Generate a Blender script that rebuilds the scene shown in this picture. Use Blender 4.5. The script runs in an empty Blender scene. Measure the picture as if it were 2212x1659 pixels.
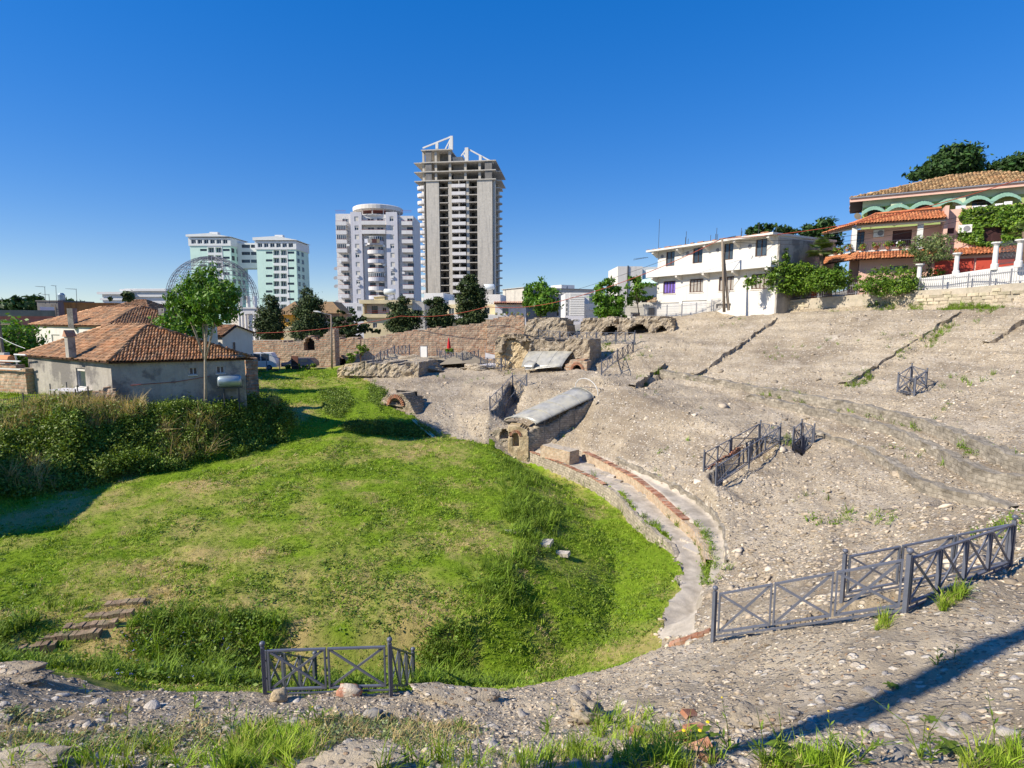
import bpy, math, random
import numpy as np
from mathutils import Vector, Matrix
from mathutils.geometry import delaunay_2d_cdt
random.seed(7); RNG = np.random.default_rng(11)
SC = bpy.context.scene; COL = SC.collection
R = math.radians
# ------------------------------------------------------------------ camera, light
F, PW, PH, HOR = 1200.0, 2212.0, 1659.0, 690.0
PITCH = math.atan((PH/2-HOR)/F)
cam = bpy.data.cameras.new('camera'); cam_o = bpy.data.objects.new('camera', cam); COL.objects.link(cam_o)
cam.sensor_width = 36.0; cam.lens = 36.0*F/PW; cam.clip_start = 0.1; cam.clip_end = 9000
cam_o.location = (0, 0, 0); cam_o.rotation_euler = (R(90)-PITCH, 0, 0)
SC.camera = cam_o
SUN_EL = R(38.0); SX, SY = -0.927, -0.375          # horizontal direction towards the sun
w = bpy.data.worlds.new('World'); SC.world = w; w.use_nodes = True
nt = w.node_tree; nt.nodes.clear()
sky = nt.nodes.new('ShaderNodeTexSky'); sky.sky_type = 'NISHITA'; sky.sun_disc = False
sky.sun_elevation = SUN_EL; sky.sun_rotation = math.atan2(SX, SY)
sky.altitude = 0; sky.air_density = 1.0; sky.dust_density = 0.0; sky.ozone_density = 8.0
bg = nt.nodes.new('ShaderNodeBackground'); bg.inputs['Strength'].default_value = 0.15
hs = nt.nodes.new('ShaderNodeHueSaturation'); hs.inputs['Saturation'].default_value = 1.8; hs.inputs['Value'].default_value = 1.58; hs.inputs['Hue'].default_value = 0.521
gm = nt.nodes.new('ShaderNodeGamma'); gm.inputs['Gamma'].default_value = 0.5
out = nt.nodes.new('ShaderNodeOutputWorld')
nt.links.new(sky.outputs[0], gm.inputs['Color']); nt.links.new(gm.outputs[0], hs.inputs['Color']); nt.links.new(hs.outputs[0], bg.inputs['Color']); nt.links.new(bg.outputs[0], out.inputs['Surface'])
sl = bpy.data.lights.new('sun', 'SUN'); sl.energy = 5.0; sl.angle = R(0.53); sl.color = (1.0, 0.91, 0.77)
sun = bpy.data.objects.new('sun', sl); COL.objects.link(sun)
sun.rotation_euler = Vector((SX*math.cos(SUN_EL), SY*math.cos(SUN_EL), math.sin(SUN_EL))).to_track_quat('Z', 'Y').to_euler()
SC.view_settings.view_transform = 'Standard'; SC.view_settings.look = 'None'
SC.view_settings.exposure = 0.5; SC.view_settings.gamma = 1.0; SC.view_settings.use_curve_mapping = False
SC.render.engine = 'CYCLES'; SC.cycles.max_bounces = 6; SC.cycles.transparent_max_bounces = 8
# ------------------------------------------------------------------ surveying: photo bearings to metres
cP, sP = math.cos(PITCH), math.sin(PITCH)
def ray(u, v):
    x = (u-PW/2)/F; y = -(v-PH/2)/F
    Y = cP+y*sP
    return x/Y, (-sP+y*cP)/Y
def at(u, v, Y):
    a, b = ray(u, v); return Vector((a*Y, Y, b*Y))
def atz(u, v, Z):
    a, b = ray(u, v); Y = Z/b; return Vector((a*Y, Y, Z))
KF = 3470/2212
def zc(x0, y0, x1, zw):                           # a measured crop -> bearings
    k = (x1-x0)/zw
    return lambda zx, zy: ((x0+zx*k)/KF, (y0+zy*k)/KF)
# ------------------------------------------------------------------ noise (vectorised)
def _h(ix, iy, s):
    n = (ix.astype(np.int64)*374761393 + iy.astype(np.int64)*668265263 + s*1442695041) & 0xffffffff
    n = ((n ^ (n >> 13))*1274126177) & 0xffffffff
    return ((n ^ (n >> 16)) & 0xffff)/65535.0
def vnoise(x, y, s=0):
    x = np.asarray(x, float); y = np.asarray(y, float)
    ix = np.floor(x); iy = np.floor(y); fx = x-ix; fy = y-iy
    fx = fx*fx*(3-2*fx); fy = fy*fy*(3-2*fy)
    a = _h(ix, iy, s); b = _h(ix+1, iy, s); c = _h(ix, iy+1, s); d = _h(ix+1, iy+1, s)
    return (a+(b-a)*fx)*(1-fy)+(c+(d-c)*fx)*fy - 0.5
def fbm(x, y, o=4, s=0, g=0.5):
    r = 0; a = 1.0
    for i in range(o):
        r = r+a*vnoise(np.asarray(x)*2**i+i*7.3, np.asarray(y)*2**i-i*3.1, s+i*17); a *= g
    return r
def cells(x, y, s=0):                             # worley: distance to nearest, id
    ix = np.floor(x); iy = np.floor(y); best = np.full(x.shape, 9.0); bid = np.zeros(x.shape)
    for dx in (-1, 0, 1):
        for dy in (-1, 0, 1):
            cx = ix+dx; cy = iy+dy
            px = cx+_h(cx, cy, s); py = cy+_h(cx, cy, s+5)
            d = np.hypot(x-px, y-py); m = d < best
            best = np.where(m, d, best); bid = np.where(m, _h(cx, cy, s+9), bid)
    return best, bid
def in_poly(x, y, poly):
    r = np.zeros(np.shape(x), bool); n = len(poly)
    for i in range(n):
        x0, y0 = poly[i][0], poly[i][1]; x1, y1 = poly[(i+1) % n][0], poly[(i+1) % n][1]
        if y0 == y1: continue
        c = ((y0 > y) != (y1 > y)) & (x < (x1-x0)*(y-y0)/(y1-y0)+x0)
        r ^= c
    return r
# ------------------------------------------------------------------ objects
def tag(o, label=None, cat=None, group=None, kind=None):
    if label: o['label'] = label
    if cat: o['category'] = cat
    if group: o['group'] = group
    if kind: o['kind'] = kind
    return o
def thing(name, label, cat, loc=(0, 0, 0), group=None):
    o = bpy.data.objects.new(name, None); COL.objects.link(o); o.location = loc; o.empty_display_size = 0.2
    return tag(o, label, cat, group)
def rootloc(p):
    l = Vector((0, 0, 0))
    while p is not None: l += p.location; p = p.parent
    return l
class MB:
    def __init__(s): s.v = []; s.f = []; s.uv = None
    def add(s, vs, fs):
        n = len(s.v); s.v += [tuple(q) for q in vs]; s.f += [tuple(i+n for i in f) for f in fs]
    def box(s, o, ax, ay, az):
        o, ax, ay, az = Vector(o), Vector(ax), Vector(ay), Vector(az)
        p = [o, o+ax, o+ax+ay, o+ay]; p += [q+az for q in p]
        s.add(p, [(3, 2, 1, 0), (4, 5, 6, 7), (0, 1, 5, 4), (1, 2, 6, 5), (2, 3, 7, 6), (3, 0, 4, 7)])
    def cbox(s, c, sx, sy, sz, rz=0.0):           # centred on its base
        ca, sa = math.cos(rz), math.sin(rz); X = Vector((ca, sa, 0))*sx; Y = Vector((-sa, ca, 0))*sy
        s.box(Vector(c)-X/2-Y/2, X, Y, (0, 0, sz))
    def bar(s, a, b, w, h=None, up=(0, 0, 1)):
        a, b = Vector(a), Vector(b); h = h or w; d = (b-a)
        if d.length < 1e-6: return
        x = d.cross(Vector(up))
        if x.length < 1e-4: x = Vector((1, 0, 0))
        x.normalize(); y = x.cross(d).normalized()
        s.box(a-x*w/2-y*h/2, x*w, y*h, d)
    def tube(s, pts, r, n=7, cap=True):
        pts = [Vector(p) for p in pts]; rs = r if isinstance(r, (list, tuple)) else [r]*len(pts)
        b = len(s.v)
        for i, p in enumerate(pts):
            d = (pts[min(i+1, len(pts)-1)]-pts[max(i-1, 0)]).normalized()
            x = d.cross(Vector((0.03, 1, 0.02))); 
            if x.length < .05: x = d.cross(Vector((1, 0, 0)))
            x.normalize(); y = d.cross(x)
            for k in range(n):
                a = 2*math.pi*k/n; s.v.append(tuple(p+(x*math.cos(a)+y*math.sin(a))*rs[i]))
        for i in range(len(pts)-1):
            for k in range(n):
                k2 = (k+1) % n
                s.f.append((b+i*n+k, b+i*n+k2, b+(i+1)*n+k2, b+(i+1)*n+k))
        if cap:
            s.f.append(tuple(b+k for k in range(n))[::-1]); s.f.append(tuple(b+(len(pts)-1)*n+k for k in range(n)))
    def lathe(s, c, prof, n=10):
        c = Vector(c); b = len(s.v)
        for r, z in prof:
            for k in range(n):
                a = 2*math.pi*k/n; s.v.append((c.x+r*math.cos(a), c.y+r*math.sin(a), c.z+z))
        for i in range(len(prof)-1):
            for k in range(n):
                k2 = (k+1) % n; s.f.append((b+i*n+k, b+i*n+k2, b+(i+1)*n+k2, b+(i+1)*n+k))
        s.f.append(tuple(b+k for k in range(n))[::-1]); s.f.append(tuple(b+(len(prof)-1)*n+k for k in range(n)))
    def prism(s, poly, ext):                      # poly: 3d ring, ext: vector
        ext = Vector(ext); n = len(poly); p = [Vector(q) for q in poly]
        s.add(p+[q+ext for q in p], [tuple(range(n))[::-1], tuple(range(n, 2*n))]+[(i, (i+1) % n, n+(i+1) % n, n+i) for i in range(n)])
    def build(s, name, m, parent=None, smooth=False):
        l = rootloc(parent)
        me = bpy.data.meshes.new(name)
        me.from_pydata([(a[0]-l.x, a[1]-l.y, a[2]-l.z) for a in s.v], [], s.f); me.update()
        if s.uv is not None:
            uvl = me.uv_layers.new(name='UVMap'); arr = np.array(s.uv, dtype=np.float32)
            vi = np.empty(len(me.loops), dtype=np.int32); me.loops.foreach_get('vertex_index', vi)
            uvl.data.foreach_set('uv', arr[vi].ravel())
        if m: me.materials.append(m)
        if smooth: me.polygons.foreach_set('use_smooth', [True]*len(me.polygons))
        o = bpy.data.objects.new(name, me); COL.objects.link(o)
        if parent is not None: o.parent = parent
        return o
def np_mesh(name, v, f, m=None, smooth=False):
    """v (N,3), f (M,k) arrays"""
    v = np.asarray(v, np.float32); f = np.asarray(f, np.int32); k = f.shape[1]
    me = bpy.data.meshes.new(name)
    me.vertices.add(len(v)); me.vertices.foreach_set('co', v.ravel())
    me.loops.add(f.size); me.loops.foreach_set('vertex_index', f.ravel())
    me.polygons.add(len(f)); me.polygons.foreach_set('loop_start', np.arange(0, f.size, k, dtype=np.int32))
    me.polygons.foreach_set('loop_total', np.full(len(f), k, np.int32))
    if smooth: me.polygons.foreach_set('use_smooth', np.ones(len(f), bool))
    me.update(calc_edges=True)
    if m: me.materials.append(m)
    return me
def link(name, me, parent=None, loc=None, rot=None, scale=None):
    o = bpy.data.objects.new(name, me); COL.objects.link(o)
    if parent is not None: o.parent = parent
    if loc is not None: o.location = Vector(loc)-rootloc(parent)
    if rot is not None: o.rotation_euler = rot
    if scale is not None: o.scale = scale
    return o
# ------------------------------------------------------------------ materials
def M(name, base, var=0.12, scale=3.0, rough=0.85, bump=0.0, bscale=20.0, col2=None, fac2=0.5, scale2=0.6, spec=0.3, metal=0.0,
      per='none', pervar=0.3, col3=None, lo=0.45, hi=0.62, stretch=None, trans=0.0, streak=None):
    m = bpy.data.materials.new(name); m.use_nodes = True; t = m.node_tree; t.nodes.clear(); N = t.nodes.new; L = t.links.new
    o = N('ShaderNodeOutputMaterial'); b = N('ShaderNodeBsdfPrincipled')
    b.inputs['Roughness'].default_value = rough; b.inputs['Metallic'].default_value = metal
    b.inputs['Specular IOR Level'].default_value = spec
    g = N('ShaderNodeNewGeometry'); pos = g.outputs['Position']
    if stretch:
        mp = N('ShaderNodeMapping'); mp.inputs['Scale'].default_value = stretch; L(pos, mp.inputs['Vector']); pos = mp.outputs[0]
    n1 = N('ShaderNodeTexNoise'); n1.inputs['Scale'].default_value = scale; n1.inputs['Detail'].default_value = 6; L(pos, n1.inputs['Vector'])
    cur = None
    def mix(a, bb, fac, typ='MIX'):
        x = N('ShaderNodeMix'); x.data_type = 'RGBA'; x.blend_type = typ
        for sck, val in ((x.inputs[6], a), (x.inputs[7], bb), (x.inputs[0], fac)):
            if hasattr(val, 'links'): L(val, sck)
            elif isinstance(val, (int, float)): sck.default_value = val
            else: sck.default_value = (*val, 1)
        return x.outputs[2]
    def ramp(v, a, bb):
        x = N('ShaderNodeMapRange'); L(v, x.inputs[0]); x.inputs[1].default_value = a; x.inputs[2].default_value = bb; return x.outputs[0]
    lo1 = tuple(c*(1-var) for c in base); hi1 = tuple(min(1, c*(1+var)) for c in base)
    cur = mix(lo1, hi1, ramp(n1.outputs[0], 0.3, 0.7))
    if col2:
        n2 = N('ShaderNodeTexNoise'); n2.inputs['Scale'].default_value = scale2; n2.inputs['Detail'].default_value = 8; n2.inputs['Roughness'].default_value = 0.65; L(pos, n2.inputs['Vector'])
        r2 = ramp(n2.outputs[0], lo, hi); x = N('ShaderNodeMath'); x.operation = 'MULTIPLY'; L(r2, x.inputs[0]); x.inputs[1].default_value = fac2
        cur = mix(cur, col2, x.outputs[0])
    if streak:                                    # rain streaks running down
        mp = N('ShaderNodeMapping'); mp.inputs['Scale'].default_value = (1.3, 1.3, 0.08); L(g.outputs['Position'], mp.inputs['Vector'])
        n4 = N('ShaderNodeTexNoise'); n4.inputs['Scale'].default_value = 1.6; n4.inputs['Detail'].default_value = 7; L(mp.outputs[0], n4.inputs['Vector'])
        x = N('ShaderNodeMath'); x.operation = 'MULTIPLY'; L(ramp(n4.outputs[0], 0.5, 0.72), x.inputs[0]); x.inputs[1].default_value = streak[1]
        cur = mix(cur, streak[0], x.outputs[0])
    if per != 'none':
        if per == 'obj':
            oi = N('ShaderNodeObjectInfo'); rnd = oi.outputs['Random']
        else: rnd = g.outputs['Random Per Island']
        if col3: cur = mix(cur, col3, ramp(rnd, 0.35, 1.0))
        wn = N('ShaderNodeTexWhiteNoise'); wn.noise_dimensions = '1D'; L(rnd, wn.inputs['W'])
        hv = N('ShaderNodeHueSaturation'); L(cur, hv.inputs['Color'])
        mr = N('ShaderNodeMapRange'); L(wn.outputs['Value'], mr.inputs[0]); mr.inputs[3].default_value = 1-pervar; mr.inputs[4].default_value = 1+pervar
        L(mr.outputs[0], hv.inputs['Value']); cur = hv.outputs[0]
    L(cur, b.inputs['Base Color'])
    if bump:
        n3 = N('ShaderNodeTexNoise'); n3.inputs['Scale'].default_value = bscale; n3.inputs['Detail'].default_value = 8; n3.inputs['Roughness'].default_value = 0.65; L(pos, n3.inputs['Vector'])
        bm = N('ShaderNodeBump'); bm.inputs['Strength'].default_value = 1.0; bm.inputs['Distance'].default_value = bump; L(n3.outputs[0], bm.inputs['Height']); L(bm.outputs[0], b.inputs['Normal'])
    if trans:
        tr = N('ShaderNodeBsdfTranslucent'); L(mix(cur, (1.0, 1.0, 0.35), 1.0, 'MULTIPLY'), tr.inputs['Color'])
        ms = N('ShaderNodeMixShader'); ms.inputs[0].default_value = trans; L(b.outputs[0], ms.inputs[1]); L(tr.outputs[0], ms.inputs[2]); L(ms.outputs[0], o.inputs['Surface'])
    else: L(b.outputs[0], o.inputs['Surface'])
    return m
def Mbrick(name, c1, c2, mortar, bw, bh, ms=0.02, dirt=(0.16, 0.14, 0.12), dfac=0.6, dscale=0.5, bump=0.03):
    m = bpy.data.materials.new(name); m.use_nodes = True; t = m.node_tree; N = t.nodes.new; L = t.links.new
    b = t.nodes['Principled BSDF']; b.inputs['Roughness'].default_value = 0.9; b.inputs['Specular IOR Level'].default_value = 0.15
    uv = N('ShaderNodeUVMap'); g = N('ShaderNodeNewGeometry')
    nd = N('ShaderNodeTexNoise'); nd.inputs['Scale'].default_value = 1.7; nd.inputs['Detail'].default_value = 5; L(g.outputs['Position'], nd.inputs['Vector'])
    vs = N('ShaderNodeVectorMath'); vs.operation = 'SCALE'; vs.inputs[3].default_value = 0.12; L(nd.outputs['Color'], vs.inputs[0])
    va = N('ShaderNodeVectorMath'); L(uv.outputs[0], va.inputs[0]); L(vs.outputs[0], va.inputs[1])
    br = N('ShaderNodeTexBrick'); L(va.outputs[0], br.inputs['Vector']); br.inputs['Scale'].default_value = 1.0
    br.inputs['Color1'].default_value = (*c1, 1); br.inputs['Color2'].default_value = (*c2, 1); br.inputs['Mortar'].default_value = (*mortar, 1)
    br.inputs['Brick Width'].default_value = bw; br.inputs['Row Height'].default_value = bh; br.inputs['Mortar Size'].default_value = ms; br.inputs['Mortar Smooth'].default_value = 0.3
    n2 = N('ShaderNodeTexNoise'); n2.inputs['Scale'].default_value = dscale; n2.inputs['Detail'].default_value = 9; n2.inputs['Roughness'].default_value = 0.7; L(g.outputs['Position'], n2.inputs['Vector'])
    mr = N('ShaderNodeMapRange'); L(n2.outputs[0], mr.inputs[0]); mr.inputs[1].default_value = 0.42; mr.inputs[2].default_value = 0.68; mr.inputs[4].default_value = dfac
    mx = N('ShaderNodeMix'); mx.data_type = 'RGBA'; L(mr.outputs[0], mx.inputs[0]); L(br.outputs['Color'], mx.inputs[6]); mx.inputs[7].default_value = (*dirt, 1)
    n5 = N('ShaderNodeTexNoise'); n5.inputs['Scale'].default_value = 4.0; n5.inputs['Detail'].default_value = 8; L(g.outputs['Position'], n5.inputs['Vector'])
    hv = N('ShaderNodeHueSaturation'); m5 = N('ShaderNodeMapRange'); L(n5.outputs[0], m5.inputs[0]); m5.inputs[1].default_value = 0.3; m5.inputs[2].default_value = 0.7; m5.inputs[3].default_value = 0.72; m5.inputs[4].default_value = 1.25
    L(m5.outputs[0], hv.inputs['Value']); L(mx.outputs[2], hv.inputs['Color']); L(hv.outputs[0], b.inputs['Base Color'])
    ad = N('ShaderNodeMath'); ad.operation = 'MULTIPLY_ADD'; L(n5.outputs[0], ad.inputs[0]); ad.inputs[1].default_value = 1.2
    iv = N('ShaderNodeMath'); iv.operation = 'SUBTRACT'; iv.inputs[0].default_value = 1.0; L(br.outputs['Fac'], iv.inputs[1]); L(iv.outputs[0], ad.inputs[2])
    bm = N('ShaderNodeBump'); bm.inputs['Distance'].default_value = bump; L(ad.outputs[0], bm.inputs['Height']); L(bm.outputs[0], b.inputs['Normal'])
    return m
def Mglass(name, c=(0.03, 0.04, 0.05), rough=0.08):
    m = bpy.data.materials.new(name); m.use_nodes = True; b = m.node_tree.nodes['Principled BSDF']
    t = m.node_tree; oi = t.nodes.new('ShaderNodeObjectInfo'); hv = t.nodes.new('ShaderNodeHueSaturation'); hv.inputs['Color'].default_value = (*c, 1)
    mr = t.nodes.new('ShaderNodeMapRange'); t.links.new(oi.outputs['Random'], mr.inputs[0]); mr.inputs[3].default_value = 0.5; mr.inputs[4].default_value = 2.2
    t.links.new(mr.outputs[0], hv.inputs['Value']); t.links.new(hv.outputs[0], b.inputs['Base Color'])
    b.inputs['Roughness'].default_value = rough; b.inputs['Specular IOR Level'].default_value = 0.6
    return m
def Mrubble(name):
    m = bpy.data.materials.new(name); m.use_nodes = True; t = m.node_tree; N = t.nodes.new; L = t.links.new
    b = t.nodes['Principled BSDF']; b.inputs['Roughness'].default_value = 0.95; b.inputs['Specular IOR Level'].default_value = 0.1
    g = N('ShaderNodeNewGeometry'); pos = g.outputs['Position']
    def noise(s, d=6, r=0.6):
        n = N('ShaderNodeTexNoise'); n.inputs['Scale'].default_value = s; n.inputs['Detail'].default_value = d; n.inputs['Roughness'].default_value = r; L(pos, n.inputs['Vector']); return n.outputs[0]
    def mr(v, a, bb, c=0, d=1):
        x = N('ShaderNodeMapRange'); L(v, x.inputs[0])
        for i, q in zip((1, 2, 3, 4), (a, bb, c, d)): x.inputs[i].default_value = q
        return x.outputs[0]
    def mix(a, bb, fac):
        x = N('ShaderNodeMix'); x.data_type = 'RGBA'
        for sck, val in ((x.inputs[6], a), (x.inputs[7], bb), (x.inputs[0], fac)):
            if hasattr(val, 'links'): L(val, sck)
            elif isinstance(val, (int, float)): sck.default_value = val
            else: sck.default_value = (*val, 1)
        return x.outputs[2]
    mortar = mix((0.46, 0.385, 0.275), (0.26, 0.21, 0.148), mr(noise(0.16, 9, 0.68), 0.44, 0.6))
    mortar = mix(mortar, (0.54, 0.475, 0.39), mr(noise(0.5, 9, 0.7), 0.56, 0.72))
    mortar = mix(mortar, (0.17, 0.145, 0.115), mr(noise(3.5, 8, 0.7), 0.57, 0.78, 0, 0.6))
    mb_ = N('ShaderNodeMapping'); mb_.inputs['Scale'].default_value = (.12, .12, 2.6); L(pos, mb_.inputs['Vector'])
    nb = N('ShaderNodeTexNoise'); nb.inputs['Scale'].default_value = 1.0; nb.inputs['Detail'].default_value = 7; nb.inputs['Roughness'].default_value = 0.7; L(mb_.outputs[0], nb.inputs['Vector'])
    mortar = mix(mortar, (0.20, 0.165, 0.125), mr(nb.outputs[0], 0.5, 0.66, 0, .7)); mortar = mix(mortar, (0.52, 0.45, 0.35), mr(nb.outputs[0], 0.46, 0.34, 0, .6))
    def stones(scale, keep, cols):
        v = N('ShaderNodeTexVoronoi'); v.inputs['Scale'].default_value = scale; v.inputs['Randomness'].default_value = 1.0
        mp = N('ShaderNodeMapping'); mp.inputs['Scale'].default_value = (.75, 1.25, 1.5); mp.inputs['Rotation'].default_value = (.5, -.5, .3); L(pos, mp.inputs['Vector']); L(mp.outputs[0], v.inputs['Vector'])
        wn = N('ShaderNodeSeparateColor'); L(v.outputs['Color'], wn.inputs[0])
        k = N('ShaderNodeMath'); k.operation = 'GREATER_THAN'; L(wn.outputs[0], k.inputs[0]); k.inputs[1].default_value = keep
        d = mr(v.outputs['Distance'], 0.30, 0.42, 1, 0)
        f = N('ShaderNodeMath'); f.operation = 'MULTIPLY'; L(k.outputs[0], f.inputs[0]); L(d, f.inputs[1])
        c = mix(cols[0], cols[1], wn.outputs[1]); c = mix(c, cols[2], mr(wn.outputs[2], 0.75, 0.8))
        return f.outputs[0], c
    f1, c1 = stones(5.6, 0.22, ((0.58, 0.50, 0.385), (0.27, 0.22, 0.16), (0.68, 0.61, 0.50)))
    f2, c2 = stones(12.0, 0.25, ((0.56, 0.485, 0.38), (0.22, 0.18, 0.135), (0.40, 0.275, 0.17)))
    cur = mix(mix(mortar, c2, f2), c1, f1)
    L(cur, b.inputs['Base Color'])
    a = N('ShaderNodeMath'); a.operation = 'MULTIPLY_ADD'; L(f1, a.inputs[0]); a.inputs[1].default_value = 1.0; L(noise(24, 7, 0.7), a.inputs[2])
    a2 = N('ShaderNodeMath'); a2.operation = 'MULTIPLY_ADD'; L(f2, a2.inputs[0]); a2.inputs[1].default_value = 0.6; L(a.outputs[0], a2.inputs[2])
    bm = N('ShaderNodeBump'); bm.inputs['Distance'].default_value = 0.04; L(a2.outputs[0], bm.inputs['Height']); L(bm.outputs[0], b.inputs['Normal'])
    return m
def Mgrass(name):
    m = bpy.data.materials.new(name); m.use_nodes = True; t = m.node_tree; N = t.nodes.new; L = t.links.new
    b = t.nodes['Principled BSDF']; b.inputs['Roughness'].default_value = 0.95; b.inputs['Specular IOR Level'].default_value = 0.05
    g = N('ShaderNodeNewGeometry'); at_ = N('ShaderNodeAttribute'); at_.attribute_name = 'dry'
    n = N('ShaderNodeTexNoise'); n.inputs['Scale'].default_value = 7.0; n.inputs['Detail'].default_value = 9; n.inputs['Roughness'].default_value = 0.75; L(g.outputs['Position'], n.inputs['Vector'])
    x = N('ShaderNodeMix'); x.data_type = 'RGBA'; L(n.outputs[0], x.inputs[0]); x.inputs[6].default_value = (0.10, 0.18, 0.010, 1); x.inputs[7].default_value = (0.22, 0.31, 0.025, 1)
    y = N('ShaderNodeMix'); y.data_type = 'RGBA'; L(at_.outputs['Fac'], y.inputs[0]); L(x.outputs[2], y.inputs[6]); y.inputs[7].default_value = (0.42, 0.32, 0.135, 1)
    L(y.outputs[2], b.inputs['Base Color'])
    bm = N('ShaderNodeBump'); bm.inputs['Distance'].default_value = 0.06; L(n.outputs[0], bm.inputs['Height']); L(bm.outputs[0], b.inputs['Normal'])
    return m
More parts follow.
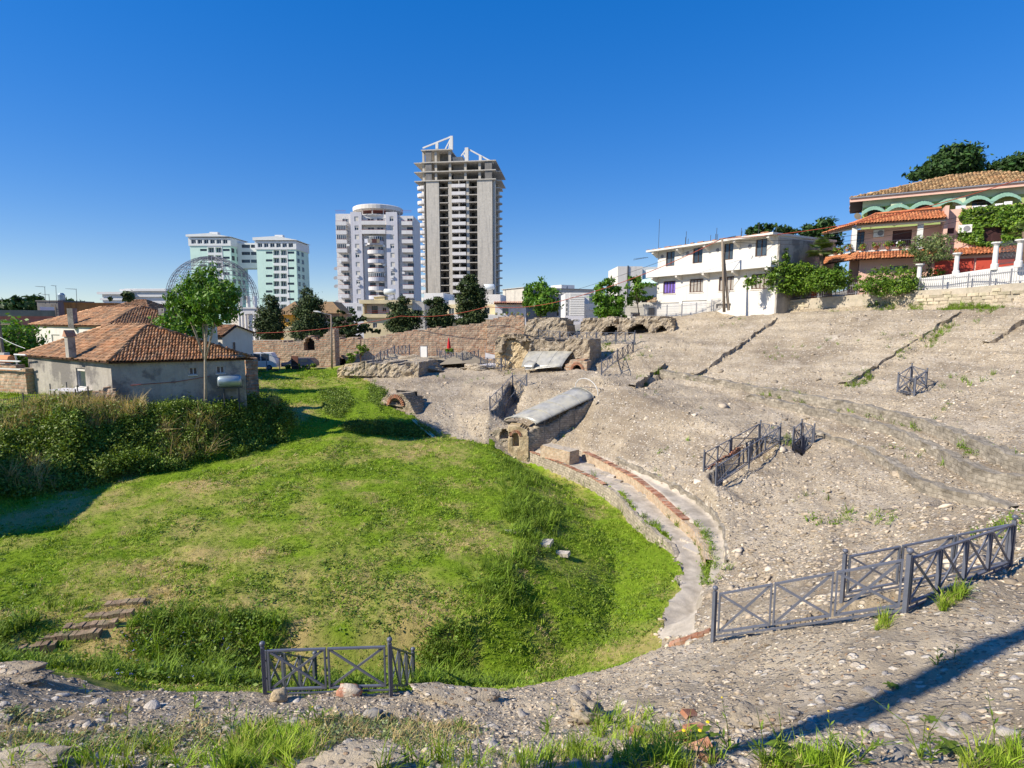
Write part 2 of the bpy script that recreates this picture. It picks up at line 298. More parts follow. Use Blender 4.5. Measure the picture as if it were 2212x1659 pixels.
MT = dict(
    rubble=Mrubble('rubble'), grass=Mgrass('grass_turf'),
    path=M('path_gravel', (0.50, 0.44, 0.355), 0.15, 3, 0.95, 0.03, 30, col2=(0.25, 0.215, 0.165), scale2=0.9, fac2=0.6),
    town=M('town_ground', (0.24, 0.225, 0.2), 0.2, 0.5),
    steel=M('painted_steel', (0.115, 0.125, 0.155), 0.12, 6, 0.42, spec=0.5),
    stone=M('stone', (0.37, 0.33, 0.275), 0.3, 9, 0.9, 0.03, 30, per='obj', pervar=0.3, col3=(0.48, 0.44, 0.385)),
    pebble=M('pebble', (0.35, 0.285, 0.205), 0.25, 14, 0.9, 0.01, 40, per='obj', pervar=0.4, col3=(0.53, 0.455, 0.345)),
    ruin=Mrubble('ruin_masonry'),
    ochre=M('ochre_masonry', (0.50, 0.40, 0.25), 0.25, 5, 0.95, 0.09, 6, col2=(0.33, 0.24, 0.13), scale2=1.4, fac2=0.7),
    brickred=M('brick_red', (0.36, 0.16, 0.09), 0.25, 9, 0.9, 0.02, 30, per='obj', pervar=0.3, col2=(0.42, 0.31, 0.22), scale2=3, fac2=0.6),
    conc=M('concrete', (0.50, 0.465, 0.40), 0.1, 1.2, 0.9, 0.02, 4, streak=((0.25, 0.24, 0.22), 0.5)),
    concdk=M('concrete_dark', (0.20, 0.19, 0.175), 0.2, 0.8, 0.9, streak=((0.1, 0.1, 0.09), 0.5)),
    light=M('plaster_pale', (0.66, 0.64, 0.615), 0.05, 0.6, 0.85, streak=((0.46, 0.45, 0.44), 0.35)),
    lightg=M('plaster_grey', (0.58, 0.57, 0.59), 0.05, 0.6, 0.85, streak=((0.36, 0.36, 0.36), 0.35)),
    white=M('plaster_white', (0.66, 0.63, 0.57), 0.06, 1.0, 0.85, 0.012, 8, streak=((0.50, 0.46, 0.40), 0.5)),
    whitecl=M('paint_white', (0.66, 0.65, 0.615), 0.04, 1.0, 0.7),
    mint=M('plaster_mint', (0.55, 0.74, 0.63), 0.05, 0.5, 0.85, streak=((0.48, 0.63, 0.55), 0.3)),
    mintw=M('plaster_mint_white', (0.68, 0.70, 0.67), 0.05, 0.5, 0.85),
    cream=M('plaster_cream', (0.67, 0.56, 0.33), 0.08, 1.0, 0.88, streak=((0.46, 0.39, 0.27), 0.5)),
    yellow=M('plaster_yellow', (0.72, 0.41, 0.07), 0.08, 1.0, 0.88),
    pink=M('plaster_pink', (0.66, 0.42, 0.335), 0.05, 1.0, 0.85, streak=((0.6, 0.36, 0.28), 0.3)),
    pinkold=M('plaster_old_pink', (0.42, 0.16, 0.15), 0.15, 1.0, 0.88, streak=((0.22, 0.12, 0.11), 0.6)),
    green=M('plaster_green', (0.29, 0.37, 0.13), 0.06, 1.0, 0.85),
    greenpale=M('plaster_pale_green', (0.48, 0.52, 0.38), 0.06, 1.0, 0.85),
    awn=M('awning_green', (0.20, 0.36, 0.28), 0.12, 3, 0.7),
    ochrewall=M('plaster_ochre', (0.35, 0.19, 0.06), 0.15, 0.8, 0.9, streak=((0.14, 0.08, 0.04), 0.6)),
    render=M('cement_render', (0.40, 0.365, 0.31), 0.12, 2.0, 0.92, 0.04, 6, col2=(0.18, 0.165, 0.15), scale2=0.5, fac2=0.9, lo=.47, hi=.55, streak=((0.20, 0.185, 0.165), 0.5)),
    tile=M('roof_tile', (0.40, 0.185, 0.085), 0.25, 5, 0.85, per='obj', pervar=0.38, col3=(0.47, 0.27, 0.145), col2=(0.15, 0.12, 0.085), scale2=1.2, fac2=0.8, lo=0.48, hi=0.66),
    tileI=M('roof_tile_run', (0.36, 0.175, 0.085), 0.25, 5, 0.85, per='isl', pervar=0.38, col3=(0.43, 0.26, 0.145), col2=(0.12, 0.10, 0.075), scale2=0.9, fac2=0.85, lo=0.44, hi=0.64),
    tilebrown=M('roof_tile_brown', (0.33, 0.195, 0.095), 0.3, 5, 0.9, per='isl', pervar=0.4, col3=(0.42, 0.29, 0.15), col2=(0.13, 0.11, 0.075), scale2=0.8, fac2=0.8, lo=0.46, hi=0.64),
    tilered=M('roof_tile_red', (0.45, 0.15, 0.06), 0.2, 5, 0.75, per='obj', pervar=0.25, col3=(0.50, 0.21, 0.09), col2=(0.26, 0.11, 0.06), scale2=2.0, fac2=0.6),
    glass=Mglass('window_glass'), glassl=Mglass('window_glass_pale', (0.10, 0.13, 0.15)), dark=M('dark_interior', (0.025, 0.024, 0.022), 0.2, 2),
    shutter=M('roller_shutter', (0.62, 0.58, 0.50), 0.05, 2, 0.6), brownsh=M('brown_shutter', (0.075, 0.03, 0.028), 0.1, 3, 0.6),
    wood=M('dark_wood', (0.085, 0.04, 0.025), 0.2, 6, 0.6), pole=M('pole_wood', (0.25, 0.20, 0.15), 0.2, 4, 0.9, stretch=(6, 6, 0.6)),
    reddoor=M('paint_red', (0.42, 0.055, 0.03), 0.06, 2, 0.6), redcloth=M('cloth_red', (0.50, 0.02, 0.025), 0.1, 4, 0.8),
    curtain=M('curtain_violet', (0.16, 0.11, 0.40), 0.3, 7, 0.9, stretch=(5, 5, 0.3)), curtaing=M('curtain_grey', (0.33, 0.31, 0.28), 0.25, 7, 0.9, stretch=(5, 5, 0.3)),
    iron=M('wrought_iron', (0.05, 0.055, 0.065), 0.1, 4, 0.5, spec=0.5), cable=M('cable', (0.03, 0.028, 0.028), 0.1, 4, 0.6), cablered=M('cable_red', (0.33, 0.06, 0.03), 0.1, 4, 0.6),
    picket=M('fence_grey', (0.20, 0.205, 0.225), 0.08, 4, 0.5, spec=0.4),
    tank=M('tank_steel', (0.33, 0.40, 0.43), 0.1, 3, 0.35, metal=0.5), tankw=M('tank_white', (0.62, 0.66, 0.66), 0.05, 3, 0.4),
    poly=M('polycarbonate', (0.34, 0.33, 0.29), 0.22, 1.5, 0.26, spec=0.6, col2=(0.46, 0.43, 0.33), scale2=0.8, fac2=0.7, stretch=(1.5, 1.5, 0.7)),
    brownw=M('plaster_brown', (0.30, 0.215, 0.165), 0.12, 1.0, 0.9), canvas=M('canvas_tan', (0.24, 0.205, 0.15), 0.1, 3, 0.9), chute=M('chute_green', (0.30, 0.48, 0.38), 0.08, 4, 0.5),
    bark=M('bark', (0.16, 0.125, 0.09), 0.3, 9, 0.95, 0.02, 25), barkp=M('bark_pale', (0.36, 0.30, 0.225), 0.2, 6, 0.95, 0.01, 25),
    straw=M('straw', (0.55, 0.43, 0.21), 0.2, 5, 0.9, per='obj', pervar=0.3, trans=0.25),
    blade=M('grass_blade', (0.235, 0.365, 0.024), 0.3, 1.2, 0.7, per='obj', pervar=0.35, col3=(0.335, 0.415, 0.05), trans=0.3),
    bladedk=M('grass_blade_dark', (0.18, 0.29, 0.025), 0.3, 1.2, 0.7, per='obj', pervar=0.35, col3=(0.21, 0.29, 0.035), trans=0.3),
    lf_bramble=M('leaf_bramble', (0.135, 0.21, 0.025), 0.35, 1.0, 0.5, per='isl', pervar=0.5, col3=(0.22, 0.29, 0.04), trans=0.25),
    lf_weed=M('leaf_weed', (0.13, 0.22, 0.022), 0.3, 1.0, 0.55, per='isl', pervar=0.4, col3=(0.22, 0.30, 0.04), trans=0.3),
    lf_bright=M('leaf_bright', (0.085, 0.20, 0.018), 0.25, 0.8, 0.5, per='isl', pervar=0.4, col3=(0.18, 0.31, 0.035), trans=0.3),
    lf_ivy=M('leaf_ivy', (0.075, 0.16, 0.013), 0.3, 0.8, 0.45, per='isl', pervar=0.45, col3=(0.20, 0.30, 0.03), trans=0.22),
    lf_pine=M('leaf_conifer', (0.03, 0.058, 0.016), 0.3, 0.5, 0.7, per='isl', pervar=0.45, col3=(0.085, 0.11, 0.028), trans=0.1),
    lf_dark=M('leaf_dark', (0.028, 0.07, 0.015), 0.3, 0.5, 0.6, per='isl', pervar=0.45, col3=(0.055, 0.11, 0.022), trans=0.15),
    lf_loquat=M('leaf_loquat', (0.10, 0.15, 0.04), 0.3, 1.0, 0.4, per='isl', pervar=0.4, col3=(0.28, 0.32, 0.13), trans=0.15),
    lf_palm=M('leaf_palm', (0.09, 0.15, 0.03), 0.25, 1.5, 0.5, per='isl', pervar=0.35, col3=(0.16, 0.2, 0.05), trans=0.2),
    fl_red=M('flower_red', (0.55, 0.06, 0.08), 0.2, 9), fl_yel=M('flower_yellow', (0.8, 0.6, 0.02), 0.1, 9), fl_blue=M('flower_blue', (0.25, 0.25, 0.65), 0.1, 9),
    carblue=M('car_paint_blue', (0.03, 0.045, 0.09), 0.05, 2, 0.25, spec=0.6), vanwhite=M('van_paint_white', (0.72, 0.74, 0.76), 0.03, 2, 0.3, spec=0.5), rubber=M('rubber', (0.02, 0.02, 0.02), 0.1, 4, 0.8),
    navy=M('tarpaulin_navy', (0.03, 0.04, 0.065), 0.15, 2, 0.7), rust=M('rusty_panel', (0.10, 0.04, 0.028), 0.2, 2, 0.8), solar=M('solar_dark', (0.02, 0.03, 0.05), 0.1, 2, 0.2),
    acw=M('ac_white', (0.70, 0.69, 0.66), 0.04, 4, 0.5), dish=M('dish_grey', (0.22, 0.22, 0.23), 0.1, 4, 0.5), orange=M('cloth_orange', (0.75, 0.30, 0.02), 0.1, 4),
    paint_w=M('cloth_white', (0.76, 0.76, 0.78), 0.04, 4, 0.8), pipe=M('pvc_pipe', (0.66, 0.66, 0.63), 0.05, 4, 0.5), skin=M('skin', (0.5, 0.3, 0.22), 0.05, 4),
    brickw=Mbrick('old_brick', (0.46, 0.24, 0.14), (0.54, 0.39, 0.26), (0.44, 0.37, 0.27), 0.8, 0.26, 0.05, dirt=(0.36, 0.285, 0.21), dfac=0.55),
    brickchunk=M('brick_and_mortar', (0.52, 0.45, 0.36), 0.2, 6, 0.95, 0.03, 20, col2=(0.40, 0.17, 0.10), scale2=5.0, fac2=0.9, lo=.48, hi=.53),
    earthbrick=M('weathered_brick', (0.27, 0.19, 0.125), 0.3, 7, 0.95, 0.03, 20, per='obj', pervar=0.25, col2=(0.20, 0.19, 0.10), scale2=2.5, fac2=0.7),
    stepstone=Mbrick('step_stone', (0.27, 0.24, 0.19), (0.40, 0.355, 0.28), (0.32, 0.28, 0.22), 0.38, 0.2, 0.03, dirt=(0.17, 0.15, 0.12), dfac=0.8, dscale=1.1, bump=0.06),
    brickp=Mbrick('podium_brick', (0.50, 0.33, 0.19), (0.55, 0.42, 0.27), (0.46, 0.40, 0.31), 0.34, 0.10, 0.02, dirt=(0.40, 0.33, 0.25), dfac=0.6, dscale=1.0),
    rubblewall=Mbrick('rubble_stone', (0.40, 0.35, 0.27), (0.50, 0.43, 0.33), (0.36, 0.31, 0.24), 0.30, 0.17, 0.025, dirt=(0.22, 0.19, 0.15), dfac=0.7, dscale=1.2, bump=0.05),
)
# ------------------------------------------------------------------ terrain: surveyed break lines -> triangulated -> fine grid
LINES = []; PTS = []
def U(u, v, Y): return tuple(at(u, v, Y))
def UZ(u, v, Z): return tuple(atz(u, v, Z))
def line(*p): LINES.append(list(p)); return list(p)
def pts(*p): PTS.extend(p)
ACX, ACY = -9.0, 31.0                                  # middle of the arena
def inward(p, d, dz):
    x, y, z = p; q = Vector((ACX-x, ACY-y)).normalized(); return (x+q.x*d, y+q.y*d, z+dz)
# the bank under the camera
line((-60, -6, -4.2), (-9, -4, -3.9), (0, -4, -3.6), (9, -4, -3.0), (60, -6, 2))
line((-40, 3, -5.2), (-9, 3, -4.2), (-4, 3, -4.0), (0, 3, -3.85), (3, 3, -3.7), (6, 3, -3.4), (10, 3.2, -2.9), (16, 4, -2.0), (40, 6, 4))
line(U(0, 1660, 5.5), U(500, 1660, 5.4), U(1000, 1657, 5.4), U(1500, 1657, 5.35), U(1700, 1650, 5.4), U(2212, 1655, 5.05))
pts(U(0, 1560, 7.5), U(400, 1570, 7.7), U(800, 1572, 7.8), U(1100, 1570, 7.9), U(1350, 1550, 7.9), U(1600, 1530, 7.6), U(1800, 1500, 7.25), U(2100, 1450, 7.2), U(2212, 1330, 9.0))
fA, fB, fC, fD = (4.2, 10.91, -6.66), (6.88, 9.2, -5.12), (10.74, 11.45, -5.34), (7.32, 11.69, -6.2)
gL, gR = (-4.97, 10.38, -7.56), (-2.46, 10.49, -7.54)
brink = line((-40, 7, -5.4), (-20, 8.4, -6.0), U(0, 1448, 9.8), U(60, 1453, 10.0), U(250, 1490, 10.2), U(450, 1500, 10.3), gL, gR, U(960, 1486, 10.8), U(1060, 1497, 11.0), U(1150, 1488, 11.2), U(1290, 1455, 11.3), U(1420, 1407, 11.2), fA)
pts(fB, fC, fD, (8.5, 10.2, -5.1), (14, 12.6, -4.6), (24, 12, -1.5), (45, 15, 3))
pathn = (4.46, 16.4, -10.2)
foot = line((-40, 13, -9.2), (-20, 13.6, -9.3), (-14, 14.2, -9.6), (-9, 14.6, -10.2), (-4, 14.9, -10.8), (0, 15.2, -10.9), (2.5, 15.4, -10.7), (4.4, 15.9, -10.3))
line((-14.2, 15.0, -9.6), (-9, 15.6, -10.3), (-4, 15.8, -11.0), (0, 16.1, -11.0), (1.6, 17.2, -11.05), UZ(1310, 1370, -11.05), UZ(1330, 1290, -11.05), UZ(1325, 1200, -11.05), UZ(1275, 1090, -11.1), UZ(1180, 1030, -11.2))
medge = line((-34, 17, -9.2), UZ(0, 1392, -9.3), UZ(150, 1362, -9.35), UZ(350, 1345, -9.5), UZ(600, 1358, -9.7), UZ(800, 1352, -9.7), UZ(1000, 1332, -9.7), UZ(1085, 1297, -9.6), UZ(1112, 1230, -9.5), UZ(1127, 1150, -9.4), UZ(1128, 1095, -9.3), UZ(1100, 1010, -9.3), UZ(1060, 977, -9.2), UZ(1000, 953, -9.0), UZ(945, 946, -9.0))
pts(UZ(300, 1200, -9.3), UZ(700, 1100, -8.9), UZ(700, 1000, -8.85), UZ(900, 1000, -9.0), UZ(200, 1110, -9.2), UZ(900, 1200, -9.3), UZ(0, 1250, -9.3), UZ(0, 1150, -9.3), UZ(500, 1100, -9.05), UZ(1000, 1080, -9.15), (-45, 27, -9.2))
# podium: path, kerb walls and first steps
PZ = -10.2
pin = [UZ(u, v, PZ) for u, v in ((1145, 975), (1228, 1007), (1290, 1036), (1342, 1069), (1362, 1096), (1391, 1125), (1422, 1151), (1453, 1170), (1468, 1201), (1474, 1262), (1437, 1306), (1431, 1355))]+[pathn]
line(*pin)
drop = [0.95, 0.95, 0.9, 0.85, 0.8, 0.7, 0.6, 0.4, 0.1, 0.05, 0.05, 0.05]
line(*[inward(p, 0.10, -d) for p, d in zip(pin, drop)])
pout = line(*[UZ(u, v, PZ) for u, v in ((1262, 993), (1317, 1020), (1376, 1053), (1422, 1090), (1453, 1121), (1493, 1155), (1523, 1195), (1534, 1232), (1523, 1281), (1502, 1312), (1505, 1349))])
ptop = line(*[inward(p, -0.12, h) for p, h in zip(pout, (.6, .6, .6, .6, .6, .6, .55, .5, .5, .6, .7))])
s2 = [UZ(u, v, -9.62) for u, v in ((1330, 1000), (1388, 1028), (1453, 1058), (1514, 1098), (1545, 1126), (1562, 1160), (1568, 1230))]
line(*s2); line(*[inward(p, -0.10, 0.42) for p in s2])
pts((9.0, 20.3, -9.1), (8.3, 17.2, -8.8), (7.0, 15.2, -8.5))
# seating slope
stA, stF, stT = (10.55, 29.9, -8.4), (10.1, 26.8, -8.45), (14.7, 32.4, -7.2)
pts(stA, stF, stT, (16.4, 30.75, -7.73), U(1800, 1100, 23), U(1700, 1250, 17.2), U(2000, 1100, 19.6), U(1900, 1180, 17.3), U(2212, 1100, 15.9), U(2212, 1165, 13.4),
    U(1975, 990, 26), U(1870, 1000, 27.3), U(1650, 1100, 25.5), U(1350, 950, 38), U(1250, 930, 42.8), U(1380, 860, 42), U(1290, 870, 43), U(1300, 810, 46.5))
pr = [U(1432, 800, 51), U(1540, 818, 46.5), U(1650, 838, 42), U(1760, 856, 38), U(1870, 875, 34), U(2000, 905, 30), U(2100, 940, 26), U(2212, 985, 22), (21.5, 18.5, -5.45), (20.5, 14.5, -5.3)]
line(*pr)
rh = (.35, .4, .45, .5, .55, .6, .65, .7, .6, .3)
pb = line(*[inward(p, 0.18, -h) for p, h in zip(pr, rh)])
line(*[inward(p, 1.25, -h-.05) for p, h in zip(pr, rh)]); line(*[inward(p, 1.42, -h*1.5-.12) for p, h in zip(pr, rh)])
p3 = [p for p in pr[4:9]]; line(*[inward(p, 3.1, -1.35) for p in p3]); line(*[inward(p, 3.3, -1.75) for p in p3])
pts((24.1, 33.0, -4.55), (26.07, 34.73, -4.1), U(1700, 760, 48), U(2000, 760, 40), U(2100, 850, 31.5), U(2212, 800, 33), U(2212, 900, 27), U(1500, 740, 55), (34, 26, -1.5), (30, 19, -3.2))
top = line(U(1420, 690, 66), U(1480, 687, 63), U(1560, 684, 60), U(1700, 676, 55.5), U(1800, 671, 52), U(1900, 669, 49), U(2050, 668, 44.5), U(2212, 666, 39), (44, 29, 0.8), (58, 22, 1.5))
road0 = line(U(1420, 686, 69), U(1480, 682, 66), U(1560, 668, 63.2), U(1640, 663, 61), U(1740, 651, 58), U(1850, 640, 54.5), U(1980, 627, 50.6), U(2100, 620, 46.7), U(2212, 613, 42.6), (48, 31.5, 2.9), (60, 23.5, 3.6))
r0u = [1480, 1560, 1640, 1740, 1850, 1980, 2100, 2212]; r0Y = [65.2, 62.2, 60, 57, 53.5, 49.6, 45.7, 41.6]
Yr = lambda u: float(np.interp(u, r0u, r0Y)) if u >= 1480 else 65.2+(1480-u)*.06
line(*[(lambda q: (q[0], q[1], q[2]-.4))(U(u, v, Yr(u)-.75)) for u, v in ((1560, 681), (1600, 677), (1640, 673.5), (1724, 670), (1796, 664.5), (1850, 664), (1985, 664), (2092, 661.5), (2184, 658.5), (2240, 656))])
pts(U(1415, 684, 74), U(1700, 660, 66), U(1850, 638, 60), U(2212, 600, 56), (60, 60, 5), (90, 40, 6), U(2100, 560, 85), (50, 100, 3), (100, 100, 6), U(1300, 690, 100))
# upper ruins and terraces at the far end
line(U(1163, 733, 66), U(1232, 737, 63), U(1300, 740, 59.5), U(1370, 743, 56)); line(U(1160, 744, 65.4), U(1228, 752, 62.3), U(1296, 757, 58.7), U(1372, 766, 54.5))
pts(U(1300, 722, 66), U(1420, 715, 62), U(1180, 728, 71), U(1240, 796, 55), U(1200, 806, 53), U(1130, 800, 58), U(1100, 800, 59), (-1.8, 44.04, -7.3), (-.33, 48.98, -6.3), U(980, 900, 45), U(900, 850, 50), U(1000, 830, 53), U(1100, 870, 47), U(905, 803, 58.5), U(1000, 800, 60), U(780, 806, 60))
pts((-10.5, 74, -5.6), (-1, 64, -5.4), (-15, 66, -4.8), (2, 74, -5.2), (-8, 70, -5.4), (-20, 64, -5.9))
line(U(735, 805, 62), U(790, 821, 57), U(850, 880, 47), U(900, 905, 43.6), U(940, 941, 42.6), U(1050, 962, 42), U(1130, 1002, 42.2))
pts(U(560, 810, 60), U(690, 801, 63.5), (-30, 66, -6), (-24, 71, -6.1), (-6, 78, -5.9), (4, 80, -5))
# ramp and trench
line(U(745, 917, 41.2), U(790, 909, 42.2), U(850, 904, 42.8), U(893, 902, 43.2)); line(U(752, 932, 40.6), U(800, 938, 41.4), U(860, 944, 41.9), U(935, 948, 42.0))
pts(U(700, 900, 43.5), U(760, 870, 47), U(690, 845, 52), U(780, 840, 53), U(610, 900, 42.6), U(600, 850, 49), U(650, 925, 40.5))
# house terrace and overgrown bank
line((-60, 33, -5.6), (-45, 33, -5.7), (-36, 32.6, -5.8), (-30, 33.0, -5.9), (-26, 33.6, -6.0), (-20, 37, -6.2), (-17.9, 40.6, -6.6))
line((-60, 26, -9.3), UZ(-60, 1100, -9.2), UZ(0, 1085, -9.2), UZ(130, 1060, -9.2), UZ(250, 1032, -9.2), UZ(400, 1005, -9.1), UZ(500, 985, -9.0), UZ(590, 960, -8.8))
pts((-26, 36.5, -5.7), (-18.8, 39.5, -5.95), (-37, 42.4, -5.6), (-45, 50, -5.8), (-60, 60, -6), (-30, 50, -5.9))
for a in range(-90, 91, 6):
    for r_, z0 in ((125, -6.5), (320, -8.0), (6500, -9.0)):
        z = z0+(11 if a > 22 else 11*max(0, (a-2)/20.))*(1 if r_ < 1000 else .3)
        pts((r_*math.sin(R(a)), r_*math.cos(R(a)), z))
# --- triangulate
V2, E2, ZZ = [], [], []
for ln in LINES:
    b = len(V2)
    for p in ln: V2.append(Vector((p[0], p[1]))); ZZ.append(p[2])
    E2 += [(b+i, b+i+1) for i in range(len(ln)-1)]
for p in PTS: V2.append(Vector((p[0], p[1]))); ZZ.append(p[2])
ov, oe, of, ovo, _, _ = delaunay_2d_cdt(V2, E2, [], 0, 1e-4)
tx = np.array([[q.x, q.y] for q in ov]); tz = np.zeros(len(ov)); srcp = np.array([[q.x, q.y] for q in V2]); ZZ = np.array(ZZ)
for i, src in enumerate(ovo):
    if len(src): tz[i] = ZZ[src[0]]
    else:
        d = np.hypot(*(srcp-tx[i]).T); k = np.argsort(d)[:2]; wgt = 1/(d[k]+1e-6); tz[i] = (ZZ[k]*wgt).sum()/wgt.sum()
TH = np.concatenate([np.linspace(-100, -47, 60)[:-1], np.arange(-47, 47.01, 0.2), np.linspace(47, 100, 60)[1:]])*math.pi/180
RR = np.concatenate([2.0*1.0075**np.arange(0, 560), np.geomspace(132, 6000, 40)[1:]])
RR = RR[np.concatenate([[True], np.diff(RR) > 0])]; RR = np.sort(RR)
GX = RR[:, None]*np.sin(TH)[None]; GY = RR[:, None]*np.cos(TH)[None]
gx, gy = GX.ravel(), GY.ravel(); GZ = np.full(gx.shape, np.nan)
for t in of:
    (x0, y0), (x1, y1), (x2, y2) = tx[list(t)]; z0, z1, z2 = tz[list(t)]
    m = np.nonzero((gx >= min(x0, x1, x2)) & (gx <= max(x0, x1, x2)) & (gy >= min(y0, y1, y2)) & (gy <= max(y0, y1, y2)))[0]
    if not len(m): continue
    px, py = gx[m], gy[m]; dt = (y1-y2)*(x0-x2)+(x2-x1)*(y0-y2)
    if abs(dt) < 1e-9: continue
    a = ((y1-y2)*(px-x2)+(x2-x1)*(py-y2))/dt; b = ((y2-y0)*(px-x2)+(x0-x2)*(py-y2))/dt; c = 1-a-b
    k = (a >= -1e-6) & (b >= -1e-6) & (c >= -1e-6); GZ[m[k]] = (a*z0+b*z1+c*z2)[k]
GZ = np.where(np.isnan(GZ), -6.0, GZ).reshape(GX.shape)
LR = np.log(RR)
def H(x, y):
    x = np.asarray(x, float); y = np.asarray(y, float)
    th = np.arctan2(x, y); lr = np.log(np.maximum(np.hypot(x, y), RR[0]))
    i = np.interp(lr, LR, np.arange(len(LR))); j = np.interp(th, TH, np.arange(len(TH)))
    i0 = np.clip(i.astype(int), 0, len(LR)-2); j0 = np.clip(j.astype(int), 0, len(TH)-2); a = i-i0; b = j-j0
    return (GZ[i0, j0]*(1-b)+GZ[i0, j0+1]*b)*(1-a)+(GZ[i0+1, j0]*(1-b)+GZ[i0+1, j0+1]*b)*a
def h1(x, y): return float(H(np.array([x]), np.array([y]))[0])
def hit(u, v, y0=3.0, y1=140.0):
    a, b = ray(u, v); Y = np.geomspace(y0, y1, 3000); k = np.nonzero(b*Y < H(a*Y, Y))[0]
    i = k[0] if len(k) else -1; y = Y[i]; return Vector((a*y, y, h1(a*y, y)))
# smooth the break lines a little, then cut stair channels, pits, and add relief
def blur(z):
    q = z.copy(); q[1:-1, 1:-1] = z[1:-1, 1:-1]*.4+.15*(z[:-2, 1:-1]+z[2:, 1:-1]+z[1:-1, :-2]+z[1:-1, 2:]); return q
GZ = blur(GZ)
grass_poly = [(-80, 9.0), (-20, 9.0)]+[(p[0], p[1]+.25) for p in brink[2:13]]+[(4.0, 13.0), (4.1, 15.4)]+[(p[0], p[1]) for p in pin[::-1]]+[UZ(1130, 1002, -11)[:2]]
for q in ((1050, 962, 42), (940, 941, 42.6), (900, 905, 43.6), (850, 880, 47), (790, 821, 57), (735, 805, 62)): grass_poly.append(U(*q)[:2])
grass_poly += [(-20, 69), (-26, 70.5), (-40, 72), (-90, 75)]
path_poly = [p[:2] for p in pin]+[(5.6, 15.8)]+[p[:2] for p in pout[::-1]]
rub_poly = [(-80, 9.0), (-90, -10), (90, -10), (70, 22)]+[p[:2] for p in road0[::-1]]+[(18, 74), (6, 78), (-6, 76), (-20, 69)]
wob = fbm(gx*1.1, gy*1.1, 4, 3)*0.75; wob2 = fbm(gx*1.1+50, gy*1.1, 4, 8)*0.75
qx, qy = gx+wob, gy+wob2
isg = in_poly(qx, qy, grass_poly); isp = in_poly(gx+wob*.5, gy+wob2*.5, path_poly) | in_poly(gx+wob*.25, gy+wob2*.25, [p[:2] for p in pout[2:10]]+[p[:2] for p in s2[::-1]]); isr = in_poly(gx, gy, rub_poly)
REG = np.where(isp, 1, np.where(isg, 0, np.where(isr, 2, 3))).reshape(GX.shape)
dz = np.zeros(GX.shape)
def seg(p, q, width, depth, wobs=0.25):
    (x0, y0), (x1, y1) = p[:2], q[:2]; dx, dy = x1-x0, y1-y0; l = math.hypot(dx, dy); dx, dy = dx/l, dy/l
    s = (GX-x0)*dx+(GY-y0)*dy; n = (GX-x0)*dy-(GY-y0)*dx+fbm(GX*.9, GY*.9, 3, 4)*wobs      # n>0: right of the line
    f = np.clip(n/0.08, 0, 1)*np.clip((width-n)/(width*.8), 0, 1)*np.clip(s/0.5, 0, 1)*np.clip((l-s)/0.5, 0, 1)
    return -depth*f
for (a, b, wd, dp) in (((1500, 812), (1673, 688), 1.6, .26), ((1823, 832), (2070, 676), 1.7, .3), ((2129, 743), (2240, 672), 1.7, .3), ((1372, 834), (1430, 793), .7, .8), ((1610, 745), (1640, 722), .8, .15)):
    dz += seg(hit(*a), hit(*b), wd, dp)
def pit(poly, depth, soft=None):
    global dz
    pp = [hit(*q) for q in poly]; m = in_poly(GX, GY, pp); dz = np.where(m, dz-depth, dz); return pp
pit([(1528, 1030), (1551, 1050), (1640, 1000), (1688, 960), (1652, 946), (1590, 975)], 0.9)
pit([(1712, 968), (1733, 982), (1754, 962), (1730, 953)], 0.8); pit([(1945, 846), (1972, 854), (1996, 838), (1968, 828)], 0.8)
pit([(1062, 893), (1091, 906), (1136, 838), (1106, 828)], 1.5)
m = in_poly(GX, GY, [(5.0, 11.1), (6.9, 9.9), (9.8, 11.3), (7.4, 11.6)]); dz = np.where(m, dz-.22, dz)
GZ += dz
near = np.clip(1-GY/60, 0.25, 1)
rel = fbm(GX*.9, GY*.9, 3, 21)*.10+fbm(GX*3.1, GY*3.1, 4, 22)*.11
cd, ci = cells(GX*5.5, GY*5.5, 3); cd2, ci2 = cells(GX*11, GY*11, 7)
rel += np.where(ci > .35, np.clip(.42-cd, 0, .3)*.16*(.4+ci), 0)+np.where(ci2 > .4, np.clip(.42-cd2, 0, .3)*.08, 0)
lump = np.clip(fbm(GX*.55, GY*.55, 2, 40)-.12, 0, 1)*.9*np.clip((11.5-GY)/3, 0, 1)
zb_ = GZ+fbm(GX*.12, GY*.12, 3, 65)*1.5; rel = rel+np.clip(fbm(zb_*1.5, GX*.05+GY*.05, 3, 66), -.25, .25)*.30*np.clip((GY-13)/6, 0, 1); fgk = np.clip((GY-9)/14, 0, 1); rel = rel*(.38+.62*fgk)+np.clip(fbm(GX*.35, GY*.8, 3, 61), -.3, .3)*.25*(1-fgk)
GZ += np.where(REG == 2, rel*1.0+lump*.35, 0)+np.where(REG == 0, fbm(GX*.8, GY*.8, 4, 31)*.14+fbm(GX*4, GY*4, 2, 33)*.05, 0)+np.where(REG == 1, fbm(GX*2, GY*2, 3, 35)*.05, 0)
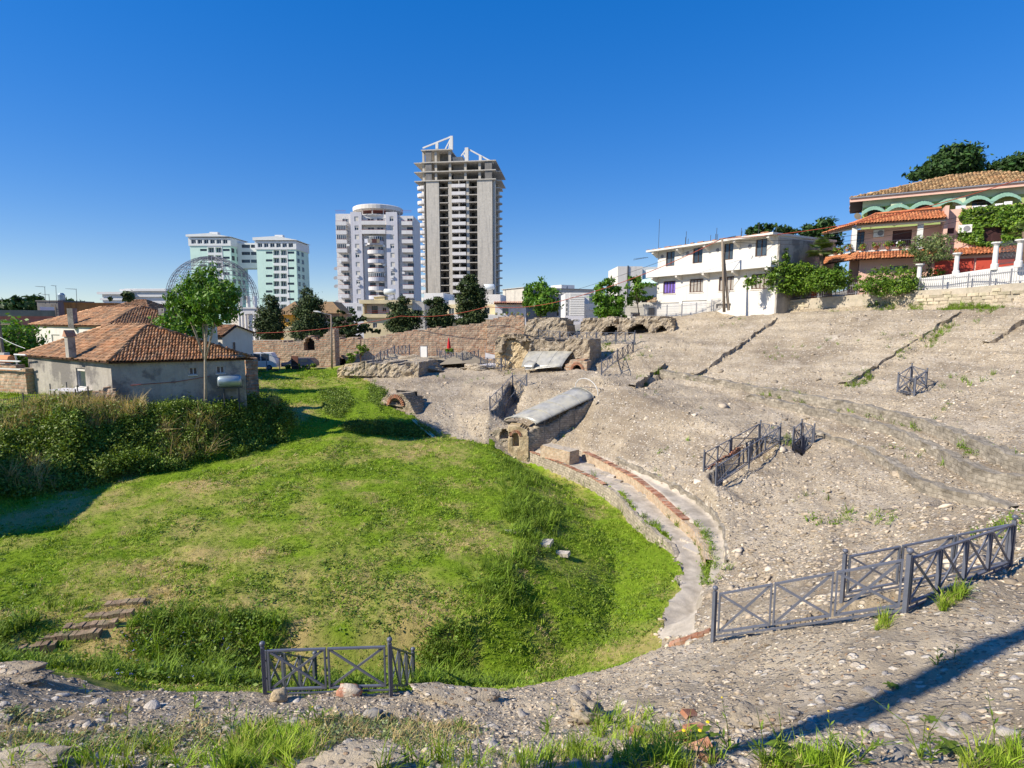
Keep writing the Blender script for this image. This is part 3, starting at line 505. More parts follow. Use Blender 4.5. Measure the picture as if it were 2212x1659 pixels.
# --- build one sheet per kind of ground
ni, nj = GX.shape
idx = np.arange(ni*nj).reshape(ni, nj); Q = np.stack([idx[:-1, :-1], idx[:-1, 1:], idx[1:, 1:], idx[1:, :-1]], -1).reshape(-1, 4)[:, ::-1]
qreg = REG[:-1, :-1].ravel(); ALLV = np.stack([GX.ravel(), GY.ravel(), GZ.ravel()], 1)
DRY = fbm(GX*.16, GY*.16, 4, 51)*1.1+fbm(GX*.9, GY*.9, 4, 52)*.75+.03+np.clip((21-GY)/14, 0, .35)+np.clip((GY-45)/60, 0, .2)
for (u, v, Z, rad, am) in ((470, 1045, -9.1, 2.6, .8), (400, 1055, -9.1, 2.0, .6), (1000, 1200, -9.5, 3.0, .45), (60, 1110, -9.2, 3.5, .5), (130, 1095, -9.2, 2.5, .5), (930, 1330, -9.6, 2.0, .5), (650, 1330, -9.6, 3, .4), (250, 1330, -9.5, 3, .35), (720, 870, -7.2, 3, .5), (600, 900, -7.3, 2, .5)):
    p = atz(u, v, Z); DRY += am*np.exp(-((GX-p.x)**2+((GY-p.y)*.8)**2)/rad**2)
DRY = np.clip(DRY, 0, .92)
GROUND = {}
for k, nm, mk in ((0, 'grass_field', 'grass'), (1, 'gravel_path', 'path'), (2, 'rubble_slope', 'rubble'), (3, 'town_ground', 'town')):
    q = Q[qreg == k]; used, inv = np.unique(q, return_inverse=True)
    me = np_mesh(nm, ALLV[used], inv.reshape(q.shape), MT[mk], True)
    a = me.attributes.new('dry', 'FLOAT', 'POINT'); a.data.foreach_set('value', DRY.ravel()[used].astype(np.float32))
    o = link(nm, me); tag(o, kind='structure'); GROUND[nm] = o
GROUND['grass_field']['label'] = 'mown green grass mound and ramp filling the sunken arena'
GROUND['gravel_path']['label'] = 'pale curved podium walkway round the grassy arena'
GROUND['rubble_slope']['label'] = 'grey rubble and pebble slope of the ruined amphitheatre seating'
GROUND['town_ground']['label'] = 'flat ground of the town behind the amphitheatre'
# ------------------------------------------------------------------ building helpers
class Fr:                                          # a vertical facade: s along it, n inward (away from the viewer), z up
    def __init__(s, x0, y0, x1, y1):
        s.o = Vector((x0, y0, 0)); d = Vector((x1-x0, y1-y0, 0)); s.L = d.length; s.d = d.normalized(); s.n = Vector((-s.d.y, s.d.x, 0))
        s.rz = math.atan2(s.d.y, s.d.x)
    def P(s, a, n, z): q = s.o+s.d*a+s.n*n; return Vector((q.x, q.y, z))
    def px(s, u, v, n=0.0):
        a, b = ray(u, v); o = s.o+s.n*n; t = (a*o.y-o.x)/(s.d.x-a*s.d.y); return t, b*(o.y+s.d.y*t)
    def sub(s, a0, a1, n=0.0):
        p, q = s.P(a0, n, 0), s.P(a1, n, 0); return Fr(p.x, p.y, q.x, q.y)
def FrU(u0, Y0, u1, Y1): return Fr(ray(u0, 700)[0]*Y0, Y0, ray(u1, 700)[0]*Y1, Y1)
def fbox(mb, fr, a0, a1, n0, n1, z0, z1): mb.box(fr.P(a0, n0, z0), fr.d*(a1-a0), fr.n*(n1-n0), (0, 0, z1-z0))
def part(name, mat, parent, fr=None, *boxes):
    mb = MB()
    for b in boxes: fbox(mb, fr, *b)
    return mb.build(name, MT[mat] if isinstance(mat, str) else mat, parent)
def wall_holes(mb, fr, a0, a1, z0, z1, holes, n0=0.0, n1=0.28):
    xs = sorted(set([a0, a1]+[min(max(h[i], a0), a1) for h in holes for i in (0, 1)])); zs = sorted(set([z0, z1]+[min(max(h[i], z0), z1) for h in holes for i in (2, 3)]))
    for i in range(len(xs)-1):
        run = None
        for k in range(len(zs)-1):
            cx, cz = (xs[i]+xs[i+1])/2, (zs[k]+zs[k+1])/2
            hole = any(h[0] < cx < h[1] and h[2] < cz < h[3] for h in holes)
            if not hole: run = (run[0], zs[k+1]) if run else (zs[k], zs[k+1])
            if (hole or k == len(zs)-2) and run:
                fbox(mb, fr, xs[i], xs[i+1], n0, n1, *run); run = None
WCACHE = {}
def win(parent, fr, a0, a1, z0, z1, nx=2, frame='whitecl', pane='glass', n=0.14, fw=0.06, shut=0.0, sill=None, name='window', nz=1):
    w_, h_ = round(a1-a0, 1), round(z1-z0, 1); key = (w_, h_, nx, nz, frame, pane, fw, round(shut, 1))
    if key not in WCACHE:
        m = MB()
        for x in np.linspace(0, w_-fw, nx+1): m.box((x, -.03, 0), (fw, 0, 0), (0, .08, 0), (0, 0, h_))
        for k in range(nz+1): m.box((fw, -.028, k*(h_-fw)/nz), (w_-2*fw, 0, 0), (0, .076, 0), (0, 0, fw))
        fo = m.build('window', MT[frame]); p = MB(); p.box((.01, .02, .01), (w_-.02, 0, 0), (0, .02, 0), (0, 0, h_-.02)); po = p.build('pane', MT[pane]); so = None
        if shut: s_ = MB(); s_.box((.005, -.045, h_*(1-shut)), (w_-.01, 0, 0), (0, .055, 0), (0, 0, h_*shut)); so = s_.build('shutter', MT['shutter'])
        WCACHE[key] = (fo.data, po.data, so.data if so else None)
        for o in (fo, po, so):
            if o: bpy.data.objects.remove(o)
    fd, pd, sd = WCACHE[key]; p = fr.P(a0, n, z0)
    o = link(name, fd, parent, p, (0, 0, fr.rz)); q = bpy.data.objects.new('pane', pd); COL.objects.link(q); q.parent = o
    if sd: q = bpy.data.objects.new('shutter', sd); COL.objects.link(q); q.parent = o
    return o
def px_rect(fr, u0, v0, u1, v1, n=0.0):
    a0, zt = fr.px(u0, (v0+v1)/2, n)[0], 0; a1 = fr.px(u1, (v0+v1)/2, n)[0]; um = (u0+u1)/2
    return a0, a1, fr.px(um, v1, n)[1], fr.px(um, v0, n)[1]
def ground(x, y): return h1(x, y)
def block(name, label, fr, depth, zt, zb, mat, holes=(), wins=(), cat='building', group=None, roofm=None, parapet=0.0):
    """a building: front wall with real openings, body, roof slab"""
    r = thing(name, label, cat, fr.P(fr.L/2, depth/2, zb), group); mb = MB(); wall_holes(mb, fr, 0, fr.L, zb, zt, holes)
    fbox(mb, fr, 0, fr.L, .282, depth, zb, zt); mb.build('wall', MT[mat], r)
    part('roof', roofm or mat, r, fr, (-.12, fr.L+.12, -.12, depth+.12, zt+.002, zt+.18+parapet))
    return r
# barrel tiles ----------------------------------------------------
def tile_shape(L, rad, n=4):
    v = []
    for y, rr, zz in ((0, rad, .035), (L, rad*.8, 0.0)):
        for k in range(n+1):
            a = math.pi*k/n; v.append((-math.cos(a)*rr, y, math.sin(a)*rr*.9+zz))
    f = [(k, k+1, n+2+k, n+1+k) for k in range(n)]
    b = len(v)
    for k in range(n+1):                          # rim thickness at the lower end
        a = math.pi*k/n; v.append((-math.cos(a)*(rad-.02), 0.0, math.sin(a)*(rad-.02)*.9+.02))
    f += [(k+1, k, b+k, b+k+1) for k in range(n)]
    return v, f
def tiles(parent, e0, e1, r1, r0, mat_obj, mat_isl, pitch=.2, course=.34, single=0, rad=None):
    """cover the quad eave e0-e1 / ridge r0-r1 with barrel tiles; the first `single` of them as objects"""
    e0, e1, r1, r0 = map(Vector, (e0, e1, r1, r0)); X = (e1-e0).normalized(); Nn = X.cross(r0-e0).normalized(); Y = Nn.cross(X)
    if Y.z < 0: Y = -Y; Nn = -Nn
    t2 = lambda p: ((p-e0).dot(X), (p-e0).dot(Y)); poly = [t2(p) for p in (e0, e1, r1, r0)]
    W_ = max(p[0] for p in poly); S_ = max(p[1] for p in poly); x0 = min(p[0] for p in poly)
    rad = rad or pitch*.52; L = course*1.25; tv, tf = tile_shape(L, rad); tv = np.array(tv)
    pos = []
    for j in range(int(S_/course)):
        for i in range(int((W_-x0)/pitch)+1):
            x = x0+(i+.5)*pitch; y = j*course
            if in_poly(np.array([x]), np.array([y+.06]), poly)[0]: pos.append((x, y))
    rot = np.array([list(X), list(Y), list(Nn)]).T; l = rootloc(parent)
    me = None; V, Fc = [], []
    for i, (x, y) in enumerate(pos):
        jx, jy, ja = random.gauss(0, .012), random.gauss(0, .025), random.gauss(0, .035); tilt = .09+random.gauss(0, .02)
        p = e0+X*(x+jx)+Y*(y+jy)+Nn*.03
        ca, sa = math.cos(ja), math.sin(ja); A = np.array([[ca, -sa, 0], [sa, ca, 0], [0, 0, 1]]); B = np.array([[1, 0, 0], [0, 1, 0], [0, -tilt*.5, 1]])
        m3 = rot@A@B
        if i < single:
            if me is None: me = np_mesh('roof_tile', tv, np.array(tf), MT[mat_obj])
            o = bpy.data.objects.new('roof_tile', me); COL.objects.link(o); o.parent = parent
            o.matrix_local = Matrix.Translation(p-l)@Matrix(m3.tolist()).to_4x4()
        else:
            b = len(V)*len(tv); V.append(tv@m3.T+np.array(p-l)); Fc.append(np.array(tf)+b)
    if V:
        o = link('roof_tile', np_mesh('roof_tile', np.concatenate(V), np.concatenate(Fc), MT[mat_isl]), parent); o['kind'] = 'stuff'
def quad_part(name, mat, parent, pts_, thick=.12):
    mb = MB(); n = (Vector(pts_[1])-Vector(pts_[0])).cross(Vector(pts_[2])-Vector(pts_[0])).normalized()
    if n.z < 0: n = -n
    mb.prism([Vector(p)-n*thick for p in pts_], n*thick); return mb.build(name, MT[mat], parent)
# ragged masonry: a wall of cells with an uneven top and real openings --------------
def ragged(fr, a0, a1, zb, topfn, depth, openings=(), cell=.18, amp=.10, seed=1, lean=0.0, back=None):
    """returns an MB with UVs; openings: (ac, half width, z sill, z spring) round-headed; cells are cut out through the whole depth `back`"""
    nx = max(2, int((a1-a0)/cell)); zmax = max(topfn(a) for a in np.linspace(a0, a1, 60)); nz = max(2, int((zmax-zb)/cell))
    A = np.linspace(a0, a1, nx+1); Z = np.linspace(zb, zmax, nz+1); ny = max(2, int(depth/(cell*2.5)))
    ca = (A[:-1]+A[1:])/2; cz = (Z[:-1]+Z[1:])/2
    tp = np.array([topfn(a) for a in ca])+fbm(ca*1.3, ca*0+seed, 3, seed)*amp*3
    keep = cz[None, :] < tp[:, None]; keep[:, 0] = True
    for (oc, hw, zs, zp) in openings:
        wv = hw*(1+fbm(ca*2, ca*0, 2, seed+3)*.2)
        for i, a in enumerate(ca):
            d = abs(a-oc)
            if d < hw: keep[i] &= ~((cz > zs) & (cz < zp+math.sqrt(max(0, hw*hw-d*d))))
    vid = {}; V, Fq, UV = [], [], []
    N = np.linspace(0, depth, ny+1)
    def vert(i, j, k):
        key = (i, j, k)
        if key not in vid:
            a, z, n = A[i], Z[j], N[k]; q = np.array([a*2.1+n, ]); r_ = np.array([z*2.1+n*.7])
            if 0: pass
            da = float(fbm(q, r_, 3, seed+11)[0])*amp*1.1; dn = float(fbm(q+9, r_, 4, seed+13)[0])*amp*2.2+float(vnoise(q*3, r_*3, seed+15)[0])*amp*.6; dzz = float(fbm(q+31, r_, 3, seed+17)[0])*amp*.9
            if j == 0: dzz = 0
            vid[key] = len(V); V.append(fr.P(a+da, n+dn+lean*(z-zb), z+dzz)); UV.append((a+n, z))
        return vid[key]
    for i in range(nx):
        for j in range(nz):
            if not keep[i, j]: continue
            Fq.append((vert(i, j, 0), vert(i+1, j, 0), vert(i+1, j+1, 0), vert(i, j+1, 0)))
            for k in range(ny):
                if i == 0 or not keep[i-1, j]: Fq.append((vert(i, j, k), vert(i, j+1, k), vert(i, j+1, k+1), vert(i, j, k+1)))
                if i == nx-1 or not keep[i+1, j]: Fq.append((vert(i+1, j, k), vert(i+1, j, k+1), vert(i+1, j+1, k+1), vert(i+1, j+1, k)))
                if j == nz-1 or not keep[i, j+1]: Fq.append((vert(i, j+1, k), vert(i+1, j+1, k), vert(i+1, j+1, k+1), vert(i, j+1, k+1)))
                if j > 0 and not keep[i, j-1]: Fq.append((vert(i, j, k), vert(i, j, k+1), vert(i+1, j, k+1), vert(i+1, j, k)))
            Fq.append((vert(i, j, ny), vert(i, j+1, ny), vert(i+1, j+1, ny), vert(i+1, j, ny)))
    mb = MB(); mb.v = [tuple(p) for p in V]; mb.f = Fq; mb.uv = UV; return mb
def interp_fn(pairs):
    xs = [p[0] for p in pairs]; zs = [p[1] for p in pairs]; return lambda a: float(np.interp(a, xs, zs))
def rock_mesh(seed, sx, sy, sz, amp=.25, sub=3):
    import bmesh
    bm = bmesh.new(); bmesh.ops.create_icosphere(bm, subdivisions=sub, radius=1.0)
    co = np.array([v.co[:] for v in bm.verts]); f = np.array([[v.index for v in q.verts] for q in bm.faces]); bm.free()
    co = np.sign(co)*np.abs(co)**.8
    co *= (1+amp*2*fbm(co[:, 0]*1.4+seed*3.1+co[:, 2], co[:, 1]*1.4-seed+co[:, 2]*1.3, 4, seed))[:, None]
    return co*np.array([sx, sy, sz]), f
# ------------------------------------------------------------------ foliage
def leaves(centres, radii, n, size, seed=0, clump=None, flat=.0, droop=.0, aspect=.55):
    """(V,F): n leaf quads gathered in clumps over ellipsoids"""
    rg = np.random.default_rng(seed); C = np.array(centres, float); Rr = np.array(radii, float)
    vol = (Rr[:, 0]*Rr[:, 2]+Rr[:, 0]*Rr[:, 1]+Rr[:, 1]*Rr[:, 2])
    nc = max(12, n//(clump or 26)); which = rg.choice(len(C), nc, p=vol/vol.sum())
    d = rg.normal(size=(nc, 3)); d /= np.linalg.norm(d, axis=1)[:, None]
    rad = .45+.55*rg.random(nc)**.45
    cc = C[which]+d*Rr[which]*rad[:, None]; cs = (Rr[which].min(1)*.30)*(.6+.8*rg.random(nc))
    k = rg.integers(0, nc, n); p = cc[k]+rg.normal(size=(n, 3))*cs[k][:, None]*np.array([1, 1, .7])
    nor = d[k]*.8+rg.normal(size=(n, 3))*.75+np.array([0, 0, .45]); nor /= np.linalg.norm(nor, axis=1)[:, None]
    t = np.cross(nor, rg.normal(size=(n, 3))); t /= np.linalg.norm(t, axis=1)[:, None]+1e-9; t[:, 2] -= droop; b = np.cross(nor, t)
    s = size*(.6+.8*rg.random(n)); L_ = (t*s[:, None]); B_ = b*(s*aspect)[:, None]
    V = np.stack([p-L_, p+B_*.9-L_*.1, p+L_, p-B_*.9-L_*.1], 1).reshape(-1, 3); Fq = np.arange(4*n).reshape(n, 4)
    return V, Fq
def leaf_part(name, parent, V, Fq, mat, kind=None):
    o = link(name, np_mesh(name, V-np.array(rootloc(parent)), Fq, MT[mat]), parent)
    if kind: o['kind'] = kind
    return o
def tree(name, label, cat, u, vb, Y, blobs, n, leaf, mat, bark='bark', tr=.16, group=None, limbs=5, base=None, dep=.9, trunk_to=None, clump=None, droop=0.0, aspect=.55):
    """blobs: (u, v, half width px, half height px[, depth offset m])"""
    a, b = ray(u, vb); bx, by = a*Y, Y
    bz = base if base is not None else min(b*Y, h1(bx, by)+.05)
    r = thing(name, label, cat, (bx, by, bz), group); C, Rd = [], []
    for q in blobs:
        off = q[4] if len(q) > 4 else random.uniform(-.6, .6)*q[2]*Y/F
        p = at(q[0], q[1], Y+off); rx, rz = q[2]*Y/F, q[3]*Y/F; C.append(p); Rd.append((rx, rx*dep, rz))
    V, Fq = leaves(C, Rd, n, leaf, seed=int(u*7+vb), clump=clump, droop=droop, aspect=aspect); leaf_part('crown', r, V, Fq, mat)
    tp = Vector(np.mean(np.array(C), 0)) if trunk_to is None else at(*trunk_to); lowest = min(c.z-q[2] for c, q in zip(C, Rd))
    mb = MB(); fork = Vector((bx, by, bz)).lerp(tp, .55); mb.tube([(bx, by, bz-.2), Vector((bx, by, bz)).lerp(fork, .5)+Vector((random.uniform(-.05, .05), 0, 0)), fork, tp], [tr, tr*.8, tr*.65, tr*.2], 8); mb.build('trunk', MT[bark], r, True)
    lm = MB()
    order = sorted(range(len(C)), key=lambda i: -Rd[i][0])[:limbs]
    for i in order: lm.tube([fork, fork.lerp(C[i], .5)+Vector((0, 0, .1)), C[i]], [tr*.5, tr*.35, tr*.1], 6)
    lm.build('limb', MT[bark], r, True)
    return r
# geometry-node scatter: one object, one proto mesh per call -------------------------
def scatter(name, label, P, rot, scl, protos, cat=None, parent=None):
    """P (N,3) points; rot (N,3) eulers; scl (N,3). protos: list of unlinked objects, dealt out at random"""
    roots = []
    pick = RNG.integers(0, len(protos), len(P))
    me = bpy.data.meshes.new(name); me.vertices.add(len(P)); me.vertices.foreach_set('co', np.asarray(P, np.float32).ravel())
    for nm, arr in (('rot', rot), ('scl', scl)):
        a = me.attributes.new(nm, 'FLOAT_VECTOR', 'POINT'); a.data.foreach_set('vector', np.asarray(arr, np.float32).ravel())
    a = me.attributes.new('pick', 'INT', 'POINT'); a.data.foreach_set('value', pick.astype(np.int32))
    o = link(name, me, parent); tag(o, label, cat, kind='stuff')
    ng = bpy.data.node_groups.new('scatter_'+name, 'GeometryNodeTree'); ng.interface.new_socket('Geometry', in_out='INPUT', socket_type='NodeSocketGeometry'); ng.interface.new_socket('Geometry', in_out='OUTPUT', socket_type='NodeSocketGeometry')
    N = ng.nodes.new; L = ng.links.new; gi = N('NodeGroupInput'); go = N('NodeGroupOutput')
    def attr(nm, ty):
        x = N('GeometryNodeInputNamedAttribute'); x.data_type = ty; x.inputs[0].default_value = nm; return x.outputs[0]
    g2i = N('GeometryNodeGeometryToInstance')
    for pr in protos[::-1]:
        oi = N('GeometryNodeObjectInfo'); oi.inputs[0].default_value = pr; L(oi.outputs['Geometry'], g2i.inputs[0])
    m2p = N('GeometryNodeMeshToPoints'); L(gi.outputs[0], m2p.inputs[0])
    iop = N('GeometryNodeInstanceOnPoints'); L(m2p.outputs[0], iop.inputs['Points']); L(g2i.outputs[0], iop.inputs['Instance']); iop.inputs['Pick Instance'].default_value = True
    L(attr('pick', 'INT'), iop.inputs['Instance Index'])
    e2r = N('FunctionNodeEulerToRotation'); L(attr('rot', 'FLOAT_VECTOR'), e2r.inputs[0]); L(e2r.outputs[0], iop.inputs['Rotation']); L(attr('scl', 'FLOAT_VECTOR'), iop.inputs['Scale'])
    L(iop.outputs[0], go.inputs[0])
    md = o.modifiers.new('scatter', 'NODES'); md.node_group = ng
    return o
def proto(name, V, Fq, mat): return bpy.data.objects.new(name, np_mesh(name, V, Fq, MT[mat]))
def blade_tuft(n, h, wd, lean, seed, spread=.05):
    rg = np.random.default_rng(seed); V, Fq = [], []
    for i in range(n):
        a = rg.random()*6.283; r0 = spread*rg.random()**.5; b = rg.random()*6.283; hh = h*(.55+.6*rg.random()); le = lean*hh*(.3+rg.random())
        p = np.array([r0*math.cos(a), r0*math.sin(a), 0]); d = np.array([math.cos(b), math.sin(b), 0]); t = np.array([-d[1], d[0], 0])*wd*(.6+.7*rg.random())
        q = p+d*le*.35+np.array([0, 0, hh*.6]); e = p+d*le+np.array([0, 0, hh])
        k = len(V); V += [p-t, p+t, q+t*.7, q-t*.7, e+t*.06, e-t*.06]; Fq += [(k, k+1, k+2, k+3), (k+3, k+2, k+4, k+5)]
    return np.array(V), np.array(Fq)
# ------------------------------------------------------------------ the town behind, far to near
zA = zc(0, 900, 900, 2212); zM = zc(560, 730, 1160, 2212); zT = zc(1080, 420, 1740, 1564); zB = zc(1100, 930, 1700, 2212); zV = zc(1650, 900, 2350, 2212)
zW = zc(2050, 700, 2850, 2212); zP = zc(2750, 450, 3470, 1991); zR = zc(850, 1150, 1450, 2212); zC = zc(1450, 1250, 2050, 2212); zQ = zc(1700, 1450, 2450, 1555); zS = zc(2300, 1150, 3470, 2212)
def rz(z, fr, x0, y0, x1, y1, n=0.0):
    a = z(x0, y0); b = z(x1, y1); return px_rect(fr, a[0], a[1], b[0], b[1], n)
# --- mint twin towers joined by a bridge
def mint_tower():
    Yt = 214.0; fl = FrU(zM(370, 0)[0], Yt, zM(870, 0)[0], Yt); frr = FrU(zM(1185, 0)[0], Yt, zM(1672, 0)[0], Yt)
    zb = -8.0; r = thing('apartment_tower', 'mint green twin apartment towers joined by a high bridge, behind the wire dome', 'apartment block', fr_mid(fl, frr, zb))
    z0 = fl.px(*zM(620, 430))[1]; pit_ = 3.0
    def zrow(zy): return fl.px(*zM(620, zy))[1]
    for fr, zts, cols, rows, D, sidecols in (
        (fl, (225, 380), ((435, 520, 'n'), (537, 612, 'l'), (630, 705, 'l'), (720, 805, 'n')), [432+97*k for k in range(7)], 13, ((.6, 2.6), (4.5, 6.6), (8.2, 10))),
        (frr, (262, 425), ((1257, 1340, 'n'), (1352, 1428, 'l'), (1443, 1518, 'l'), (1530, 1612, 'n')), [465+97*k for k in range(8)], 13, ((1.0, 3.2), (5.5, 7.6)))):
        zt, za = zrow(zts[0]), zrow(zts[1]); holes = []; W_ = []
        for zy in rows:
            for x0, x1, kd in cols:
                hh = .85 if kd == 'n' else 1.9
                a0 = fr.px(*zM(x0, zy))[0]; a1 = fr.px(*zM(x1, zy))[0]; zc_ = zrow(zy); h = (a0, a1, zc_-hh/2*1.0, zc_+hh/2*1.0)
                holes.append(h); W_.append((h, kd))
        mb = MB(); wall_holes(mb, fr, 0, fr.L, zb, za, holes, 0, .9); fbox(mb, fr, 0, fr.L, .902, D, zb, za); mb.build('wall', MT['mint'], r)
        # white centre strip
        st = MB(); c0 = fr.px(*zM(cols[1][0]-8, 430))[0]; c1 = fr.px(*zM(cols[2][1]+8, 430))[0]
        wall_holes(st, fr, c0, c1, zrow(rows[-1]+60), za-.01, holes, -.12, -.002); st.build('panel', MT['mintw'], r)
        for h, kd in W_: win(r, fr, *h, nx=2 if kd == 'n' else 3, frame='mintw' if kd == 'l' else 'iron', pane='glass', n=.25 if kd == 'n' else .7, fw=.12, nz=1)
        ah = []
        for k in range(6):
            a = fr.L*(.05+.155*k); ah.append((a, a+fr.L*.115, za+.75, za+2.3))
        at_ = MB(); wall_holes(at_, fr, -.3, fr.L+.3, za, za+3.0, ah, -.3, .5); fbox(at_, fr, -.3, fr.L+.3, .502, D+.3, za, za+3.0); at_.build('attic', MT['mintw'], r)
        for h in ah: win(r, fr, *h, nx=2, frame='mintw', pane='glass', n=.1, fw=.12)
        m2 = MB(); m2.prism([fr.P(-.8, -.9, za+3.3), fr.P(fr.L+.8, -.9, za+3.3), fr.P(fr.L+.8, -.9, zt-1.4), fr.P(fr.L*.55, -.9, zt), fr.P(-.8, -.9, zt-.5)], fr.n*(D+1.4)); m2.build('roof', MT['mintw'], r)
        fbox(mm := MB(), fr, fr.L*.4, fr.L*.6, 3, 5, zt, zt+1.0); mm.build('roof_hut', MT['acw'], r)
        sf = Fr(*fr.P(fr.L, 0, 0)[:2], *fr.P(fr.L, D, 0)[:2])
        for zy in rows:
            for s0, s1 in sidecols: win(r, sf, s0, s1, zrow(zy)-.8, zrow(zy)+.8, nx=2, frame='iron', n=-.04, fw=.1)
    fb = FrU(zM(905, 0)[0], Yt+5, zM(1200, 0)[0], Yt+5); zb0, zb1 = fb.px(*zM(1060, 658))[1], fb.px(*zM(1060, 345))[1]; hs_ = []
    for zy in (385, 475, 572):
        for x0, x1 in ((955, 1060), (1070, 1165)): hs_.append(rz(zM, fb, x0, zy-20, x1, zy+20))
    mb = MB(); wall_holes(mb, fb, 0, fb.L, zb0, zb1, hs_); fbox(mb, fb, 0, fb.L, .282, 7, zb0, zb1); mb.build('bridge', MT['mintw'], r)
    for h in hs_: win(r, fb, *h, nx=3, frame='iron', n=.12, fw=.1)
def fr_mid(f1, f2, z): p = (f1.P(0, 0, z)+f2.P(f2.L, 0, z))/2; return p
mint_tower()
# --- pale round-roofed apartment tower
def pale_tower():
    Yt = 184.0; g = lambda x: zT(x, 0)[0]; zr = lambda zy: at(zT(440, zy)[0], zT(440, zy)[1], Yt).z; zb = -7.0
    fr = FrU(g(125), Yt, g(755), Yt); r = thing('apartment_tower', 'pale lilac apartment tower with curved balconies and a round open roof deck', 'apartment block', fr.P(fr.L/2, 8, zb))
    X = lambda x: fr.px(*zT(x, 1000))[0]; fh = 73*(zr(800)-zr(873))/73
    zt = zr(722); lv = [zr(762+73*k) for k in range(11)]
    def pier(x0, x1, n0, m, wx):
        hs_ = [(X(wx[0]), X(wx[1]), z-.75, z+.75) for z in lv]
        mb = MB(); wall_holes(mb, fr, X(x0), X(x1), zb, zt+(.6 if m != 'light' else 0), hs_, n0, n0+.4); fbox(mb, fr, X(x0), X(x1), n0+.402, 14, zb, zt); mb.build('pier', MT[m], r)
        for k, h in enumerate(hs_): win(r, fr, *h, nx=2, frame='whitecl', pane='glass', n=n0+.2, fw=.1, shut=(1.0, .9, .4)[(k*7+x0) % 3])
    pier(262, 350, 0, 'lightg', (293, 326)); pier(545, 635, 0, 'lightg', (575, 607))
    mb = MB(); fbox(mb, fr, X(125), X(260), 2.5, 15, zb, zt+.5); mb.build('wing', MT['light'], r)
    mb = MB(); fbox(mb, fr, X(637), X(757), 1.8, 15, zb, zt-.3); mb.build('wing', MT['light'], r)
    mb = MB(); fbox(mb, fr, X(352), X(543), 1.2, 14, zb, zt); mb.build('centre_bay', MT['light'], r)
    for k in range(11):
        z = zr(808+73*k)
        for x0, x1, n0, n1 in ((140, 226, .2, 2.498), (668, 754, .0, 1.798)):
            mb = MB(); fbox(mb, fr, X(x0), X(x1), n0, n1, z-.15, z+.02); fbox(mb, fr, X(x0), X(x1), n0, n0+.12, z+.022, z+1.05); fbox(mb, fr, X(x1)-.12, X(x1), n0+.122, n1, z+.022, z+1.05); fbox(mb, fr, X(x0), X(x0)+.12, n0+.122, n1, z+.022, z+1.05)
            b = mb.build('balcony', MT['light'], r); rm = MB(); rm.bar(fr.P(X(x0), n0+.06, z+1.2), fr.P(X(x1), n0+.06, z+1.2), .07); rm.build('rail', MT['cablered'], b)
            mid = (X(x0)+X(x1))/2
            if k in (1, 2, 3) and x0 == 140: win(r, fr, X(x0)+.2, X(x1)-.2, z+1.1, z+2.6, nx=5, frame='whitecl', n=n0+.1, fw=.09, name='window')
            else: win(r, fr, mid-.2, mid+1.7, z+.1, z+2.3, nx=2, frame='brownsh' if k % 2 else 'whitecl', pane='glass', n=n1-.06, fw=.09, name='balcony_door')
        if k < 2 or k == 0:
            mb = MB(); fbox(mb, fr, X(354), X(543), -.8, 1.198, z-.15, z+.02); fbox(mb, fr, X(354), X(543), -.8, -.65, z+.022, z+1.1); b = mb.build('balcony', MT['light'], r)
            rm = MB(); rm.bar(fr.P(X(354), -.72, z+1.25), fr.P(X(543), -.72, z+1.25), .07); rm.build('rail', MT['cablered'], b)
            for xx in (390, 465): win(r, fr, X(xx), X(xx)+2.2, z+.2, z+2.2, nx=2, frame='whitecl', n=1.12, fw=.1)
        elif k >= 2:
            z2 = zr(1040+73*(k-3)); c0, c1 = X(385), X(522); mid = (c0+c1)/2; hw = (c1-c0)/2
            arc = [(mid-hw*math.cos(t), 1.198-2.3*math.sin(t)) for t in np.linspace(.15, math.pi-.15, 12)]
            mb = MB(); mb.prism([fr.P(a, n, z2-.15) for a, n in arc], (0, 0, .17))
            for (a, n), (a2, n2) in zip(arc[:-1], arc[1:]): mb.bar(fr.P(a, n+.06, z2+.55), fr.P(a2, n2+.06, z2+.55), .12, 1.06)
            b = mb.build('balcony', MT['light' if k % 2 else 'lightg'], r); rm = MB(); rm.tube([fr.P(a, n+.05, z2+1.2) for a, n in arc], .04, 4); rm.build('rail', MT['cablered'], b)
            if k in (2, 6):
                for (a, n), (a2, n2) in zip(arc[1:-2], arc[2:-1]):
                    p, q = fr.P(a, n+.1, 0), fr.P(a2, n2+.1, 0); f2 = Fr(p.x, p.y, q.x, q.y); win(r, f2, 0, f2.L, z2+1.1, z2+2.5, nx=1, n=0, fw=.09)
            for xx in (398, 470): win(r, fr, X(xx), X(xx)+1.8, z2+.1, z2+2.3, nx=2, frame='brownsh' if k % 3 else 'whitecl', n=1.12, fw=.1, name='balcony_door')
    if True:
        cx = (X(232)+X(640))/2; rad = (X(640)-X(232))/2; c = fr.P(cx, 8.5, 0); zu = zr(640); zl = zr(700)
        mb = MB(); mb.lathe((c.x, c.y, zu-1.6), [(rad*.85, 0), (rad, .3), (rad, 1.5), (rad*.96, 1.7)], 40); mb.build('roof_ring', MT['white'], r)
        mb = MB(); mb.lathe((c.x, c.y, zt), [(rad*.72, 0), (rad*.72, zu-1.6-zt)], 28); mb.build('deck_room', MT['brownsh'], r)
        for t in np.linspace(3.3, 6.1, 7): mb = MB(); mb.lathe((c.x+rad*.92*math.cos(t), c.y+rad*.92*math.sin(t), zt-.5), [(.18, 0), (.18, zu-1.4-zt+.5)], 8); mb.build('column', MT['white'], r)
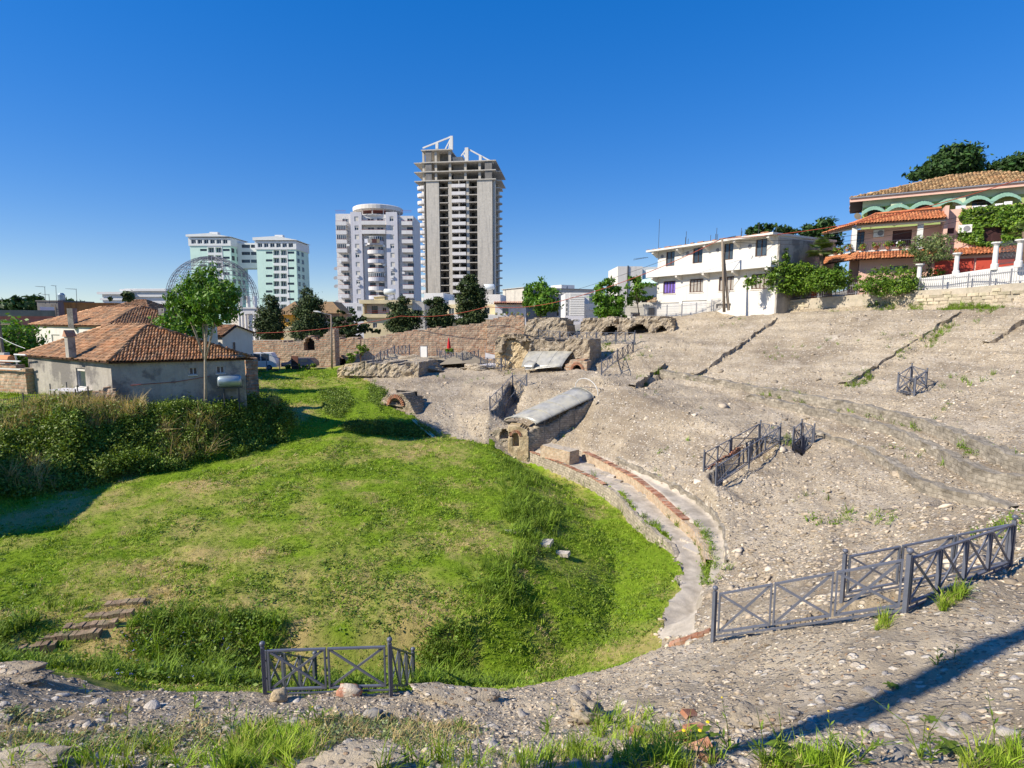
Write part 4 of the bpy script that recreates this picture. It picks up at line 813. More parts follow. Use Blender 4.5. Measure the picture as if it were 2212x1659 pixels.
        mb = MB(); mb.lathe((c.x, c.y, zt-.4), [(rad*.95, 0), (rad*.98, .3), (rad*.98, .5)], 36); mb.build('deck', MT['light'], r)
    rl = [(142, 700, 226), (352, 718, 545), (668, 730, 752)]
    for x0, y0, x1 in rl: mb = MB(); [mb.bar(fr.P(X(x0), .1, zt+h), fr.P(X(x1), .1, zt+h), .06) for h in (.6, 1.1)]; mb.build('rail', MT['cablered'], r)
    for i, (x, y) in enumerate(((300, 1005), (313, 1222), (318, 1290), (590, 1158), (590, 1228), (205, 748), (235, 972), (375, 972), (523, 980), (526, 1132), (523, 1210), (210, 1255), (170, 1110), (168, 1187), (172, 1398), (680, 1195))):
        n0 = -.45 if 262 < x < 350 or 545 < x < 635 else (-.1 if x < 262 else .4); a, z = fr.px(*zT(x, y), n0)
        part('air_conditioner', 'acw', r, fr, (a-.45, a+.45, n0, n0+.4, z-.35, z+.35))
    for x, y in ((116, 1155), (113, 1232), (116, 1300), (126, 1428)):
        a, z = fr.px(*zT(x, y)); mb = MB(); p = fr.P(a, 3, z); mb.lathe((0, 0, 0), [(.05, -.22), (.45, -.1), (.7, .1)], 12); M4 = Matrix.Translation(p)@Matrix.Rotation(R(60), 4, 'X'); mb.v = [tuple(M4@Vector(q)) for q in mb.v]; mb.bar(p, fr.P(a+1.2, 3, z-.2), .08); mb.build('dish', MT['dish'], r)
    for x0, x1, m in ((378, 404, 'paint_w'), (404, 436, 'curtaing'), (438, 476, 'brownsh'), (476, 500, 'canvas')): a0 = X(x0); part('laundry', m, r, fr, (a0, X(x1)-.05, -1.35, -1.31, zr(960), zr(928)))
    gl = MB(); fbox(gl, fr, X(148), X(352), -.6, 2.4, zb, zr(1437)); gl.build('porch', MT['light'], r)
    for x0, x1 in ((152, 205), (212, 258), (296, 328)): win(r, fr, X(x0), X(x1), zr(1500), zr(1462), nx=3, n=-.64, fw=.1)
pale_tower()
# --- unfinished concrete tower
def concrete_tower():
    Yt = 221.0; fr = FrU(zT(868, 0)[0], Yt, zT(1395, 0)[0], Yt-3.0); zb = -7.0
    r = thing('unfinished_tower', 'tall unfinished raw concrete tower with bare floor slabs and white roof trusses', 'tower', fr.P(fr.L/2, 9, zb))
    X = lambda x: fr.px(*zT(x, 900))[0]; zr = lambda zy: fr.px(*zT(1130, zy))[1]; D = 20.0
    ztop = zr(455); fh = zr(500)-zr(560.5); floors = [zr(505+60.5*k) for k in range(17)]
    for x0, x1, n0, n1 in ((868, 970, 0, .5), (1043, 1070, .3, 2.2), (1187, 1208, .3, 2.2), (1275, 1395, 0, .5)): part('pier', 'conc', r, fr, (X(x0), X(x1), n0, n1, zb, ztop))
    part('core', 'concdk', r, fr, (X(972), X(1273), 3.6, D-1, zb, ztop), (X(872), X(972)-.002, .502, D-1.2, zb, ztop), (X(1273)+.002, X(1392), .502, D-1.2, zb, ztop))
    for k, z in enumerate(floors):
        for x0, x1 in ((970, 1043), (1208, 1275)):
            part('floor_slab', 'conc', r, fr, (X(x0)+.002, X(x1)-.002, .15, 3.598, z-.28, z))
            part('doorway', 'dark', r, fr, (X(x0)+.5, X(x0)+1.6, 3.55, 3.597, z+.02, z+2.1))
        part('balcony', 'light', r, fr, (X(1074), X(1184), -.7, 2.3, z-.3, z), (X(1074), X(1184), -.7, -.5, z+.002, z+.95))
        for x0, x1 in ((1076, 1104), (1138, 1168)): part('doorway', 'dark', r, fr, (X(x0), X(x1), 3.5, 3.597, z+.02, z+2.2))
    part('fin', 'conc', r, fr, (X(1129), X(1134), -.45, 3.598, zb, ztop)); 
    # upper open floors
    ups = [(440, 868-0, 1395), (370, 868, 1395), (293, 868, 1395)]
    zs = [zr(448), zr(375), zr(300), zr(200)]
    for i, z in enumerate(zs):
        xr = 1450 if i < 3 else 1070; part('floor_slab', 'conc', r, fr, (X(868)-1.6, X(xr)-(1.2 if i < 3 else 0), -.4, D+.6, z-.32, z+.05))
        if i < 3:
            zn = zs[i+1]-.322; top_x = 1395 if i < 2 else 1065
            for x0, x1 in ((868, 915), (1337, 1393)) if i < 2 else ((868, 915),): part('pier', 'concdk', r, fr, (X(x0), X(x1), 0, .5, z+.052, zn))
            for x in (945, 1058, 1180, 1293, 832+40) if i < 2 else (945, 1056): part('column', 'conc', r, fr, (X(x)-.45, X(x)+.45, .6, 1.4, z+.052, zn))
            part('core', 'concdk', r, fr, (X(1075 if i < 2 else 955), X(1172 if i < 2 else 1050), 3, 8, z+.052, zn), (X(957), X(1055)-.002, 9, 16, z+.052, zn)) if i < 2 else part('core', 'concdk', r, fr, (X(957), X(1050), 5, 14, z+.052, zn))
            part('floor_edge', 'conc', r, fr, (X(868)-4.6, X(868)-1.602, 0, D-3, z-.3, z+.02))
            if i < 2: part('floor_edge', 'conc', r, fr, (X(1450)-1.198, X(1450)+.6, 2, D-5, z-.3, z+.02))
            for nn in (1, 6, 12): part('column', 'conc', r, fr, (X(868)-1.5, X(868)-.7, nn, nn+.8, z+.052, zn))
    part('stair_head', 'conc', r, fr, (X(1070)+.002, X(1150), 3, 9, zr(300)+.06, zr(245)))
    # curved balconies of the two side faces, real slabs and parapets
    for k, z in enumerate(floors):
        for nn in (3.0, 9.5, 16.0):
            arc = [(-.4-3.2*math.sin(t), nn-2.4*math.cos(t)) for t in np.linspace(0, math.pi, 9)]
            mb = MB(); mb.prism([fr.P(a, n, z-.28) for a, n in arc][::-1], (0, 0, .3))
            for (a, n), (a2, n2) in zip(arc[:-1], arc[1:]): mb.bar(fr.P(a, n, z+.5), fr.P(a2, n2, z+.5), .14, .95)
            mb.build('balcony', MT['light'], r)
        mb = MB(); arc = [(fr.L+3.4*math.sin(t), 5-3*math.cos(t)) for t in np.linspace(0, math.pi, 8)]; mb.prism([fr.P(a, n, z-.25) for a, n in arc], (0, 0, .35)); mb.build('balcony', MT['conc'], r)
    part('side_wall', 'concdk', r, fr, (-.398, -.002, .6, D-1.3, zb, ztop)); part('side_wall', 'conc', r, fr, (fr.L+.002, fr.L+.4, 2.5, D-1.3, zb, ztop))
    for nn in (6.2, 12.8): part('pier', 'conc', r, fr, (-1.6, -.4, nn, nn+.7, zb, ztop))
    for nn in (.6, 8): part('pier', 'conc', r, fr, (fr.L+.402, fr.L+1.3, nn, nn+.6, zb, ztop))
    # white roof trusses
    def beam(a, b, w_=.55): p, q = fr.px(*zT(*a)), fr.px(*zT(*b)); mb = MB(); mb.bar(fr.P(p[0], 1, p[1]), fr.P(q[0], 1, q[1]), w_); return mb.build('truss_beam', MT['whitecl'], r)
    for a, b, w_ in (((830, 188), (1062, 95), .5), ((1062, 92), (1062, 203), 1.1), ((945, 145), (945, 195), 1.0), ((1062, 98), (1012, 195), .4), ((1050, 130), (1040, 200), .35), ((1185, 187), (1185, 300), 1.3), ((1185, 190), (1402, 306), .5), ((1185, 190), (1140, 250), .4), ((1295, 252), (1295, 303), 1.0), ((1160, 235), (1170, 262), .35)): beam(a, b, w_)
    gs = MB()
    for k in range(13): gs.bar(fr.P(-3.9, 20.5, zb+4.2*k), fr.P(-3.9, 23, zb+4.2*k), .15)
    for nn in (20.5, 23): gs.bar(fr.P(-3.9, nn, zb), fr.P(-3.9, nn, floors[0]), .18)
    gs.build('scaffold', MT['awn'], r)
concrete_tower()
# --- wire dome over a drum, pale columns
dc = at(462, 645, 130); dr = 88*130/F
r = thing('wire_dome', 'open lattice steel dome frame standing in front of the mint towers', 'dome', dc)
for k in range(16):
    t = 2*math.pi*k/16+.1; mb = MB(); q1, q2 = [], []
    for e in np.linspace(-.12, math.pi/2, 13):
        for rr, q in ((dr, q1), (dr*.955, q2)): q.append((dc.x+rr*math.cos(e)*math.cos(t), dc.y+rr*math.cos(e)*math.sin(t), dc.z+rr*math.sin(e)))
    mb.tube(q1, .055, 4); mb.tube(q2, .055, 4)
    for i in range(12): mb.bar(q1[i], q2[i+1], .05); mb.bar(q2[i], q1[i], .05)
    mb.build('rib', MT['picket'], r)
for e in np.linspace(0, 1.4, 11):
    mb = MB(); mb.tube([(dc.x+dr*.98*math.cos(e)*math.cos(t), dc.y+dr*.98*math.cos(e)*math.sin(t), dc.z+dr*.98*math.sin(e)) for t in np.linspace(0, 2*math.pi, 33)], .045, 4, False); mb.build('ring', MT['picket'], r)
for u in (537, 552, 400, 380, 520, 430): p = at(u, 668, 128); mb = MB(); mb.lathe((p.x, p.y, p.z-6), [(.45, 0), (.45, 6+3.0)], 10); mb.build('column', MT['whitecl'], r)
p = at(575, 668, 122); r = thing('drum_building', 'low round concrete drum beside the pale columns', 'building', (p.x, p.y, -7)); mb = MB(); mb.lathe((p.x-2, p.y+6, -7), [(8.0, 0), (8.0, 8.4), (8.4, 8.6), (8.4, 9.4)], 40); mb.build('wall', MT['conc'], r)
fr = FrU(509, 112, 566, 112); zt, zc0 = fr.px(530, 664)[1], fr.px(530, 678)[1]
r = thing('colonnade', 'pale neoclassical portico with paired columns left of the first cypress', 'portico', fr.P(2, 1, -6))
part('entablature', 'whitecl', r, fr, (-.3, 4.6, -.3, 4, zc0, zt-.25), (-.5, 4.9, -.5, 4.2, zt-.248, zt)); part('wall', 'whitecl', r, fr, (3.0, 8.5, .6, 4, -6, zc0+.9))
for a in (.9, 1.5, 2.2, 3.9, 4.9): mb = MB(); q = fr.P(a, -.1, -6); mb.lathe(q, [(.3, 0), (.27, .5), (.23, zc0+6-.4), (.32, zc0+6-.02)], 12); mb.build('column', MT['whitecl'], r)
part('pilaster', 'whitecl', r, fr, (2.6, 3.6, .1, .598, -6, zc0))
# --- low town blocks
def simple(name, label, u0, u1, vt, Y, mat, depth, wz=None, wins=(), zb=-6.5, frame='whitecl', pane='glass', nx=2, cat='building', tilt=0.0, parapet=0.0, roofm=None, shut=0.0):
    fr = FrU(u0, Y, u1, Y+tilt); zt = fr.px((u0+u1)/2, vt)[1]; hs_ = [px_rect(fr, *q) for q in wins]
    r = block(name, label, fr, depth, zt, zb, mat, hs_, parapet=parapet, roofm=roofm, cat=cat)
    for h in hs_: win(r, fr, *h, nx=nx, frame=frame, pane=pane, shut=shut)
    return r, fr, zt
r, fr, zt = simple('neoclassical_building', 'large cream neoclassical block with stepped cornice above the tiled roofs', 276, 362, 625, 150, 'whitecl', 16, zb=-6)
part('cornice', 'whitecl', r, fr, (-.5, fr.L+.5, -.5, .0, zt-2.0, zt-1.4), (-.9, fr.L+.9, -.9, .0, zt-.5, zt)); f2 = FrU(226, 146, 276, 146); part('wing', 'whitecl', r, f2, (0, f2.L, 0, 14, -6, zt-.9)); part('cornice', 'whitecl', r, f2, (-.8, f2.L, -.8, 0, zt-1.5, zt-.9), (-.4, f2.L, -.4, 0, zt-3, zt-2.5))
r, fr, zt = simple('flat_house', 'long ochre flat roofed house with a dark parapet stain', 130, 256, 656, 95, 'ochrewall', 9, tilt=3); f2 = FrU(85, 95, 130, 95)
r, f2, zt2 = simple('flat_house', 'grey cement flat roofed house with a water tank and ladder', 84, 129, 651, 94, 'concdk', 8)
mb = MB(); q = f2.P(2.6, 2, zt2+.18); mb.lathe(q, [(.5, 0), (.55, .2), (.55, 1.0), (.3, 1.3)], 14); mb.build('water_tank', MT['tank'], r)
mb = MB(); [mb.bar(f2.P(a, -.2, -2), f2.P(a, -.2, zt2-.5), .08) for a in (2.6, 3.2)]; [mb.bar(f2.P(2.6, -.2, z), f2.P(3.2, -.2, z), .06) for z in np.arange(-1.5, zt2-.6, .4)]; mb.build('ladder', MT['pole'], r)
def antenna(u, vb, vt, Y, arm, label):
    p = at(u, vb, Y); q = at(u-1.5, vt, Y); t = thing('antenna', label, 'antenna', p); mb = MB(); mb.tube([p-Vector((0, 0, .3)), q], .035, 5); mb.build('mast', MT['iron'], t); mb = MB()
    e = q+Vector((-arm, 0, .05)); mb.tube([q-Vector((0, 0, .1)), e], .022, 4)
    for k in range(6): c = q.lerp(e, (k+.5)/6); mb.bar(c+Vector((0, -.35+k*.03, 0)), c+Vector((0, .35-k*.03, 0)), .02)
    mb.build('aerial', MT['iron'], t)
antenna(98, 652, 619, 94, 1.6, 'leftmost thin television antenna on the grey flat roof'); antenna(122, 652, 617, 94, .8, 'tallest television antenna on the grey flat roof, leaning slightly'); antenna(166, 654, 624, 95, 1.8, 'television antenna on the ochre flat roof'); antenna(107, 652, 636, 93, 1.2, 'short television antenna between the two taller masts')
r, fr, zt = simple('flat_house', 'old pink flat roofed house with a white shuttered window', -30, 118, 686, 74, 'pinkold', 10, wins=((48, 702, 61, 716),), tilt=4, shut=1.0)
part('parapet', 'concdk', r, fr, (-.2, fr.L+.2, -.2, .15, zt+.182, zt+1.0)); mb = MB(); q = fr.P(fr.L*.82, 2, zt+.18); fbox(mb, fr, fr.L*.78, fr.L*.78+1.5, 1.4, 2.3, zt+.18, zt+1.5); mb.build('tank_box', MT['acw'], r)
# tiled roofs between
def hip_house(name, label, D2, dl, dw, L, Wd, ze, zr_, zb, wall, single=0, ov=.45, cat='house', pitch=.2, tm=('tile', 'tileI'), wins1=(), wins2=()):
    """D2: far left front corner; long front L along dl, short front Wd along dw"""
    dl = Vector((*dl, 0)).normalized(); dw = Vector((*dw, 0)).normalized(); A = Vector((*D2, 0)); B = A+dl*L; C_ = B+dw*Wd; D_ = A+dw*Wd
    r = thing(name, label, cat, ((A+C_)/2).to_tuple()[:2]+(zb,))
    mz = lambda p, z: Vector((p.x, p.y, z)); cen = (A+C_)/2
    f1 = Fr(A.x, A.y, B.x, B.y); f2 = Fr(B.x, B.y, C_.x, C_.y)
    out = lambda p: p+(p-cen).normalized()*ov*1.3
    A2, B2, C2_, D2_ = map(out, (A, B, C_, D_)); hw = Wd/2
    R1 = (B+C_)/2-dl*hw; R0 = (A+D_)/2+dl*hw; kf = ov*(zr_-ze)/hw
    E = [mz(p, ze-kf) for p in (A2, B2, C2_, D2_)]; R1, R0 = mz(R1, zr_), mz(R0, zr_)
    for nm, q in (('roof', [E[0], E[1], R1, R0]), ('roof', [E[1], E[2], R1]), ('roof', [E[2], E[3], R0, R1]), ('roof', [E[3], E[0], R0])):
        n_ = (q[1]-q[0]).cross(q[2]-q[0]).normalized(); mb = MB(); mb.prism([p-n_*.10 for p in q], n_*.09); mb.build(nm, MT['wood'], r)
    tiles(r, E[1], E[2], R1, R1, tm[0], tm[1], pitch, .34, single); tiles(r, E[0], E[1], R1, R0, tm[0], tm[1], pitch, .34, 0)
    tiles(r, E[2], E[3], R0, R1, tm[0], tm[1], pitch*1.5, .5, 0)
    for a, b in ((E[1], R1), (R1, R0), (E[0], R0), (E[2], R1)):
        n = int((b-a).length/.38); V, Fc = [], []; tv, tf = tile_shape(.45, .13); tv = np.array(tv); tf = np.array(tf); Y = (b-a).normalized(); X = Y.cross(Vector((0, 0, 1))).normalized(); Z = X.cross(Y)
        rot = np.array([list(X), list(Y), list(Z)]).T
        for i in range(n): V.append(tv@rot.T+np.array(a+Y*(i*.38)+Z*(.05+random.random()*.03)-rootloc(r))); Fc.append(tf+i*len(tv))
        link('ridge_tile', np_mesh('ridge_tile', np.concatenate(V), np.concatenate(Fc), MT[tm[1]]), r)['kind'] = 'stuff'
    h1_ = [px_rect(f1, *w_[:4]) for w_ in wins1]; h2_ = [px_rect(f2, *w_[:4]) for w_ in wins2]
    mb = MB(); wall_holes(mb, f1, 0, f1.L, zb, ze-.02, h1_); fbox(mb, f1, 0, f1.L, .282, Wd*.9, zb, ze-.02); mb.build('wall', MT[wall], r)
    mb = MB(); wall_holes(mb, f2, 0, f2.L, zb, ze-.025, h2_, -.29, -.01); mb.build('wall', MT[wall], r)
    return r, f1, f2, h1_, h2_, E, R0, R1
r, f1, f2, w1, w2, E, R0, R1 = hip_house('tiled_house', 'white house with a weathered brown tiled roof behind the cement house', (-51.4, 60), (.864, -.503), (.923, .385), 16, 9, -.45, 1.25, -6, 'white', wins1=((*zA(430, 575), *zA(498, 635)),), pitch=.22)
for h in w1: win(r, f1, *h, nx=1, shut=1.0)
for u, v, lab in ((zA(600, 435)[0], 669, ''), (zA(1358, 460)[0], 667, '')):
    p = at(u, 676, 55); part('chimney', 'render', r, Fr(p.x, p.y, p.x+1, p.y), (-.28, .28, -.28, .28, p.z-1.5, p.z+.45))
r, f1, f2, w1, w2, E, R0, R1 = hip_house('tiled_house', 'small red tiled roof peeping over the weathered roofs', (-68, 92), (1, -.1), (.2, 1), 9, 7, 1.2, 3.2, -6, 'pinkold', pitch=.26, tm=('tilered', 'tileI'))
# --- the cement house by the lawn
HC0, HC1, HC2 = (-26.0, 36.0), (-18.8, 39.0), (-37.0, 42.4)
CH, f1, f2, w1, w2, E, R0, R1 = hip_house('cement_house', 'single storey cement rendered house with a hipped terracotta tile roof', HC2, (HC0[0]-HC2[0], HC0[1]-HC2[1]), (HC1[0]-HC0[0], HC1[1]-HC0[1]), 12.72, 7.8, -2.45, -.42, -6.3, 'render', single=300, pitch=.19, ov=.55,
    wins1=((*zA(637, 855), *zA(712, 1015)),), wins2=((*zA(1577, 850), *zA(1645, 907)), (*zA(1803, 838), *zA(1876, 895))))
for h in w1: win(CH, f1, *h, nx=1, shut=.12, n=.12); part('window_sill', 'whitecl', CH, f1, (h[0]-.1, h[1]+.1, -.12, .1, h[2]-.08, h[2]-.003))
for h in w2: win(CH, f2, *h, nx=2, n=-.14, fw=.05); part('window_sill', 'white', CH, f2, (h[0]-.05, h[1]+.05, -.36, -.2, h[2]-.06, h[2]-.003))
# chimney with a gabled cap
p = at(*zA(590, 715), 37.8); cf = Fr(p.x, p.y, p.x+f1.d.x, p.y+f1.d.y)
ch = part('chimney', 'render', CH, cf, (-.23, .23, -.22, .22, p.z-.4, p.z+1.0)); mb = MB(); mb.prism([cf.P(-.32, -.3, p.z+1.01), cf.P(.32, -.3, p.z+1.01), cf.P(0, -.3, p.z+1.45)], cf.n*.6); mb.build('chimney_cap', MT['brickred'], ch)
q = [f2.P(1.0, -.34, f2.px(*zA(880, 1005), -.34)[1]), f2.P(3.6, -.34, f2.px(*zA(1300, 975), -.34)[1]), f2.P(5.6, -.34, f2.px(*zA(1660, 925), -.34)[1])]; mb = MB(); mb.tube(q, .018, 5); mb.build('pipe', MT['cablered'], CH)
dp = [at(*zA(120, 742), 42), at(*zA(128, 742), 42), at(*zA(150, 860), 42.2), at(*zA(176, 980), 42.4)]; t = tag(MB_t := None or thing('drainpipe', 'white plastic drainpipe slanting down the left end of the cement house', 'pipe', dp[-1])); mb = MB(); mb.tube(dp, .06, 7); mb.tube([at(*zA(120, 740), 42), at(*zA(215, 745), 41.3)], .06, 7); mb.build('pipe', MT['pipe'], t)
# tank on a bracket
a0, zz = f2.px(*zA(1820, 965), -.9); a1, _ = f2.px(*zA(2005, 965), -.9); t = thing('water_tank', 'grey blue steel water tank lying on a frame against the cement house', 'tank', f2.P((a0+a1)/2, -.9, -6)); mb = MB(); rd = .42
mb.tube([f2.P(a0-.05, -.9, zz), f2.P(a0+.08, -.9, zz), f2.P(a1-.08, -.9, zz), f2.P(a1+.05, -.9, zz)], [rd*.75, rd, rd, rd*.75], 24); mb.build('tank_body', MT['tank'], t, True)
mb = MB(); [mb.bar(f2.P(a, n, zz-rd-.03), f2.P(a, n, -6.2), .05) for a in (a0+.3, a1-.15) for n in (-1.2, -.6)]; [mb.bar(f2.P(a0-.1, n, zz-rd-.03), f2.P(a1+.1, n, zz-rd-.03), .06) for n in (-1.2, -.6)]; mb.bar(f2.P(a1-.15, -1.2, zz-rd), f2.P(a0+1.2, -1.2, -6), .04); mb.build('stand', MT['iron'], t)
# crumbling stub and yard things
ca0 = Fr(HC0[0]-.9, HC0[1]-.7, HC0[0]+.5, HC0[1]-.45); mb = ragged(ca0, 0, 1.35, -6.4, interp_fn([(0, -4.6), (.8, -4.35), (1.35, -4.6)]), .5, cell=.12, amp=.08, seed=3); tag(mb.build('masonry_stub', MT['brickw']), 'crumbling brick and stone stub at the corner of the cement house', 'ruin')
t = thing('table_frame', 'low sheet metal topped frame beside the cement house wall', 'table', at(*zA(480, 1090), 37.5)); fr = FrU(zA(355, 0)[0], 37.6, zA(595, 0)[0], 36.6); zz = fr.px(*zA(470, 1042))[1]; part('tabletop', 'lightg', t, fr, (0, fr.L, 0, 1.1, zz, zz+.04))
for a in (.04, fr.L-.09):
    for n in (.02, 1.05): part('leg', 'iron', t, fr, (a, a+.05, n, n+.05, -6.2, zz+.45))
# left yard: brick walls, utility pole
fr = FrU(-40, 43, 44, 41.5); mb = ragged(fr, 0, fr.L, -6.6, interp_fn([(0, -3.4), (fr.L, -3.55)]), .6, cell=.25, amp=.04, seed=5); tag(mb.build('yard_wall', MT['brickw']), 'dark old brick yard wall at the left edge beside the cement house', 'wall')
sh = thing('lean_to', 'broken lean-to roof edge with white battens on the yard wall', 'roof', fr.P(1, .3, -3.4)); part('batten', 'pipe', sh, fr, (0, fr.L, -.3, -.2, -3.15, -3.05)); part('batten', 'pipe', sh, fr, (0, fr.L, -.3, -.2, -3.75, -3.66)); mb = MB(); mb.tube([fr.P(1.2, .2, -3.02), fr.P(2.8, .2, -3.0)], .3, 8); mb.build('tile_cap', MT['tilered'], sh)
p = at(*zA(40, 840), 44); t = thing('utility_pole', 'dark utility pole on a concrete foot at the far left', 'pole', p); mb = MB(); mb.tube([p, p+Vector((-.1, 0, 3.6))], .11, 8); mb.bar(p+Vector((-.9, 0, 3.3)), p+Vector((.8, 0, 3.35)), .1); mb.build('shaft', MT['pole'], t); mb = MB(); mb.cbox(p+Vector((0, 0, -.9)), .55, .5, 2.0); mb.build('footing', MT['white'], t)
# --- stone gable cottage, yellow and brown houses, fallen wall
fr = FrU(zM(700, 0)[0], 59, zM(1080, 0)[0], 63.5); zap, zev = fr.px(*zM(870, 1375))[1], fr.px(*zM(720, 1500))[1]
r = thing('gable_cottage', 'rough stone cottage gable with an orange tiled roof beside the young tree', 'house', fr.P(fr.L/2, 2, -6)); mb = MB(); ax = fr.px(*zM(870, 1375))[0]; mb.prism([fr.P(0, 0, -6.2), fr.P(fr.L, 0, -6.2), fr.P(fr.L, 0, zev+.3), fr.P(ax, 0, zap), fr.P(0, 0, zev)], fr.n*7); w_ = mb.build('wall', MT['white'], r)
for e in ((fr.P(-.25, 7, zev-.1), fr.P(-.25, -.35, zev-.1), fr.P(ax, -.35, zap+.02), fr.P(ax, 7, zap+.02)), (fr.P(fr.L+.3, -.3, zev+.2), fr.P(fr.L+.3, 7, zev+.2), fr.P(ax, 7, zap+.05), fr.P(ax, -.3, zap+.05))): quad_part('roof', 'wood', r, e, .08)
tiles(r, fr.P(-.25, 7, zev-.05), fr.P(-.25, -.35, zev-.05), fr.P(ax, -.35, zap+.08), fr.P(ax, 7, zap+.08), 'tile', 'tileI', .22, .34); win(r, fr, ax-.6, ax-.1, zev-1.9, zev-.7, nx=1, n=-.03)
r, fr, zt = simple('yellow_house', 'bright yellow house with a brown tiled roof between two cypresses', zM(1445, 0)[0], zM(1690, 0)[0], zM(0, 1255)[1], 108, 'yellow', 10, wins=((*zM(1500, 1290), *zM(1545, 1330)),))
mb = MB(); mb.prism([fr.P(-1, -1, zt+.2), fr.P(fr.L+1, -1, zt+.2), fr.P(fr.L*.45, 3, zt+2.9)], fr.n*6); mb.build('roof_gable', MT['tilebrown'], r); part('balcony', 'cream', r, fr, (0, fr.L*.3, -1.2, -.002, zt-3.6, zt-2.4), (fr.L*.6, fr.L, -1.2, -.002, zt-3.6, zt-2.4))
r, fr, zt = simple('cream_wall_house', 'plain cream gable wall under the yellow house', zM(1470, 0)[0], zM(1600, 0)[0], zM(0, 1400)[1], 98, 'cream', 6)
r, fr, zt = simple('brown_house', 'dull brown house behind the tall cypress by the lamp post', zM(1830, 0)[0], zM(2180, 0)[0], zM(0, 1235)[1], 112, 'brownw', 9); mb = MB(); mb.prism([fr.P(-1, -1, zt+.2), fr.P(fr.L+1, -1, zt+.2), fr.P(fr.L*.6, 3, zt+2.6), fr.P(fr.L*.3, 3, zt+2.6)], fr.n*6); mb.build('roof_gable', MT['tilebrown'], r)
for k in range(3): a = fr.L*(.2+.27*k); win(r, fr, a, a+1.1, zt-3, zt-1.4, nx=2, n=-.03)
# --- cream house group below the towers
fr = FrU(zB(487, 0)[0], 105, zB(1092, 0)[0], 105); zf = lambda y: fr.px(*zB(700, y))[1]; X = lambda x: fr.px(*zB(x, 600))[0]
hs_ = [(X(568), X(645), zf(490), zf(390)), (X(705), X(752), zf(465), zf(412)), (X(602), X(655), zf(668), zf(606)), (X(1210), X(1250), zf(680), zf(595))]
r = thing('cream_house', 'cream two storey house with a recessed blue balcony below the pale tower', 'house', fr.P(fr.L/2, 4, -6))
mb = MB(); wall_holes(mb, fr, 0, fr.L, -7, zf(535), hs_[2:3]); fbox(mb, fr, 0, fr.L, .282, 9, -7, zf(535)); mb.build('wall', MT['cream'], r)
mb = MB(); wall_holes(mb, fr, 0, fr.L, zf(535)+.01, zf(368), hs_[:2], 1.5, 1.78); fbox(mb, fr, 0, fr.L, 1.782, 9, zf(535)+.01, zf(368)); mb.build('wall', MT['lightg'], r)
part('balcony', 'cream', r, fr, (-.2, X(830), -.5, 1.498, zf(540), zf(528)), (-.2, X(830), -.5, -.35, zf(528)+.002, zf(495)), (0, .3, -.3, 1.497, zf(495)+.002, zf(368)), (X(822), X(1092), -.3, 1.497, zf(528)+.002, zf(368)))
part('roof', 'cream', r, fr, (-.5, fr.L+.2, -.7, 9.2, zf(366), zf(320))); win(r, fr, *hs_[0], nx=2, frame='brownsh', n=1.64); win(r, fr, *hs_[1], nx=2, n=1.64); win(r, fr, *hs_[2], nx=2, n=.14)
part('wall', 'conc', r, fr, (fr.L+.002, X(1252), 0, 9, -7, zf(320)-.3)); part('roof_hut', 'cream', r, fr, (X(575), X(712), 3, 6, zf(319), zf(262))); mb = MB(); mb.prism([fr.P(X(560), 2.8, zf(275)), fr.P(X(722), 2.8, zf(262)), fr.P(X(640), 2.8, zf(248))], fr.n*3.4); mb.build('hut_roof', MT['white'], r)
for a, b in ((X(505), X(820)), ): mb = MB(); [mb.bar(fr.P(a, -.42, zf(495)+h), fr.P(b, -.42, zf(495)+h), .05) for h in (.3, .6)]; mb.build('rail', MT['cablered'], r)
def solar_tank(fr, a, n, z, label):
    t = thing('solar_tank', label, 'water tank', fr.P(a, n, z)); mb = MB(); mb.tube([fr.P(a-1.1, n, z+1.7), fr.P(a-1.0, n, z+1.7), fr.P(a+1.0, n, z+1.7), fr.P(a+1.1, n, z+1.7)], [.4, .55, .55, .4], 18); mb.build('tank_body', MT['tankw'], t, True)
    mb = MB(); [mb.bar(fr.P(a+s*.9, n+q, z), fr.P(a+s*.8, n+q*.6, z+1.3), .06) for s in (-1, 1) for q in (-.5, .5)]; mb.bar(fr.P(a-.9, n, z+.6), fr.P(a+.9, n, z+1.2), .05); mb.build('stand', MT['iron'], t)
solar_tank(fr, X(773), 3.5, zf(319), 'pale cylindrical water tank on a stand on the cream house roof')
fr = FrU(zB(1255, 0)[0], 112, zB(2130, 0)[0], 110); zf = lambda y: fr.px(*zB(1700, y))[1]; X = lambda x: fr.px(*zB(x, 400))[0]
r = thing('white_house', 'long white and cream house with two balcony doors behind the tall pine', 'house', fr.P(fr.L/2, 4, -5)); hs_ = [(X(1550), X(1620), zf(495), zf(420)), (X(1995), X(2063), zf(495), zf(415)), (X(1265), X(1282), zf(480), zf(390))]
mb = MB(); wall_holes(mb, fr, 0, fr.L, -6, zf(375), hs_); fbox(mb, fr, 0, fr.L, .282, 9, -6, zf(375)); mb.build('wall', MT['cream'], r); part('wall', 'whitecl', r, fr, (-.05, X(1485), -.06, 9, zf(374), zf(230)), (-.05, X(1300), -.3, -.002, -6, zf(372)))
part('wall', 'white', r, fr, (X(1985), X(2190), .5, 8, zf(374), zf(250)), (X(1487), X(1983), .5, 8, zf(374), zf(320))); part('balcony', 'white', r, fr, (X(1490), fr.L+.4, -1.1, -.002, zf(562), zf(500)))
for h in hs_: win(r, fr, *h, nx=2, frame='white')
solar_tank(fr, X(2000), 5, zf(249), 'pale cylindrical water tank on the white house roof beside the pine')
